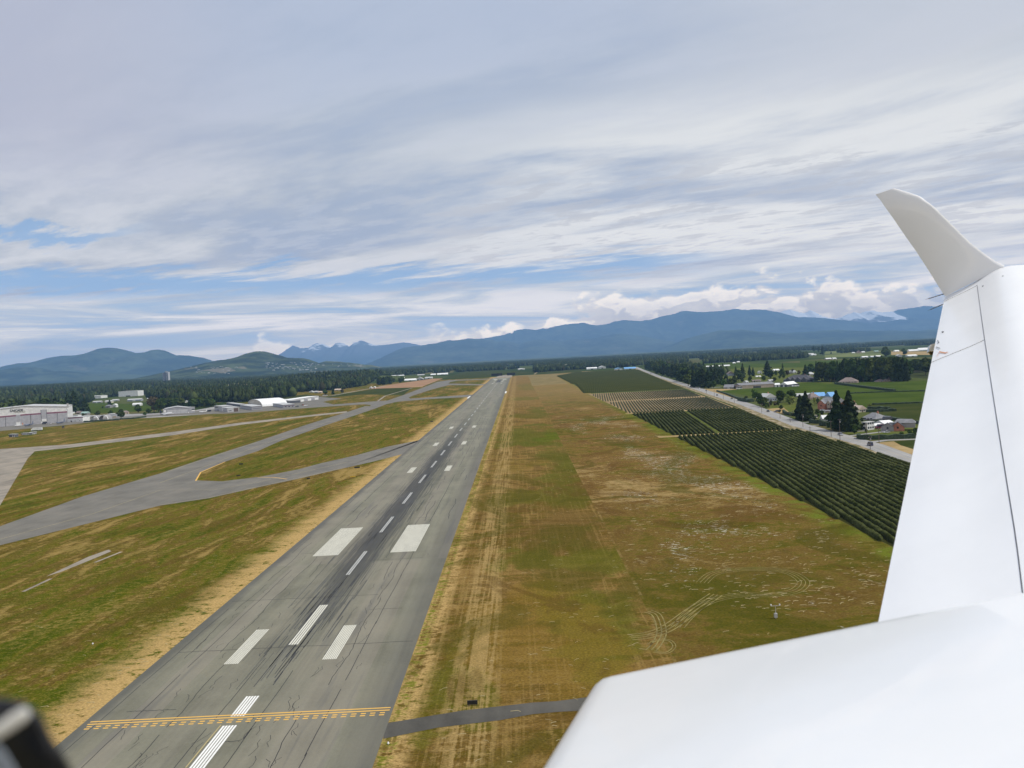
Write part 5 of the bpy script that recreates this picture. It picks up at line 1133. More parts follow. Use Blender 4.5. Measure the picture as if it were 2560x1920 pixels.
# ---- farm buildings: (region, base pts, top, depth, wall, roof, kind, rise, name, label)
FB = [
 ('i', [(1378,425),(1745,398)], (1560,350), 40, w_white, r_white, 'flat', 0, 'warehouse', "large white warehouse among the trees behind the big hangar"),
 ('i', [(1385,470),(1470,462)], (1430,405), 14, w_white, r_white, 'gable', 3, 'barn', "bright white gabled barn below the large white warehouse"),
 ('j', [(-22,372),(312,360)], (140,262), 40, w_white, r_lgrey, 'flat', 0, 'warehouse', "second large white warehouse partly hidden by dark conifers"),
 ('i', [(1600,470),(1742,462)], (1670,447), 12, w_mid, r_lgrey, 'ridge', 2.5, 'barn', "pale roofed low barn beside the green field"),
 ('i', [(1810,470),(1925,462)], (1870,440), 12, w_cream, r_lgrey, 'ridge', 3, 'barn', "cream sided barn at the top of the green field"),
 ('i', [(1930,440),(2035,432)], (1980,420), 12, w_mid, r_lgrey, 'ridge', 3, 'barn', "grey barn right of the cream sided barn"),
 ('i', [(1945,545),(2008,540)], (1975,500), 9, w_white, r_white, 'gable', 2.5, 'house', "small bright white house on the green field"),
 ('i', [(1815,555),(1900,550)], (1855,520), 12, w_mid, r_grey, 'hip', 3, 'house', "grey house left of the small bright white house"),
 ('i', [(1395,680),(1500,675)], (1450,645), 12, w_mid, r_green, 'ridge', 3, 'shed', "pale green roofed shed behind the arched shelters"),
 ('i', [(1310,660),(1385,655)], (1350,635), 10, w_tan, r_brown, 'ridge', 3, 'house', "tan house left of the pale green roofed shed"),
 ('i', [(1215,655),(1258,652)], (1236,640), 7, w_white, r_white, 'barrel', 2, 'tank_shed', "round topped white shed at the hangar's corner"),
 ('i', [(900,440),(978,434)], (940,412), 12, w_white, r_white, 'gable', 3, 'house', "bright white house in the trees above the big hangar"),
 ('i', [(985,432),(1042,428)], (1013,418), 9, w_white, r_lgrey, 'ridge', 2, 'house', "small white house right of the bright one in the trees"),
 ('i', [(865,345),(930,340)], (897,333), 9, w_white, r_white, 'ridge', 2, 'shed', "thin white shed high in the left forest"),
 ('i', [(1458,150),(1575,144)], (1515,140), 22, w_white, r_white, 'ridge', 7, 'warehouse', "far white warehouse standing out above the left forest"),
 ('j', [(125,440),(360,430)], (240,410), 14, w_blue, r_lgrey, 'ridge', 3, 'barn', "long pale roofed barn left of the brown bushy trees"),
 ('j', [(215,520),(345,512)], (280,500), 12, w_white, r_white, 'barrel', 4.5, 'dome_shed', "white domed shed on the green field"),
 ('j', [(470,405),(532,402)], (500,396), 10, w_white, r_white, 'barrel', 2.5, 'shed', "small white shed among the brown bushy trees"),
 ('j', [(940,472),(1000,468)], (970,452), 12, w_white, r_lgrey, 'gable', 3, 'house', "white house behind the peaked grey hangar"),
 ('j', [(1065,465),(1130,458)], (1100,444), 12, w_white, r_lgrey, 'ridge', 3, 'house', "second white house behind the peaked grey hangar"),
 ('j', [(1140,455),(1205,450)], (1170,440), 10, w_white, r_lgrey, 'ridge', 2, 'shed', "low white shed right of the two white houses"),
 ('j', [(1362,432),(1462,425)], (1410,418), 12, w_white, r_white, 'ridge', 2, 'shed', "white shed left of the long thin greenhouse"),
 ('j', [(1518,425),(1735,398)], (1620,408), 12, w_white, r_white, 'barrel', 2.4, 'greenhouse', "long thin white greenhouse above the hip roofed house"),
 ('j', [(1335,308),(1470,303)], (1400,292), 14, w_white, r_white, 'ridge', 3, 'barn', "white barn with a raised end high in the trees"),
 ('j', [(1240,312),(1290,308)], (1265,296), 10, w_white, r_white, 'ridge', 3, 'barn', "small white barn left of the barn with the raised end"),
 ('j', [(1008,322),(1038,320)], (1022,310), 8, w_white, r_lgrey, 'ridge', 2, 'shed', "tiny white shed beside a reddish tree"),
 ('j', [(90,660),(160,650)], (125,625), 10, w_tan, r_brown, 'ridge', 3, 'shed', "tan shed beside the bare dirt yard"),
 ('k', [(1468,290),(1540,284)], (1505,270), 10, w_white, r_white, 'gable', 2, 'house', "white house at the left end of the farmstead"),
 ('k', [(1560,300),(1620,292)], (1590,275), 10, w_mid, r_lgrey, 'ridge', 2.5, 'house', "grey roofed house left of the tan roofed farmhouse"),
 ('k', [(1630,302),(1690,294)], (1660,278), 10, w_tan, r_tanr, 'ridge', 2.5, 'house', "tan roofed farmhouse below the two silos"),
 ('k', [(1868,140),(1930,136)], (1900,126), 12, w_white, r_white, 'ridge', 3, 'barn', "white barn just above the two silos"),
 ('k', [(1800,78),(1920,72)], (1860,66), 14, w_mid, r_green, 'ridge', 4, 'barn', "green grey roofed barn above the white barn and silos"),
 ('k', [(2070,130),(2112,126)], (2090,120), 9, w_white, r_white, 'ridge', 2, 'shed', "small white shed in the trees right of the silos"),
 ('k', [(1910,258),(2010,250)], (1960,240), 12, w_tan, r_tanr, 'ridge', 3, 'house', "tan roofed house right of the silos"),
 ('l', [(478,330),(508,328)], (493,318), 9, w_white, r_white, 'gable', 2.5, 'shed', "left of two small white peaked sheds by the farm road"),
 ('l', [(518,327),(548,324)], (533,314), 9, w_white, r_white, 'gable', 2.5, 'shed', "right of two small white peaked sheds by the farm road"),
 ('l', [(506,252),(536,249)], (520,232), 12, w_white, r_white, 'ridge', 2, 'house', "white two storey house alone in the dark trees"),
 ('l', [(730,198),(872,190)], (800,186), 25, w_white, r_white, 'ridge', 5, 'barn', "long white barn behind the dark trees at the field's end"),
 ('l', [(835,222),(878,220)], (856,208), 16, w_white, r_white, 'ridge', 3, 'barn', "small white barn right behind the dark grove"),
 ('l', [(880,243),(1012,236)], (945,232), 30, w_white, r_white, 'ridge', 5, 'barn', "broad white barn fronting the reddish field"),
 ('l', [(1012,233),(1100,228)], (1056,222), 18, w_dark, r_lgrey, 'gable', 9, 'barn', "grey roofed barn with a dark gabled front"),
 ('l', [(1116,217),(1202,213)], (1160,206), 20, w_white, r_lgrey, 'ridge', 4, 'barn', "grey white barn right of the dark gabled front"),
 ('l', [(1030,182),(1110,178)], (1070,174), 16, w_mid, r_lgrey, 'ridge', 4, 'barn', "grey roofed barn behind the dark gabled one"),
 ('l', [(1182,177),(1240,175)], (1210,170), 18, w_white, r_white, 'ridge', 5, 'barn', "bright white barn left of the longest far barn"),
 ('l', [(1258,174),(1380,168)], (1320,165), 20, w_white, r_white, 'ridge', 6, 'barn', "longest bright white barn beyond the reddish field"),
 ('l', [(1605,122),(1680,120)], (1640,116), 20, w_white, r_white, 'ridge', 4, 'barn', "white barn at the foot of the central treeline"),
 ('l', [(1703,121),(1738,119)], (1720,116), 16, w_white, r_white, 'ridge', 4, 'barn', "short white barn right of the one at the central treeline"),
 ('l', [(1822,112),(1872,110)], (1847,106), 14, w_tan, r_brown, 'ridge', 4, 'house', "tan house under the trees at the runway's far end"),
 ('l', [(2195,112),(2240,110)], (2215,104), 14, w_white, r_white, 'ridge', 3, 'house', "white house under the trees just right of the runway end"),
 ('c', [(190,363),(250,360)], (220,356), 18, w_cream, r_lgrey, 'ridge', 3, 'barn', "cream barn left of the far dirt road"),
 ('c', [(345,337),(400,335)], (372,330), 18, w_white, r_lgrey, 'ridge', 4, 'barn', "grey white barn behind the far dirt road"),
 ('c', [(505,345),(540,343)], (522,330), 18, w_cream, r_lgrey, 'ridge', 4, 'barn', "cream barn right of the far dirt road"),
 ('c', [(585,342),(655,338)], (620,322), 24, w_white, r_white, 'ridge', 4, 'barn', "bright white barn at the middle of the far farms"),
 ('c', [(668,328),(688,326)], (678,315), 14, w_white, r_white, 'ridge', 3, 'shed', "small white shed right of the bright middle barn"),
 ('c', [(720,322),(772,319)], (746,311), 18, w_white, r_white, 'ridge', 4, 'barn', "white barn left of the blue roofed barns"),
 ('c', [(812,316),(832,314)], (822,307), 14, w_white, r_white, 'ridge', 3, 'shed', "tiny white shed in the trees above the farm cluster"),
 ('c', [(785,360),(875,356)], (830,348), 22, w_white, r_white, 'ridge', 4, 'barn', "left bright white barn at the edge of the dark crop"),
 ('c', [(888,352),(950,348)], (920,338), 22, w_white, r_white, 'gable', 6, 'barn', "right bright white barn at the edge of the dark crop"),
 ('c', [(870,314),(955,309)], (912,303), 26, w_cream, r_lgrey, 'ridge', 6, 'barn', "cream long barn above the pair of bright white barns"),
 ('c', [(1030,367),(1092,364)], (1060,352), 24, w_white, r_blue, 'gable', 4, 'barn', "left barn with a sky blue roof before the tree belt"),
 ('c', [(1110,358),(1210,354)], (1160,350), 24, w_white, r_blue, 'ridge', 5, 'barn', "right longer barn with a sky blue roof before the tree belt"),
 ('n', [(272,402),(728,382)], (500,387), 18, w_white, r_white, 'barrel', 3.5, 'greenhouse', "very long low white greenhouse across the right fields"),
 ('n', [(325,440),(465,436)], (395,418), 16, w_cream, r_white, 'ridge', 3, 'barn', "white roofed barn under the long greenhouse's left end"),
 ('n', [(577,487),(703,484)], (640,474), 16, w_dark, r_white, 'ridge', 3.5, 'barn', "white roofed open barn right of the dark conifers"),
 ('n', [(700,525),(790,520)], (745,490), 14, w_blue, r_brown, 'gable', 5, 'house', "blue grey gabled house behind the round trees"),
 ('n', [(465,298),(515,296)], (490,286), 16, w_white, r_white, 'ridge', 3, 'barn', "short white barn left of the cream one in the far fields"),
 ('n', [(520,290),(606,282)], (563,276), 16, w_cream, r_white, 'ridge', 3, 'barn', "longer cream white barn in the far right fields"),
 ('n', [(775,343),(808,341)], (790,335), 12, w_white, r_white, 'ridge', 3, 'house', "white house at the foot of the far wood"),
 ('n', [(835,328),(872,326)], (853,321), 12, w_white, r_white, 'ridge', 3, 'house', "second white house right of the one at the far wood's foot"),
 ('n', [(875,712),(1380,684)], (1120,648), 26, w_tan, r_grey, 'ridge', 3, 'long_barn', "very long pinkish grey barn beside the green field"),
 ('n', [(637,712),(782,708)], (710,688), 16, w_mid, r_grey, 'ridge', 4, 'shed', "small grey barn left of the very long pinkish barn"),
 ('n', [(805,697),(870,694)], (838,684), 10, w_white, r_green, 'ridge', 2.5, 'shed', "little green roofed shed between the two grey barns"),
 ('n', [(1382,686),(1458,683)], (1420,650), 20, w_white, r_white, 'ridge', 2, 'shed', "white stepped shed at the long barn's right end"),
 ('n', [(1462,684),(1560,684),(1720,668)], (1510,650), 20, w_dark, r_white, 'gable', 4, 'shed', "black sided shed with a white gabled roof"),
 ('n', [(1505,614),(1888,610)], (1700,580), 26, w_dark, r_dark, 'hip', 8, 'mansion', "large dark roofed mansion with gables beyond the green field"),
 ('n', [(1880,515),(1955,512)], (1918,492), 12, w_cream, r_white, 'hip', 3.5, 'house', "pale roofed house between the conifers"),
 ('n', [(1150,490),(1195,488)], (1172,468), 12, w_white, r_lgrey, 'gable', 3, 'house', "small white house left of the biggest conifer"),
 ('n', [(1110,540),(1180,537)], (1145,531), 8, w_white, r_white, 'ridge', 1.5, 'shed', "low white shed before the biggest conifer"),
 ('n', [(1305,608),(1375,604)], (1340,596), 10, w_cream, r_lgrey, 'ridge', 2.5, 'house', "cream house above the long pinkish barn"),
 ('n', [(965,625),(1000,622)], (982,608), 8, w_white, r_lgrey, 'ridge', 2, 'shed', "small white shed behind the long barn's left half"),
 ('n', [(1060,612),(1180,606)], (1120,598), 10, w_tan, r_brown, 'ridge', 2.5, 'house', "low tan house behind the long barn"),
 ('n', [(1370,455),(1450,452)], (1410,440), 14, w_cream, r_white, 'ridge', 3, 'house', "cream house right of the biggest conifer"),
 ('n', [(1600,490),(1640,487)], (1620,470), 10, w_mid, r_lgrey, 'gable', 4, 'house', "left steep roofed house among the purple trees"),
 ('n', [(1660,485),(1700,482)], (1680,468), 10, w_white, r_white, 'gable', 4, 'house', "right steep white house among the purple trees"),
 ('n', [(1865,222),(1950,218)], (1905,204), 18, w_cream, r_lgrey, 'ridge', 4, 'barn', "pale barn left of the lone far conifer"),
 ('n', [(1915,228),(1985,224)], (1950,212), 16, w_white, r_white, 'ridge', 3, 'barn', "white barn under the lone far conifer"),
 ('n', [(1430,218),(1490,216)], (1460,212), 14, w_white, r_white, 'ridge', 3, 'house', "white house on top of the far wood"),
 ('n', [(1515,216),(1575,213)], (1545,208), 14, w_white, r_white, 'ridge', 3, 'house', "second white house on top of the far wood"),
 ('n', [(1290,205),(1350,202)], (1320,199), 14, w_white, r_lgrey, 'ridge', 3, 'house', "pale house at the left of the far wood's top"),
 ('o', [(405,368),(487,364)], (445,350), 16, w_tan, r_white, 'ridge', 3, 'barn', "left long barn behind the tall tree belt"),
 ('o', [(510,360),(562,356)], (536,346), 14, w_white, r_white, 'ridge', 3, 'barn', "short white barn right of the left one behind the belt"),
 ('o', [(962,338),(1052,332)], (1005,322), 16, w_white, r_white, 'ridge', 3, 'barn', "long bright barn low above the tall tree belt"),
 ('o', [(1095,330),(1138,327)], (1116,318), 14, w_white, r_white, 'ridge', 3, 'barn', "short bright barn between two long ones above the belt"),
 ('o', [(1150,326),(1248,320)], (1200,312), 16, w_white, r_white, 'ridge', 3, 'barn', "long bright barn ending at the round dark tree"),
 ('o', [(1500,325),(1570,320)], (1535,300), 16, w_lgrey, r_lgrey, 'gable', 4, 'barn', "grey gabled barn right of the round dark tree"),
 ('o', [(1665,318),(1805,312)], (1735,302), 22, w_white, r_white, 'ridge', 3.5, 'barn', "broad white barn at the right near the wing"),
 ('o', [(1680,238),(1830,230)], (1755,226), 22, w_white, r_white, 'ridge', 6, 'greenhouse', "left far greenhouse near the wing's hinge fairing"),
 ('o', [(1830,228),(1985,220)], (1905,212), 22, w_white, r_white, 'ridge', 9, 'greenhouse', "right far greenhouse nearest the wing's hinge fairing"),
 ('o', [(1462,242),(1530,238)], (1496,233), 18, w_white, r_white, 'ridge', 5, 'barn', "far white barn between two round trees"),
 ('o', [(952,258),(1000,254)], (976,248), 14, w_white, r_white, 'ridge', 4, 'house', "far white house under the trees on the pale field"),
 ('o', [(808,264),(845,262)], (826,258), 12, w_white, r_white, 'ridge', 3, 'house', "small far white house left on the pale field"),
 ('o', [(885,268),(945,264)], (915,245), 14, w_tan, r_brown, 'gable', 6, 'house', "brown far house left of the white one on the pale field"),
 ('o', [(1150,245),(1210,241)], (1180,236), 14, w_mid, r_green, 'ridge', 4, 'house', "green roofed far house on the pale field"),
 ('o', [(140,612),(222,605)], (180,585), 14, w_cream, r_lgrey, 'hip', 4, 'house', "cream house left of the narrow tall conifer"),
 ('o', [(590,730),(885,722)], (740,700), 20, w_tan, r_brown, 'hip', 6, 'bungalow', "wide brown roofed bungalow under the tall tree belt"),
 ('o', [(1190,708),(1310,702)], (1250,695), 12, w_tan, r_brown, 'hip', 3, 'bungalow', "low left wing house beside the bigger pinkish bungalow"),
 ('o', [(1290,702),(1512,692)], (1400,676), 20, w_tan, r_brown, 'hip', 6.5, 'bungalow', "bigger pinkish bungalow at the right of the tree belt"),
 ('o', [(1640,640),(1690,636)], (1665,600), 10, w_white, r_white, 'ridge', 2, 'house', "white house behind the bare trunks"),
 ('m', [(60,300),(238,285)], (150,245), 14, w_blue, r_lgrey, 'gable', 5, 'house', "pale blue grey gabled house among trees at the road"),
 ('m', [(505,235),(700,228)], (600,215), 14, w_mid, r_lgrey, 'ridge', 2.5, 'barn', "grey white roofed barn behind the left conifers"),
 ('m', [(700,270),(830,262)], (765,240), 14, w_tan, r_brown, 'hip', 5, 'house', "brown hip roofed house left of the blue roofed barn"),
 ('m', [(730,243),(908,236)], (820,222), 16, w_lgrey, r_blue, 'ridge', 4, 'barn', "blue roofed barn behind the brick house"),
 ('m', [(978,248),(1060,243)], (1020,228), 14, w_white, r_blue, 'ridge', 5, 'barn', "smaller blue roofed barn right behind the brick house"),
 ('m', [(1300,405),(1350,402),(1480,385)], (1325,372), 14, w_cream, r_tanr, 'gable', 4.5, 'house', "beige house with two gables right of the conifers"),
 ('m', [(1355,450),(1480,440)], (1420,405), 10, w_cream, r_tanr, 'gable', 3.5, 'garage', "beige front garage of the house right of the conifers"),
 ('m', [(832,560),(870,568),(905,555)], (850,535), 9, w_lgrey, r_white, 'gable', 3, 'shed', "white gabled shed behind the hedge"),
 ('m', [(1395,555),(1600,565)], (1490,535), 16, w_mid, r_grey, 'hip', 4.5, 'house', "grey hip roofed house behind the white two storey house"),
 ('m', [(1720,640),(1860,630)], (1790,600), 12, w_white, r_white, 'ridge', 2, 'garage', "white flat garage behind the corner house"),
 ('m', [(1568,665),(1700,655)], (1630,628), 8, w_white, r_white, 'ridge', 1.2, 'carport', "white low carport beside the two storey house"),
]
for (rg, base, top, dep, wl_, rf_, kd, rh, nm, lb) in FB:
    s = Bld(nm, lb, nm.replace('_', ' ').split()[-1] if nm not in ('tank_shed', 'long_barn') else nm.split('_')[-1], rg, base, dep, flat=len(base) == 2 and G(rg, *base[0])[1] > 1400)
    Yd = s.e.location.y
    s.body(top, wl_, rf_, kd, rh, chimney=nm in ('house', 'mansion') and Yd < 1300)
    s.H = max(s.H, 2.2) if s.H else 3
    if nm in ('house', 'bungalow', 'mansion', 'garage'):
        s.door(-.6, .6, 2.1, m_brn if wl_ is not w_dark else m_wdoor)
        if Yd < 2600: s.wins(2 if s.L < 14 else 6, 1, 1.0, min(1.8, s.L/8), 1.2)
    elif nm != 'greenhouse': s.door(-s.L*.12, s.L*.10, min(3.2, s.H*.8), m_tdark if wl_ in (w_white, w_cream, w_tan) else m_wdoor)
# mansion gables, brick house, two storey house, corner house
X0 = G('n', 1690, 612)
def gable(parent, x, y, z, w, d, h, rh, wm, rm, win=True):
    g_ = MB(); g_.v = [(x-w/2,y,z),(x+w/2,y,z),(x+w/2,y+d,z),(x-w/2,y+d,z),(x-w/2,y,z+h),(x+w/2,y,z+h),(x+w/2,y+d,z+h),(x-w/2,y+d,z+h),(x,y,z+h+rh),(x,y+d,z+h+rh)]
    g_.f = [(0,1,5,8,4),(1,2,6,5),(2,3,7,9,6),(3,0,4,7)]; gb = g_.build("gable", wm, parent)
    o = .35; r = MB(); e1 = (x-w/2-o, z+h-o*rh/(w/2)+.02); e2 = (x+w/2+o, z+h-o*rh/(w/2)+.02); zt = z+h+rh+.05
    r.v = [(e1[0],y-o,e1[1]),(x,y-o,zt),(e2[0],y-o,e2[1]),(e1[0],y+d,e1[1]),(x,y+d,zt),(e2[0],y+d,e2[1])]; r.v += [(a, b_, c+.18) for a, b_, c in r.v]
    r.f = [(6,9,10,7),(7,10,11,8),(0,1,4,3),(1,2,5,4),(0,6,7,1),(1,7,8,2),(0,3,9,6),(2,8,11,5)]
    r.build("gable_roof", rm, gb)
    if win: MB().box(x-.6, y-.08, z+h*.55, x+.6, y+.02, z+h*.55+1.4).build("window", m_glass, gb)
    return gb
for o in [o for o in COL.objects if o.name.startswith('mansion')]:
    for x, w_ in ((-14, 7), (-5, 6), (4, 8), (15, 8)): gable(o, x, -2.5, 0, w_, 5, 4.6, 3.4, w_dark, r_dark)
s = Bld("house", "large red brick house with three gables and arched windows", "house", 'm', [(818,410),(1045,417)], 17).body((930,318), w_brick, r_grey, 'ridge', 4.5, chimney=True)
gable(s.e, -s.L*.26, -3, 0, 7.5, 4, s.H*.95, 3.2, w_brick, r_grey); gable(s.e, s.L*.12, -1.2, s.H*.3, 3.2, 3, s.H*.75, 2.4, w_tan, r_grey); gable(s.e, s.L*.36, -1.2, s.H*.3, 3.2, 3, s.H*.75, 2.4, w_tan, r_grey)
s.wins(3, 2, .9, 1.5, 1.7, 3.0, x0=0, x1=s.L/2-.5); s.door(1.2, 3.0, 2.8, m_brn)
s = Bld("garage", "flat dark roofed garage in front of the brick house", "garage", 'm', [(850,450),(1050,452)], 8).body((950,430), w_tan, r_grey); s.door(-6, -3, 2.2); s.door(1, 4, 2.2)
s = Bld("house", "white two storey flat roofed house right of the big conifers", "house", 'm', [(1408,692),(1480,697),(1608,685)], 16).body((1440,590), w_white, r_lgrey); s.wins(2, 2, 1.0, 1.2, 1.4, 3.0)
for z_ in (1.1, 4.2):
    for k in range(3): MB().box(s.L/2-.02, s.D*(.12+.3*k), z_, s.L/2+.08, s.D*(.12+.3*k)+1.5, z_+1.3).build("window", m_glass, s.e)
s = Bld("house", "grey roofed corner house with a brick front near the wing", "house", 'm', [(1715,705),(1925,705)], 14).body((1820,675), w_mid, r_dark, 'hip', 4.0)
gable(s.e, -s.L*.25, -3, 0, 8, 5, 3.2, 2.6, w_mid, r_dark); gable(s.e, s.L*.42, -1.5, 0, 8, 6, 3.4, 3, w_brick, r_dark); MB().box(2, 3, s.H+.5, 15, 11, s.H+4.0).build("upper_storey", w_mid, s.e)
mb = MB(); mb.v = [(1.4,2.4,s.H+4.01),(15.6,2.4,s.H+4.01),(15.6,11.6,s.H+4.01),(1.4,11.6,s.H+4.01),(3.6,7,s.H+6.4),(13.2,7,s.H+6.4)]; mb.f = [(0,1,5,4),(2,3,4,5),(1,2,5),(3,0,4),(3,2,1,0)]; mb.build("upper_roof", r_grey, s.e); s.wins(3, 1, 1, x0=-2, x1=8); s.door(-7, -3.5, 2.3)
# silos, tower, poplars
for lab, x in (("left of the two white silos at the farmstead", 1824), ("right of the two white silos at the farmstead", 1862)):
    X, Yy = G('k', x, 212); e = empty("silo", (X, Yy, 0)); tag(e, lab, "silo", "white farm silos"); z1 = alt('k', x, 160, Yy); MB().cyl((0,0,0),(0,0,z1),3.1,n=16).build("silo_shaft", w_white, e, True); MB().cyl((0,0,z1),(0,0,z1+2.2),3.2,.4,n=16).build("silo_cap", r_white, e)
Yt = 5200.0; xt = float(ray('j', 790, 60)[0]*Yt); e = empty("apartment_tower", (xt, Yt, 0)); tag(e, "lone high rise tower standing above the left forest", "tower"); zt = alt('j', 790, -70, Yt)
hw = abs(float(ray('j', 838, 60)[0]-ray('j', 738, 60)[0]))*Yt/2; MB().box(-hw, 0, 0, hw*.15, 26, zt-5).build("tower_wing", w_blue, e); MB().box(hw*.18, -3, 0, hw, 24, zt).build("tower_wing", w_lgrey, e); MB().box(-hw*.1, -4, 0, hw*.16, 4, zt-2).build("stair_shaft", m_tdark, e); MB().box(-hw*.3, 6, zt, hw*.4, 16, zt+5).build("roof_plant", m_conc, e)
nfl = int(zt/3.4)
for xx0, xx1, yy0 in ((-hw*.95, -hw*.15, -.25), (hw*.25, hw*.95, -3.25)):
    mb = MB()
    for k in range(6, nfl-1):
        mb.box(xx0, yy0, k*3.4+.6, xx1, yy0+.2, k*3.4+2.2)
    tag(mb.build("window_bands", m_glass, e), kind='stuff')

# ---- hill houses placed on the hill surface
from mathutils.bvhtree import BVHTree
hill = [o for o in COL.objects if o.name == 'hill'][0]
hb_ = BVHTree.FromPolygons([v.co.copy() for v in hill.data.vertices], [tuple(p.vertices) for p in hill.data.polygons])
hp = None; cnt = 0
for k in range(120):
    rg = 'b' if k < 85 else 'a'
    if rg == 'b': x, y = random.uniform(210, 620), random.uniform(280, 345)
    else: x, y = random.uniform(1640, 2050), random.uniform(335, 402)
    if rg == 'b' and random.random() < .25: x, y = random.uniform(600, 1100), random.uniform(285, 320)
    d = ray(rg, x, y); dv = Vector(d).normalized(); hit = hb_.ray_cast(Vector((0, 0, CAMH)), dv)
    if not hit[0]: continue
    P_ = hit[0]
    if hp is None:
        hp = empty("hill_house", P_, 0); tag(hp, "tiny pale house among many on the wooded hillside", "house", "houses on the wooded hill")
        reg(MB().box(-9,-6,-4,9,6,6).build("wall", w_mid, hp)); mb = MB(); mb.v = [(-10,-7,6),(10,-7,6),(10,7,6),(-10,7,6),(-10,0,10),(10,0,10)]; mb.f = [(0,1,5,4),(2,3,4,5),(1,2,5),(3,0,4),(3,2,1,0)]; reg(mb.build("roof", r_lgrey, hp)); c_ = hp
    else: c_ = copy_tree(hp); c_.location = P_
    c_.rotation_euler = (0, 0, random.uniform(-.5, .5)); sc_ = random.uniform(.35, .85); c_.scale = (sc_*random.uniform(.9, 2.2), sc_, sc_*.8); cnt += 1

# ---- poles
m_wood = mat("weathered_pole_wood", (.14,.11,.09), .85, nz=.2); m_trf = mat("transformer_grey", (.35,.35,.36), .5)
def pole(label, x, y, h, tr=False, a=0.1, g="utility poles along the public road"):
    e = empty("utility_pole", (x, y, 0), a); tag(e, label, "utility pole", g); MB().cyl((0,0,0),(0,0,h),.20,.13).build("shaft", m_wood, e)
    MB().box(-1.1,-.07,h-.9,1.1,.07,h-.72).build("crossarm", m_wood, e)
    for k in (-1, 0, 1): MB().cyl((k*.95,0,h-.72),(k*.95,0,h-.45),.06,n=6).build("insulator", m_wdoor, e)
    if tr: MB().cyl((.42,0,h-2.6),(.42,0,h-1.5),.3,n=10).build("transformer", m_trf, e)
PL = [('m',25,450,330,0,"utility pole by the road at the pale gabled house"),('m',278,532,400,0,"utility pole before the dark parked car by the road"),('m',418,582,440,0,"utility pole beside the low hedge on the road's field side"),('m',595,652,470,1,"utility pole with a transformer before the left conifers"),
      ('m',985,785,560,0,"utility pole left of the silver car"),('m',1107,832,535,1,"utility pole at the silver car with a transformer"),('m',1525,962,775,1,"utility pole beside the dark blue car"),('m',1480,826,600,0,"utility pole behind the corner hedge"),('m',1647,872,670,0,"utility pole at the side road's corner"),
      ('m',692,712,640,0,"short pole stub on the gravel verge"),('m',132,395,310,0,"pole on the house side of the road left of the tan lawn"),('m',1165,718,600,0,"slim pole between the two tall conifers"),('m',455,500,420,0,"pole on the house side near the tan lawn"),
      ('n',385,770,700,0,"fourth utility pole up the road beside the brown rows"),('n',500,820,730,0,"utility pole level with the young rows' near edge"),('n',632,862,770,0,"utility pole level with the green field's left corner"),('n',790,915,820,0,"utility pole where the dark rows start")]
for rg, x, y, yt, tr, lb in PL: X, Yy = G(rg, x, y); pole(lb, X, Yy, max(3.5, alt(rg, x, yt, Yy)), tr)

# ---- hedges
m_hedge = mat("clipped_hedge", (.030,.050,.020), .8, nz=.5, nscale=1.2)
def hedge(label, r, pts, h, w=1.8, g=None):
    P_ = [G(r, *p) for p in pts]; V = []; n = 0; ln = []
    for i in range(len(P_)-1):
        L_ = math.dist(P_[i], P_[i+1]); k = max(2, int(L_/1.0)); ln += [(P_[i][0]+(P_[i+1][0]-P_[i][0])*j/k, P_[i][1]+(P_[i+1][1]-P_[i][1])*j/k) for j in range(k)]
    ln.append(P_[-1]); V2, _ = ribbon(ln, w); secs = []
    for i in range(len(ln)):
        a, b_ = V2[2*i], V2[2*i+1]; j = lambda s=.22: random.uniform(-s, s); hh = h*(1+.1*math.sin(i*.7))+j(.15); m_ = ((a[0]+b_[0])/2, (a[1]+b_[1])/2)
        secs.append([(b_[0]+j(), b_[1]+j(), 0), (b_[0]+j(), b_[1]+j(), hh*.5), (b_[0]+j(), b_[1]+j(), hh*.93), (m_[0]+j(), m_[1]+j(), hh), (a[0]+j(), a[1]+j(), hh*.93), (a[0]+j(), a[1]+j(), hh*.5), (a[0]+j(), a[1]+j(), 0)])
    o = MB().loft(secs).build("hedge", m_hedge); tag(o, label, "hedge", g)
hedge("long dark clipped hedge round the corner garden near the wing", 'm', [(1360,800),(1372,815),(1460,825),(1690,822),(1950,812),(2230,800)], 3.2, 2.4)
hedge("dark hedge beside the road left of the left conifers", 'm', [(322,452),(360,480),(500,498)], 3.0)
hedge("dark hedge between road and white gabled shed", 'm', [(690,590),(760,600),(822,605)], 3.2); hedge("tall dark hedge in front of the white gabled shed", 'm', [(830,628),(930,640)], 4.2, 2.2); hedge("dark hedge leading right to the big conifers", 'm', [(940,655),(1085,662)], 4.0, 2.2)
hedge("upper dark hedge line right of the beige house", 'm', [(1485,412),(1650,408),(1790,418)], 3.0, 3); hedge("lower dark hedge line right of the beige house", 'm', [(1470,445),(1650,440),(1880,430)], 2.6, 3)
hedge("dark hedge behind the corner house edging the field", 'm', [(1700,520),(1900,560),(2230,610)], 2.2, 2.5); hedge("dark hedge behind the two storey house", 'm', [(1572,608),(1705,604)], 3.0, 2.5)
hedge("hedge along the road edge of the green field", 'n', [(540,748),(700,800),(860,860)], 2.0, 2.5); hedge("bushy hedge between green field and the road houses", 'n', [(860,880),(1000,905),(1060,900)], 4, 4)
hedge("long dark windbreak crossing the wide green field", 'd', [(1100,428),(1300,455),(1630,496)], 3.0, 3); hedge("thin dark hedge line in the middle of the wide green field", 'd', [(1200,515),(1500,502),(1900,492)], 1.4, 2.5); hedge("dark hedge line dividing the wide green fields", 'd', [(1430,613),(1650,606),(1900,597)], 1.6, 3)
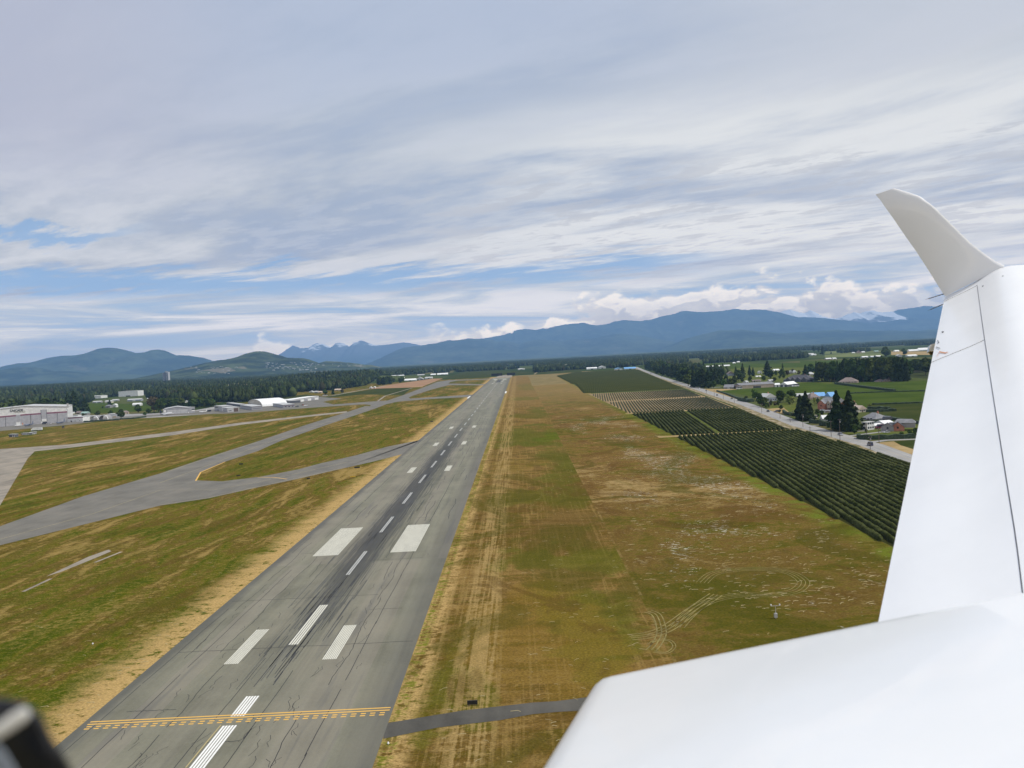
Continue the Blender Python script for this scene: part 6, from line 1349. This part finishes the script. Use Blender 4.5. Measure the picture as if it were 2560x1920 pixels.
hedge("dark hedge hugging the field edge by the bungalow", 'o', [(190,712),(330,712)], 2.2, 3); hedge("low shrub row before the arched shelters", 'i', [(1450,800),(1700,785),(2060,765)], 2.2, 4); hedge("dark shrub line beside the hut's dirt yard", 'j', [(0,755),(240,740),(440,715)], 2.2, 4)

# ---- trees
def leafmat(name, c0, c1, rnd=.22):
    m = bpy.data.materials.new(name); m.use_nodes = True; q = NB(m.node_tree); bs = m.node_tree.nodes['Principled BSDF']; bs.inputs['Roughness'].default_value = .75; bs.inputs['Specular IOR Level'].default_value = .03
    f1 = q.noise(q.n('ShaderNodeTexCoord').outputs['Object'], .45, 4, .6); o = q.n('ShaderNodeObjectInfo').outputs['Random']; c = q.mix(q.mr(f1, .35, .65), c0, c1)
    h = q.n('ShaderNodeHueSaturation'); q.put(h.inputs['Value'], q.mr(o, 0, 1, 1-rnd, 1+rnd*1.3, False)); q.put(h.inputs['Hue'], q.mr(q.m('FRACT', q.mul(o, 7.3)), 0, 1, .475, .52, False)); q.put(h.inputs['Color'], c); q.put(bs.inputs['Base Color'], h.outputs[0]); return m
l_con = leafmat("conifer_needles", (.018,.032,.011), (.045,.064,.022)); l_dec = leafmat("broad_leaves", (.028,.048,.010), (.068,.095,.022)); l_yel = leafmat("yellow_green_leaves", (.13,.16,.035), (.22,.25,.07)); l_bri = leafmat("bright_green_leaves", (.045,.085,.015), (.085,.14,.03)); l_pur = leafmat("brownish_leaves", (.06,.055,.030), (.10,.085,.045)); m_bark = mat("bark", (.10,.075,.055), .9, nz=.3)
def leaves(C, N, size, rs):     # quads at centres C facing roughly N
    n = len(C); N = N+rs.normal(0, .45, C.shape); N /= np.linalg.norm(N, axis=1)[:, None]+1e-9
    a = np.cross(N, rs.normal(0, 1, C.shape)); a /= np.linalg.norm(a, axis=1)[:, None]+1e-9; b_ = np.cross(N, a); s = (size*rs.uniform(.6, 1.4, n))[:, None]
    V = np.stack([C-a*s-b_*s*.7, C+a*s-b_*s*.7, C+a*s*.6+b_*s, C-a*s*.6+b_*s], 1).reshape(-1, 3); F = np.arange(4*n).reshape(n, 4); return V, F
def conifer(H, R, nL, seed, bare=.05, irr=.2):
    rs = np.random.default_rng(seed); f = rs.random(nL)**.75; z = H*(bare+(1-bare)*f); 
    lvl = 1+irr*np.sin(f*rs.uniform(30, 45)+rs.uniform(0, 6)); az_ = rs.uniform(0, 2*math.pi, nL); side = 1+irr*.9*np.sin(az_*2+rs.uniform(0, 6)+f*9)
    rr = R*np.clip(1-f, .02, 1)**.78*np.minimum(1, .45+f*5)*lvl*side*rs.uniform(.55, 1.08, nL)
    C = np.stack([np.cos(az_)*rr, np.sin(az_)*rr, z-rr*.18], -1); N = np.stack([np.cos(az_)*.7, np.sin(az_)*.7, np.full(nL, .75)], -1)
    V, F = leaves(C, N, R*(.20 if nL > 500 else .30)*(1.15-f*.6), rs)
    k = len(V); n = 7; core = []; 
    for zz, r_ in ((bare*H, .25), (.18*H, .62), (.5*H, .40), (.8*H, .18), (.97*H, .02)): core += [(math.cos(2*math.pi*i/n)*R*r_, math.sin(2*math.pi*i/n)*R*r_, zz) for i in range(n)]
    cf = [(k+j*n+i, k+j*n+(i+1) % n, k+(j+1)*n+(i+1) % n, k+(j+1)*n+i) for j in range(4) for i in range(n)]
    return np.vstack([V, core]), np.vstack([F, np.array(cf)])
def broad(H, R, nL, seed, low=.16):
    rs = np.random.default_rng(seed); nc = 17; cen = []; rad = []
    for i in range(nc):
        a = rs.uniform(0, 2*math.pi); zf = rs.uniform(0, 1); prof = math.sin(math.pi*(.14+.80*zf))**.7; d = R*.62*prof*rs.uniform(.2, 1); cen.append((math.cos(a)*d, math.sin(a)*d, H*(low+.10+(.80-low)*zf))); rad.append(R*rs.uniform(.26, .46))
    cen = np.array(cen); rad = np.array(rad); w = rs.integers(0, nc, nL); dv = rs.normal(0, 1, (nL, 3)); dv /= np.linalg.norm(dv, axis=1)[:, None]; dv[:, 2] = np.abs(dv[:, 2])*.9-.15
    C = cen[w]+dv*(rad[w]*rs.uniform(.75, 1.08, nL))[:, None]; C[:, 2] = np.clip(C[:, 2], H*low*.7, H); V, F = leaves(C, dv+np.array([0, 0, .3]), np.full(nL, R*(.13 if nL > 500 else .2)), rs)
    bm = bmesh.new()
    for c, r_ in zip(cen, rad): bmesh.ops.create_icosphere(bm, subdivisions=1, radius=r_*.8, matrix=Matrix.Translation(c))
    bv = np.array([v.co[:] for v in bm.verts]); bv += rs.normal(0, R*.02, bv.shape); bf = [[v.index for v in f.verts] for f in bm.faces]; bm.verts.index_update(); bm.free()
    k = len(V); tri = np.array([[k+a, k+b_, k+c, k+c] for a, b_, c in bf]); return V, F, bv, np.array(bf)+0
def mk_tree(kind, H, R, nL, seed, m, name):
    e = empty(name, (0, 0, -500)); c_ = None
    if kind == 'con':
        V, F = conifer(H, R, nL, seed); me = reg(mesh("crown", V, F, m, e)); reg(MB().cyl((0,0,0),(0,0,H*.9),.018*H,.004*H,n=7).build("trunk", m_bark, e))
    elif kind == 'pine':
        V, F = conifer(H, R, nL, seed, .32, .3); reg(mesh("crown", V, F, m, e)); reg(MB().cyl((0,0,0),(0,0,H*.9),.018*H,.004*H,n=7).build("trunk", m_bark, e))
    else:
        V, F, bv, bf = broad(H, R, nL, seed); fl = [tuple(map(int, f)) for f in F]+[tuple(int(i)+len(V) for i in f) for f in bf]; reg(mesh("crown", np.vstack([V, bv]), fl, m, e))
        mb = MB().cyl((0,0,0),(0,0,H*.45),.028*H,.016*H,n=7)
        for a in (0, 2.1, 4.2): mb.cyl((0,0,H*.28),(math.cos(a)*R*.5, math.sin(a)*R*.5, H*.6),.012*H,.004*H,n=5)
        reg(mb.build("trunk", m_bark, e))
    return e
PROTO = {}
def proto(kind, lod, m, k): 
    key = (kind, lod, m.name, k)
    if key not in PROTO: PROTO[key] = [mk_tree(kind, 25 if kind != 'dec' else 15, {'con': 5.2, 'pine': 4.2, 'dec': 6.5}[kind], {0: 2200, 1: 700, 2: 220}[lod], hash((kind, lod, k)) % 9999 if False else (len(PROTO)*37+k*11+5), m, {'con': 'conifer_tree', 'pine': 'pine_tree', 'dec': 'broadleaf_tree'}[kind]), False]
    return key
def plant(kind, x, y, h, label, wid=1.0, lod=1, m=None, k=0, group=None, z=None):
    m = m or (l_con if kind != 'dec' else l_dec); key = proto(kind, lod, m, k); p = PROTO[key]
    if not p[1]: c_ = p[0]; p[1] = True
    else: c_ = copy_tree(p[0])
    s_ = h/(25 if kind != 'dec' else 15); c_.location = (x, y, float(terr(x, y)) if z is None else z); c_.rotation_euler = (0, 0, random.uniform(0, 6.28)); c_.scale = (s_*wid, s_*wid, s_); tag(c_, label, "tree", group); return c_
def T(kind, r, x, yb, yt, label, wid=1.0, lod=0, m=None, k=0, group=None):
    X, Yy = G(r, x, yb); plant(kind, X, Yy, max(3, alt(r, x, yt, Yy)), label, wid, lod, m, k, group)
for a in (('con','m',560,545,205,"leftmost tall conifer of the left dark clump by the road",1.15,0,None,0),('con','m',640,560,155,"tallest conifer of the left dark clump by the road",1.1,0,None,1),('con','m',600,535,225,"conifer between the two tall ones of the left clump",1.0,0,None,2),('con','m',700,560,330,"short wide conifer at the right of the left clump",1.3,0,None,0),
  ('con','m',1070,690,152,"left of the two tallest conifers by the road",1.0,0,None,2),('con','m',1240,705,150,"right of the two tallest conifers by the road",1.15,0,None,1),('con','m',1150,690,330,"shorter conifer between the two tallest ones",1.2,0,None,0),('con','m',1330,690,480,"low dark conifer right of the two tallest",1.3,0,None,2),('con','m',1195,715,420,"dark conifer just left of the rightmost tall one",1.1,0,None,1),
  ('dec','m',290,315,145,"olive green tree behind the pale gabled house",1.1,0,l_dec,0),('dec','m',435,300,137,"bright green round tree behind the yellow bush",1.1,0,l_bri,1),('dec','m',390,330,212,"left pale yellow green bush tree",1.0,0,l_yel,0),('dec','m',450,335,222,"right pale yellow green bush tree",.9,0,l_yel,1),('dec','m',758,345,248,"yellow green tree left of the brick house",.8,0,l_yel,0),('dec','m',800,350,255,"dark narrow tree touching the brick house",.7,0,l_dec,1),
  ('dec','m',800,505,405,"dark round tree right of the left conifer clump",1.0,0,l_dec,1),('dec','m',970,605,450,"grey green round tree by the white gabled shed",1.1,0,l_dec,0),('dec','m',1310,750,640,"dark round garden tree in front of the tall conifers",1.1,0,l_dec,1),('dec','m',1400,695,605,"dark bushy tree left of the white two storey house",1.0,0,l_dec,0),('dec','m',1470,735,705,"small round garden bush near the corner hedge",1.0,0,l_dec,1),('dec','m',1410,580,520,"dark bush behind the white two storey house",1.4,0,l_dec,0),
  ('dec','m',70,375,245,"dark bushy tree by the road at the pale house",1.2,0,l_dec,1),('dec','m',150,355,285,"low olive bush right of the pale gabled house",1.2,0,l_dec,0),('dec','m',0,360,190,"tall dark tree left of the pale gabled house",.9,0,l_dec,0),('dec','m',860,490,420,"dark bush before the flat dark garage",1.2,0,l_dec,1),
  ('dec','m',1700,660,610,"bush beside the carport",1.2,0,l_dec,0),('dec','m',1960,800,720,"dark tree behind the long corner hedge",1.3,0,l_dec,1),('dec','m',2080,790,700,"dark tree at the corner house's right end",1.2,0,l_dec,0),('dec','m',2160,800,665,"dark tree nearest the wing behind the corner hedge",1.0,0,l_dec,1),('dec','m',1520,385,335,"sandy yellow bush right of the beige house",1.2,0,l_yel,0),
  ('dec','n',1090,885,690,"tall dark green tree at the corner of the green field",.75,0,l_bri,0),('dec','n',1170,890,770,"olive tree right of the tall green field corner tree",.9,1,l_dec,0),('dec','n',960,895,815,"low dark bush at the road end of the green field",1.2,1,l_dec,1),('dec','n',1230,900,830,"dark shrub before the pale blue house",1.2,1,l_dec,0),('dec','n',1450,880,735,"olive round tree over the pale blue house's roof",1.0,1,l_dec,1),
  ('dec','n',640,690,575,"bright round tree at the end of the dark roadside trees",1.3,1,l_bri,0),('dec','n',490,700,590,"round green tree beside the dark roadside trees",1.1,1,l_dec,0),('dec','n',120,670,500,"pale green tree beside the road left of the dark ones",1.2,1,l_dec,1),('dec','n',740,690,560,"olive shrub tree above the small grey barn",1.2,1,l_dec,0),('dec','n',855,600,435,"round dark tree behind the small barns",1.1,1,l_dec,1),('dec','n',790,650,520,"grey green tree right of the blue grey gabled house",1.0,1,l_dec,0),
  ('con','n',300,690,420,"slim dark conifer among the roadside trees",1.2,1,None,0),('con','n',360,690,430,"dark conifer left of the twin roadside conifers",1.3,1,None,1),('con','n',410,700,440,"broad dark conifer among the roadside trees",1.4,1,None,2),('con','n',480,640,440,"left of the twin slim conifers by the white roofed barn",.8,1,None,0),('con','n',520,640,420,"right of the twin slim conifers by the white roofed barn",.8,1,None,1),('con','n',555,650,470,"last slim conifer right of the twin ones",.8,1,None,2),('con','n',240,690,480,"dark conifer by the road before the slim one",1.2,1,None,2),('con','n',190,690,510,"short dark conifer at the road bend",1.3,1,None,0),
  ('con','n',1275,520,300,"biggest broad conifer standing alone on the far lawn",1.5,1,None,1),('con','n',915,560,340,"dark conifer above the long barn's left half",1.0,1,None,0),('con','n',1015,520,368,"slim conifer left of the pair on the far lawn",1.0,1,None,2),('con','n',1065,525,400,"small conifer right of the slim one on the far lawn",1.1,1,None,0),('con','n',1495,450,335,"narrow conifer far right of the biggest one",.7,1,None,1),('con','n',598,455,400,"tiny dark conifer on the far green field",1.2,1,None,2),('con','n',815,520,385,"dark conifer above the blue grey gabled house",1.1,1,None,1),('con','n',690,600,525,"small dark conifer before the blue grey house",1.1,1,None,2),
  ('con','n',1830,555,360,"broad dark conifer right of the mansion",1.4,1,None,0),('con','n',1990,610,312,"narrow tall conifer at the left end of the tall belt",.7,1,None,2),('dec','n',1920,500,345,"green tree behind the pale roofed house",1.2,1,l_dec,0),('dec','n',1020,610,525,"round dark tree behind the long barn",1.1,1,l_dec,1),('dec','n',1210,590,520,"round tree below the biggest conifer",1.1,1,l_dec,0),('dec','n',1320,560,440,"rounded green tree right of the biggest conifer",1.3,1,l_dec,1),('dec','n',1480,530,415,"grey green tree below the narrow conifer",1.2,1,l_dec,0),('dec','n',1560,520,440,"brownish tree left of the steep roofed houses",1.2,1,l_pur,1),('dec','n',1730,510,440,"brownish tree right of the steep roofed houses",1.2,1,l_pur,0),('dec','n',1640,470,420,"brownish tree behind the steep roofed houses",1.2,1,l_pur,1),
  ('dec','o',1315,335,165,"big round dark tree above the belt on the pale fields",1.15,1,l_dec,0),('dec','o',1600,300,190,"big round dark tree beside the broad white barn",1.1,1,l_dec,1),('con','o',345,290,148,"lone narrow conifer on the far right skyline",1.0,2,None,0),('dec','o',215,248,158,"left of two round trees on the far right skyline",.9,2,l_dec,0),('dec','o',288,252,172,"right of two round trees on the far right skyline",.9,2,l_dec,1),('con','o',478,275,235,"tiny conifer alone on the pale field",1.4,2,None,1),
  ('dec','o',1930,605,335,"big olive tree nearest the wing edge",1.0,1,l_dec,0),('dec','o',2000,600,350,"dark tree partly hidden by the wing edge",1.1,1,l_dec,1),('dec','o',1150,350,300,"small dark tree between the bright barns",1.0,2,l_dec,1),
  ('con','i',1540,640,530,"dark conifer by the pale green roofed shed",1.5,1,None,0),('dec','i',1690,690,600,"dark bush tree left of the tall white container",1.5,1,l_dec,0),('dec','i',2095,735,570,"round dark tree right of the tall white container",1.2,1,l_dec,1),('dec','i',1430,700,640,"dark bush before the pale green roofed shed",1.5,1,l_dec,0),('dec','i',1920,680,590,"dark tree behind the tall white container",1.4,1,l_dec,1),('dec','i',1775,560,520,"small round tree on the green field",1.2,1,l_dec,0),('con','i',1900,545,410,"dark tree above the grey house on the green field",1.6,1,None,1),
  ('dec','j',315,645,490,"dark round tree below the white domed shed",1.1,1,l_dec,0),('dec','j',430,690,620,"green bush beside the bare dirt yard",1.2,1,l_bri,0),('dec','j',590,640,350,"brownish tall bushy tree left of the peaked hangar",1.0,1,l_pur,0),('dec','j',680,640,400,"olive bushy tree touching the peaked hangar's left",1.0,1,l_dec,1),('dec','j',500,650,560,"low bush left of the brownish tall tree",1.5,1,l_dec,0),('dec','j',980,420,250,"reddish brown tree beside a tiny white shed",.9,1,l_pur,1),
  ('dec','k',1750,330,225,"dark tree at the left of the farmstead by the silos",1.2,1,l_dec,0),('con','k',1885,320,200,"dark conifer below the right silo",1.3,1,None,0),('dec','k',900,215,120,"pale green tree standing out of the left forest",1.4,1,l_bri,0),('dec','k',2040,300,235,"brownish tree right of the silos",1.4,1,l_pur,1)):
    T(*a)
for i in range(42):
    if i < 22: x = random.uniform(20, 1250); yb = 300+x*.20+random.uniform(-60, 150)*(.5+x/1600); T('dec', 'm', x, yb, yb-random.uniform(35, 75), "small green garden tree among the houses just right of the road", 1.2, 1, random.choice([l_dec, l_bri, l_dec, l_pur]), i % 2, "garden trees among the roadside houses")
    else: x = random.uniform(620, 1900); yb = random.uniform(500, 625); T('dec' if i % 4 else 'con', 'n', x, yb, yb-random.uniform(35, 80), "small tree scattered between the far houses beyond the long barn", 1.2, 2, None, i % 2, "trees scattered between the far houses")
# tall belt on the right, two staggered rows
lab_b = "tall tree in the dense dark belt behind the bungalows"
for i in range(58):
    f = (i+.5)/58; x = 320+(1670-320)*f+random.uniform(-12, 12); row = i % 3
    X, Yy = G('o', x, 702-6*f); Yy += row*16; X *= 1+row*16/Yy
    yt = np.interp(f, [0,.12,.3,.45,.6,.8,.95,1], [400,395,345,330,345,320,315,360])+random.uniform(-6, 45)
    plant('dec' if random.random() < .55 else 'con', X, Yy, alt('o', x, yt, Yy), lab_b, random.uniform(.75, 1.0) if row else .8, 1, None, i % 3, "trees of the tall belt on the right")
for i in range(5):
    x = 1520+i*36; T('pine', 'o', x, 682, 380+random.uniform(-20, 40), "bare trunked tree at the right end of the tall belt", 1.1, 1, None, i % 2, "bare trunked trees ending the belt")
for i in range(12): T('dec', 'o', 1700+i*17, 560, 350+random.uniform(0, 60), "dark tree in the lower grove behind the belt's right end", 1.0, 1, l_dec, i % 2, "trees of the lower grove near the wing")
# roadside belt
for i in range(110):
    Yy = 1330*(2.05**((i+random.random())/110)); off = random.choice([14, 20, 30, 44, 60])+random.uniform(-4, 4)
    plant('con' if random.random() < .72 else 'dec', roadx(Yy)+off, Yy, random.uniform(19, 30), "dark tree in the long belt lining the road's far stretch", random.uniform(.95, 1.35), 2, None, i % 3, "trees of the roadside belt")
# dark clump right behind the big hangar and along the left forest front
for i in range(22):
    x = random.uniform(1110, 1500); T('con', 'i', x, random.uniform(560, 640), random.uniform(250, 380) if x < 1350 else random.uniform(380, 480), "tall dark conifer in the clump behind the big hangar's right end", 1.15, 2, None, i % 3, "conifers behind the big hangar")
for i in range(28):
    x = random.uniform(-100, 1100); Yy = random.uniform(1330, 1420); X = float(ray('i', x, 500)[0]*Yy); plant('dec' if random.random() < .5 else 'con', X, Yy, random.uniform(26, 38), "dark tree of the forest edge right behind the big hangar's roof", 1.3, 2, None, i % 3, "trees behind the big hangar")
for i in range(40):
    f = (i+random.random())/40; x = 620+(1650-620)*f; T('dec' if random.random() < .7 else 'con', 'j', x, 570-40*f+random.uniform(-10, 6), 450+random.uniform(-70, 40)-20*f, "dark bushy tree in the strip behind the peaked grey hangar", 1.3, 2, l_dec if random.random() < .8 else None, i % 2, "trees in the strip behind the grey hangars")

for i in range(34):
    x = random.uniform(560, 872); T('con' if random.random() < .5 else 'dec', 'l', x, 292-(x-560)*.12+random.uniform(-14, 4), 205-(x-560)*.03+random.uniform(-14, 26), "dark tree of the grove between farm road and long white barns", 1.3, 2, None, i % 3, "grove before the long white barns")
# ---- woods: far masses that read as one
m_wood_ = bpy.data.materials.new("wood_foliage"); m_wood_.use_nodes = True; q = NB(m_wood_.node_tree); bs = m_wood_.node_tree.nodes['Principled BSDF']; bs.inputs['Roughness'].default_value = .85; bs.inputs['Specular IOR Level'].default_value = .0
gp = q.n('ShaderNodeNewGeometry').outputs['Position']; f1 = q.noise(gp, .045, 3, .6); f2 = q.noise(gp, .4, 3, .6); f3 = q.noise(gp, .004, 3)
c = q.mix(q.mr(q.add(q.mul(f1, .5), q.mul(f2, .5)), .38, .62), (.014,.024,.009), (.046,.060,.018)); c = q.mix(q.mul(q.mr(f3, .5, .65), .5), c, (.050,.058,.022)); tn = q.n('ShaderNodeAttribute', attribute_name='tone').outputs['Fac']; c = q.mix(1.0, c, q.mr(tn, 0, 1, .55, 1.5, False), 'MULTIPLY'); c = q.mix(q.mul(q.mr(tn, .90, .94), .6), c, (.085,.105,.035)); c = q.mix(q.mul(q.mr(tn, .06, .03), .5), c, (.07,.06,.035)); q.put(bs.inputs['Base Color'], c)
def tmpl(kind, seed, lo=False):
    rs = np.random.default_rng(seed); V = []; F = []
    n = 5 if lo else 7
    if kind == 'con': lv = [(0.05,.62),(.22,1.0),(.40,.68),(.42,.85),(.62,.42),(.64,.58),(.84,.2),(1.0,.02)] if not lo else [(.05,.7),(.25,1.0),(.6,.5),(1.0,.03)]
    else: lv = [(.06,.5),(.22,.95),(.45,1.05),(.66,.85),(.85,.5),(1.0,.08)] if not lo else [(.05,.7),(.4,1.05),(.8,.6),(1.0,.1)]
    for z, r_ in lv:
        o = rs.uniform(0, 6)
        for i in range(n): a = 2*math.pi*i/n+o*.0; rr = r_*rs.uniform(.65, 1.25); V.append((math.cos(a)*rr, math.sin(a)*rr, z+rs.uniform(-.05, .05)*(0 if z > .95 else 1)))
    for j in range(len(lv)-1):
        for i in range(n): i2 = (i+1) % n; F.append((j*n+i, j*n+i2, (j+1)*n+i2)); F.append((j*n+i, (j+1)*n+i2, (j+1)*n+i))
    return np.array(V), np.array(F)
def wood(name, label, P_, H_, W_, con, lo=False):
    Vs = []; Fs = []; Ts = []; k = 0; tm = [(tmpl('con', s, lo), tmpl('dec', s+50, lo)) for s in range(7)]
    kinds = rng.random(len(P_)) < con; ti = rng.integers(0, 7, len(P_)); rot = rng.uniform(0, 6.28, len(P_)); zz = terr(P_[:,0], P_[:,1])
    for t in range(7):
        for kd in (0, 1):
            sel = np.where((ti == t) & (kinds == (kd == 0)))[0]
            if not len(sel): continue
            V0, F0 = tm[t][kd]; c, s_ = np.cos(rot[sel])[:, None], np.sin(rot[sel])[:, None]; w = (W_[sel]*(.62 if kd == 0 else 1.0))[:, None]
            X = (V0[None,:,0]*c-V0[None,:,1]*s_)*w+P_[sel,0][:, None]; Y_ = (V0[None,:,0]*s_+V0[None,:,1]*c)*w+P_[sel,1][:, None]; Z = V0[None,:,2]*(H_[sel]*(1.0 if kd == 0 else .86))[:, None]+zz[sel][:, None]
            Vs.append(np.stack([X, Y_, Z], -1).reshape(-1, 3)); Ts.append(np.repeat(rng.random(len(sel)), len(V0))); Fs.append((F0[None]+(np.arange(len(sel))*len(V0))[:, None, None]+k).reshape(-1, 3)); k += len(sel)*len(V0)
    o = mesh(name, np.vstack(Vs), np.vstack(Fs), m_wood_); at_ = o.data.attributes.new('tone', 'FLOAT', 'POINT'); at_.data.foreach_set('value', np.concatenate(Ts).astype(np.float32)); tag(o, label, "forest", kind='stuff')
def pts(n, az0, az1, y0, y1, mask=None):
    Yy = np.sqrt(rng.uniform(y0**2, y1**2, n)); A = rng.uniform(az0, az1, n); X = A*Yy; k = np.ones(n, bool) if mask is None else mask(A, X, Yy); return np.stack([X[k], Yy[k]], -1), A[k]
# left forest
fr_a = [-.78,-.66,-.60,-.57,-.555,-.50,-.47,-.44,-.40,-.36,-.33,-.30,-.27,-.235,-.20,-.17,-.145,-.12]
fr_y = [1380,1400,1480,1900,2450,2500,2150,1780,1720,1650,1720,1800,1960,2120,2450,3700,4000,4300]
def mL(A, X, Y_):
    f = np.interp(A, fr_a, fr_y); n = fbm(X*.004, Y_*.004, 4, 3); thr = np.where(Y_ < f+350, .36, .42); clear = ((A > -.60) & (A < -.46) & (Y_ < 2500) & (Y_ > 1600) & (n < .62)) | ((A>-.335)&(A<-.24)&(Y_<2150)&(Y_>1750)&(X>-640)&(n<.55))
    return (Y_ > f) & (n > thr) & ~clear
P_, A_2 = pts(52000, -.80, -.12, 1350, 4700, mL); H_ = rng.uniform(13, 32, len(P_))*(1+.25*(vnoise(P_[:,0]*.006, P_[:,1]*.006, 4)-.5)); wood("forest", "dark mixed forest covering the land left of the runway", P_, H_, rng.uniform(5, 10, len(P_)), .5); print("L", len(P_))
P_, _ = pts(26000, -.85, -.12, 4600, 7400, lambda A, X, Y_: fbm(X*.002, Y_*.003, 4, 5) > .40); wood("forest", "farther dark woods below the blue hills on the left", P_, rng.uniform(17, 27, len(P_)), rng.uniform(9, 15, len(P_)), .4, True); print("L2", len(P_))
# centre
def mC(A, X, Y_): n = fbm(X*.004, Y_*.0016, 4, 8); return ((n > .54) & (Y_ > 4150)) | (Y_ > 5600)
P_, _ = pts(26000, -.14, .12, 4100, 6800, mC); wood("forest", "treeline across the far end of the runway", P_, rng.uniform(15, 27, len(P_)), rng.uniform(7, 11, len(P_)), .45, True)
# right belts
def mR(A, X, Y_):
    n = fbm(X*.0035, Y_*.0030, 4, 12); rd = np.interp(Y_, [1290,1910,2715,4500], [291,345,428,620])
    belt = (Y_ < 3300) & (X > rd+60) & (X < rd+150) & (n > .40) & (Y_ > 1750)
    return belt | ((n > .67) & (Y_ > 2900)) | ((Y_ > 3050) & (Y_ < 3500) & (A > .24) & (A < .375) & (n > .3)) | ((Y_ > 3400) & (A < .22) & (n > .40)) | ((Y_ > 5200) & (n > .50)) 
P_, _ = pts(60000, .02, .62, 1700, 7000, mR); wood("forest", "woods and shelter belts spread over the farmland on the right", P_, rng.uniform(15, 27, len(P_)), rng.uniform(6.5, 11, len(P_)), .45, True); print("R", len(P_))
P_, _ = pts(16000, -.9, .75, 6800, 9500, lambda A, X, Y_: fbm(X*.0012, Y_*.003, 4, 15) > .42); wood("forest", "thin dark line of woods at the foot of the mountains", P_, rng.uniform(18, 26, len(P_)), rng.uniform(16, 28, len(P_)), .2, True)
# lombardy-like pale trunks on the left hill
for i, (x, y0, y1) in enumerate(((80,190,140),(190,195,125),(250,200,120),(310,195,150),(352,190,140),(398,190,138))):
    Yy = 2350.0; d = ray('k', x, y0); X = float(d[0]*Yy); z0 = alt('k', x, y0, Yy); z1 = alt('k', x, y1, Yy); e = empty("bare_tree", (X, Yy, float(terr(X, Yy)))); tag(e, "pale bare trunk in the row of six standing in the left forest", "tree", "row of pale bare trunks")
    mb = MB().cyl((0,0,0),(0,0,max(8,z1-float(terr(X,Yy)))),1.3,.7,n=6); mb.build("trunk", mat("pale_bark", (.42,.40,.28), .9, nz=.3), e)

# ---- small airfield furniture
def signbox(label, r, x, y, w, h, m, rz=0.0, name="airfield_sign"):
    X, Yy = G(r, x, y); e = empty(name, (X, Yy, 0), rz); tag(e, label, "sign"); MB().box(-w/2,-.12,.25,w/2,.12,.25+h).build("panel", m, e)
    for k in (-.35, .35): MB().box(w*k-.05,-.05,0,w*k+.05,.05,.25).build("leg", m_tdark, e)
m_bs = mat("black_sign", (.012,.012,.012), .6); m_ys = mat("yellow_sign", (.65,.42,.04), .6)
signbox("small black sign board beside the paved stub right of the runway", 'g', 2010, 722, 2.0, .8, m_bs); signbox("black sign board on the grass left of the angled taxiway", 'h', 1211, 666, 3.6, .9, m_bs); signbox("black sign board inside the grass island", 'h', 498, 644, 2.8, .8, m_bs)
signbox("low dark sign near the taxiway's lower edge", 'h', 912, 733, 2, .7, m_bs); signbox("dark sign at the tip of the grass island", 'h', 482, 714, 2.6, .6, m_bs); signbox("low yellow sign on the grass by the angled taxiway", 'h', 1185, 722, 3, .6, m_ys); signbox("tiny dark sign far along the runway's left side", 'h', 1670, 381, 3, 1, m_bs)
signbox("dark board at the left of the runway's far end", 'l', 1945, 184, 40, 9, m_bs, name="barrier_board"); signbox("dark board at the right of the runway's far end", 'l', 2110, 176, 30, 9, m_bs, name="barrier_board")
def lamp(label, r, x, y):
    X, Yy = G(r, x, y); e = empty("edge_light", (X, Yy, 0)); tag(e, label, "light fixture", "runway edge lights"); MB().cyl((0,0,0),(0,0,.2),.06,n=8).build("stem", m_conc, e); MB().cyl((0,0,.2),(0,0,.45),.2,.12,n=10).build("lens", m_wdoor, e)
lamp("white edge light on the grass right of the runway's near corner", 'g', 1652, 887); lamp("white edge light on the left grass by the runway edge", 'g', 395, 462)
X, Yy = G('f', 1123, 362); e = empty("weather_mast", (X, Yy, 0)); tag(e, "thin weather mast with a lamp crossbar in the right field", "mast"); zt_ = max(3.2, alt('f', 1118, 312, Yy)); MB().cyl((0,0,0),(0,0,zt_),.09,.05).build("mast_pole", m_conc, e); MB().box(-1.1,-.05,zt_-.1,1.1,.05,zt_).build("crossbar", m_conc, e)
for k in (-1.05, 1.05): MB().cyl((k,0,zt_),(k,0,zt_+.35),.16,n=8).build("lamp_head", m_wdoor, e)
MB().box(-.35,-.3,.3,.35,.3,1.3).build("equipment_box", m_conc, e)
print("objects", len(COL.objects))
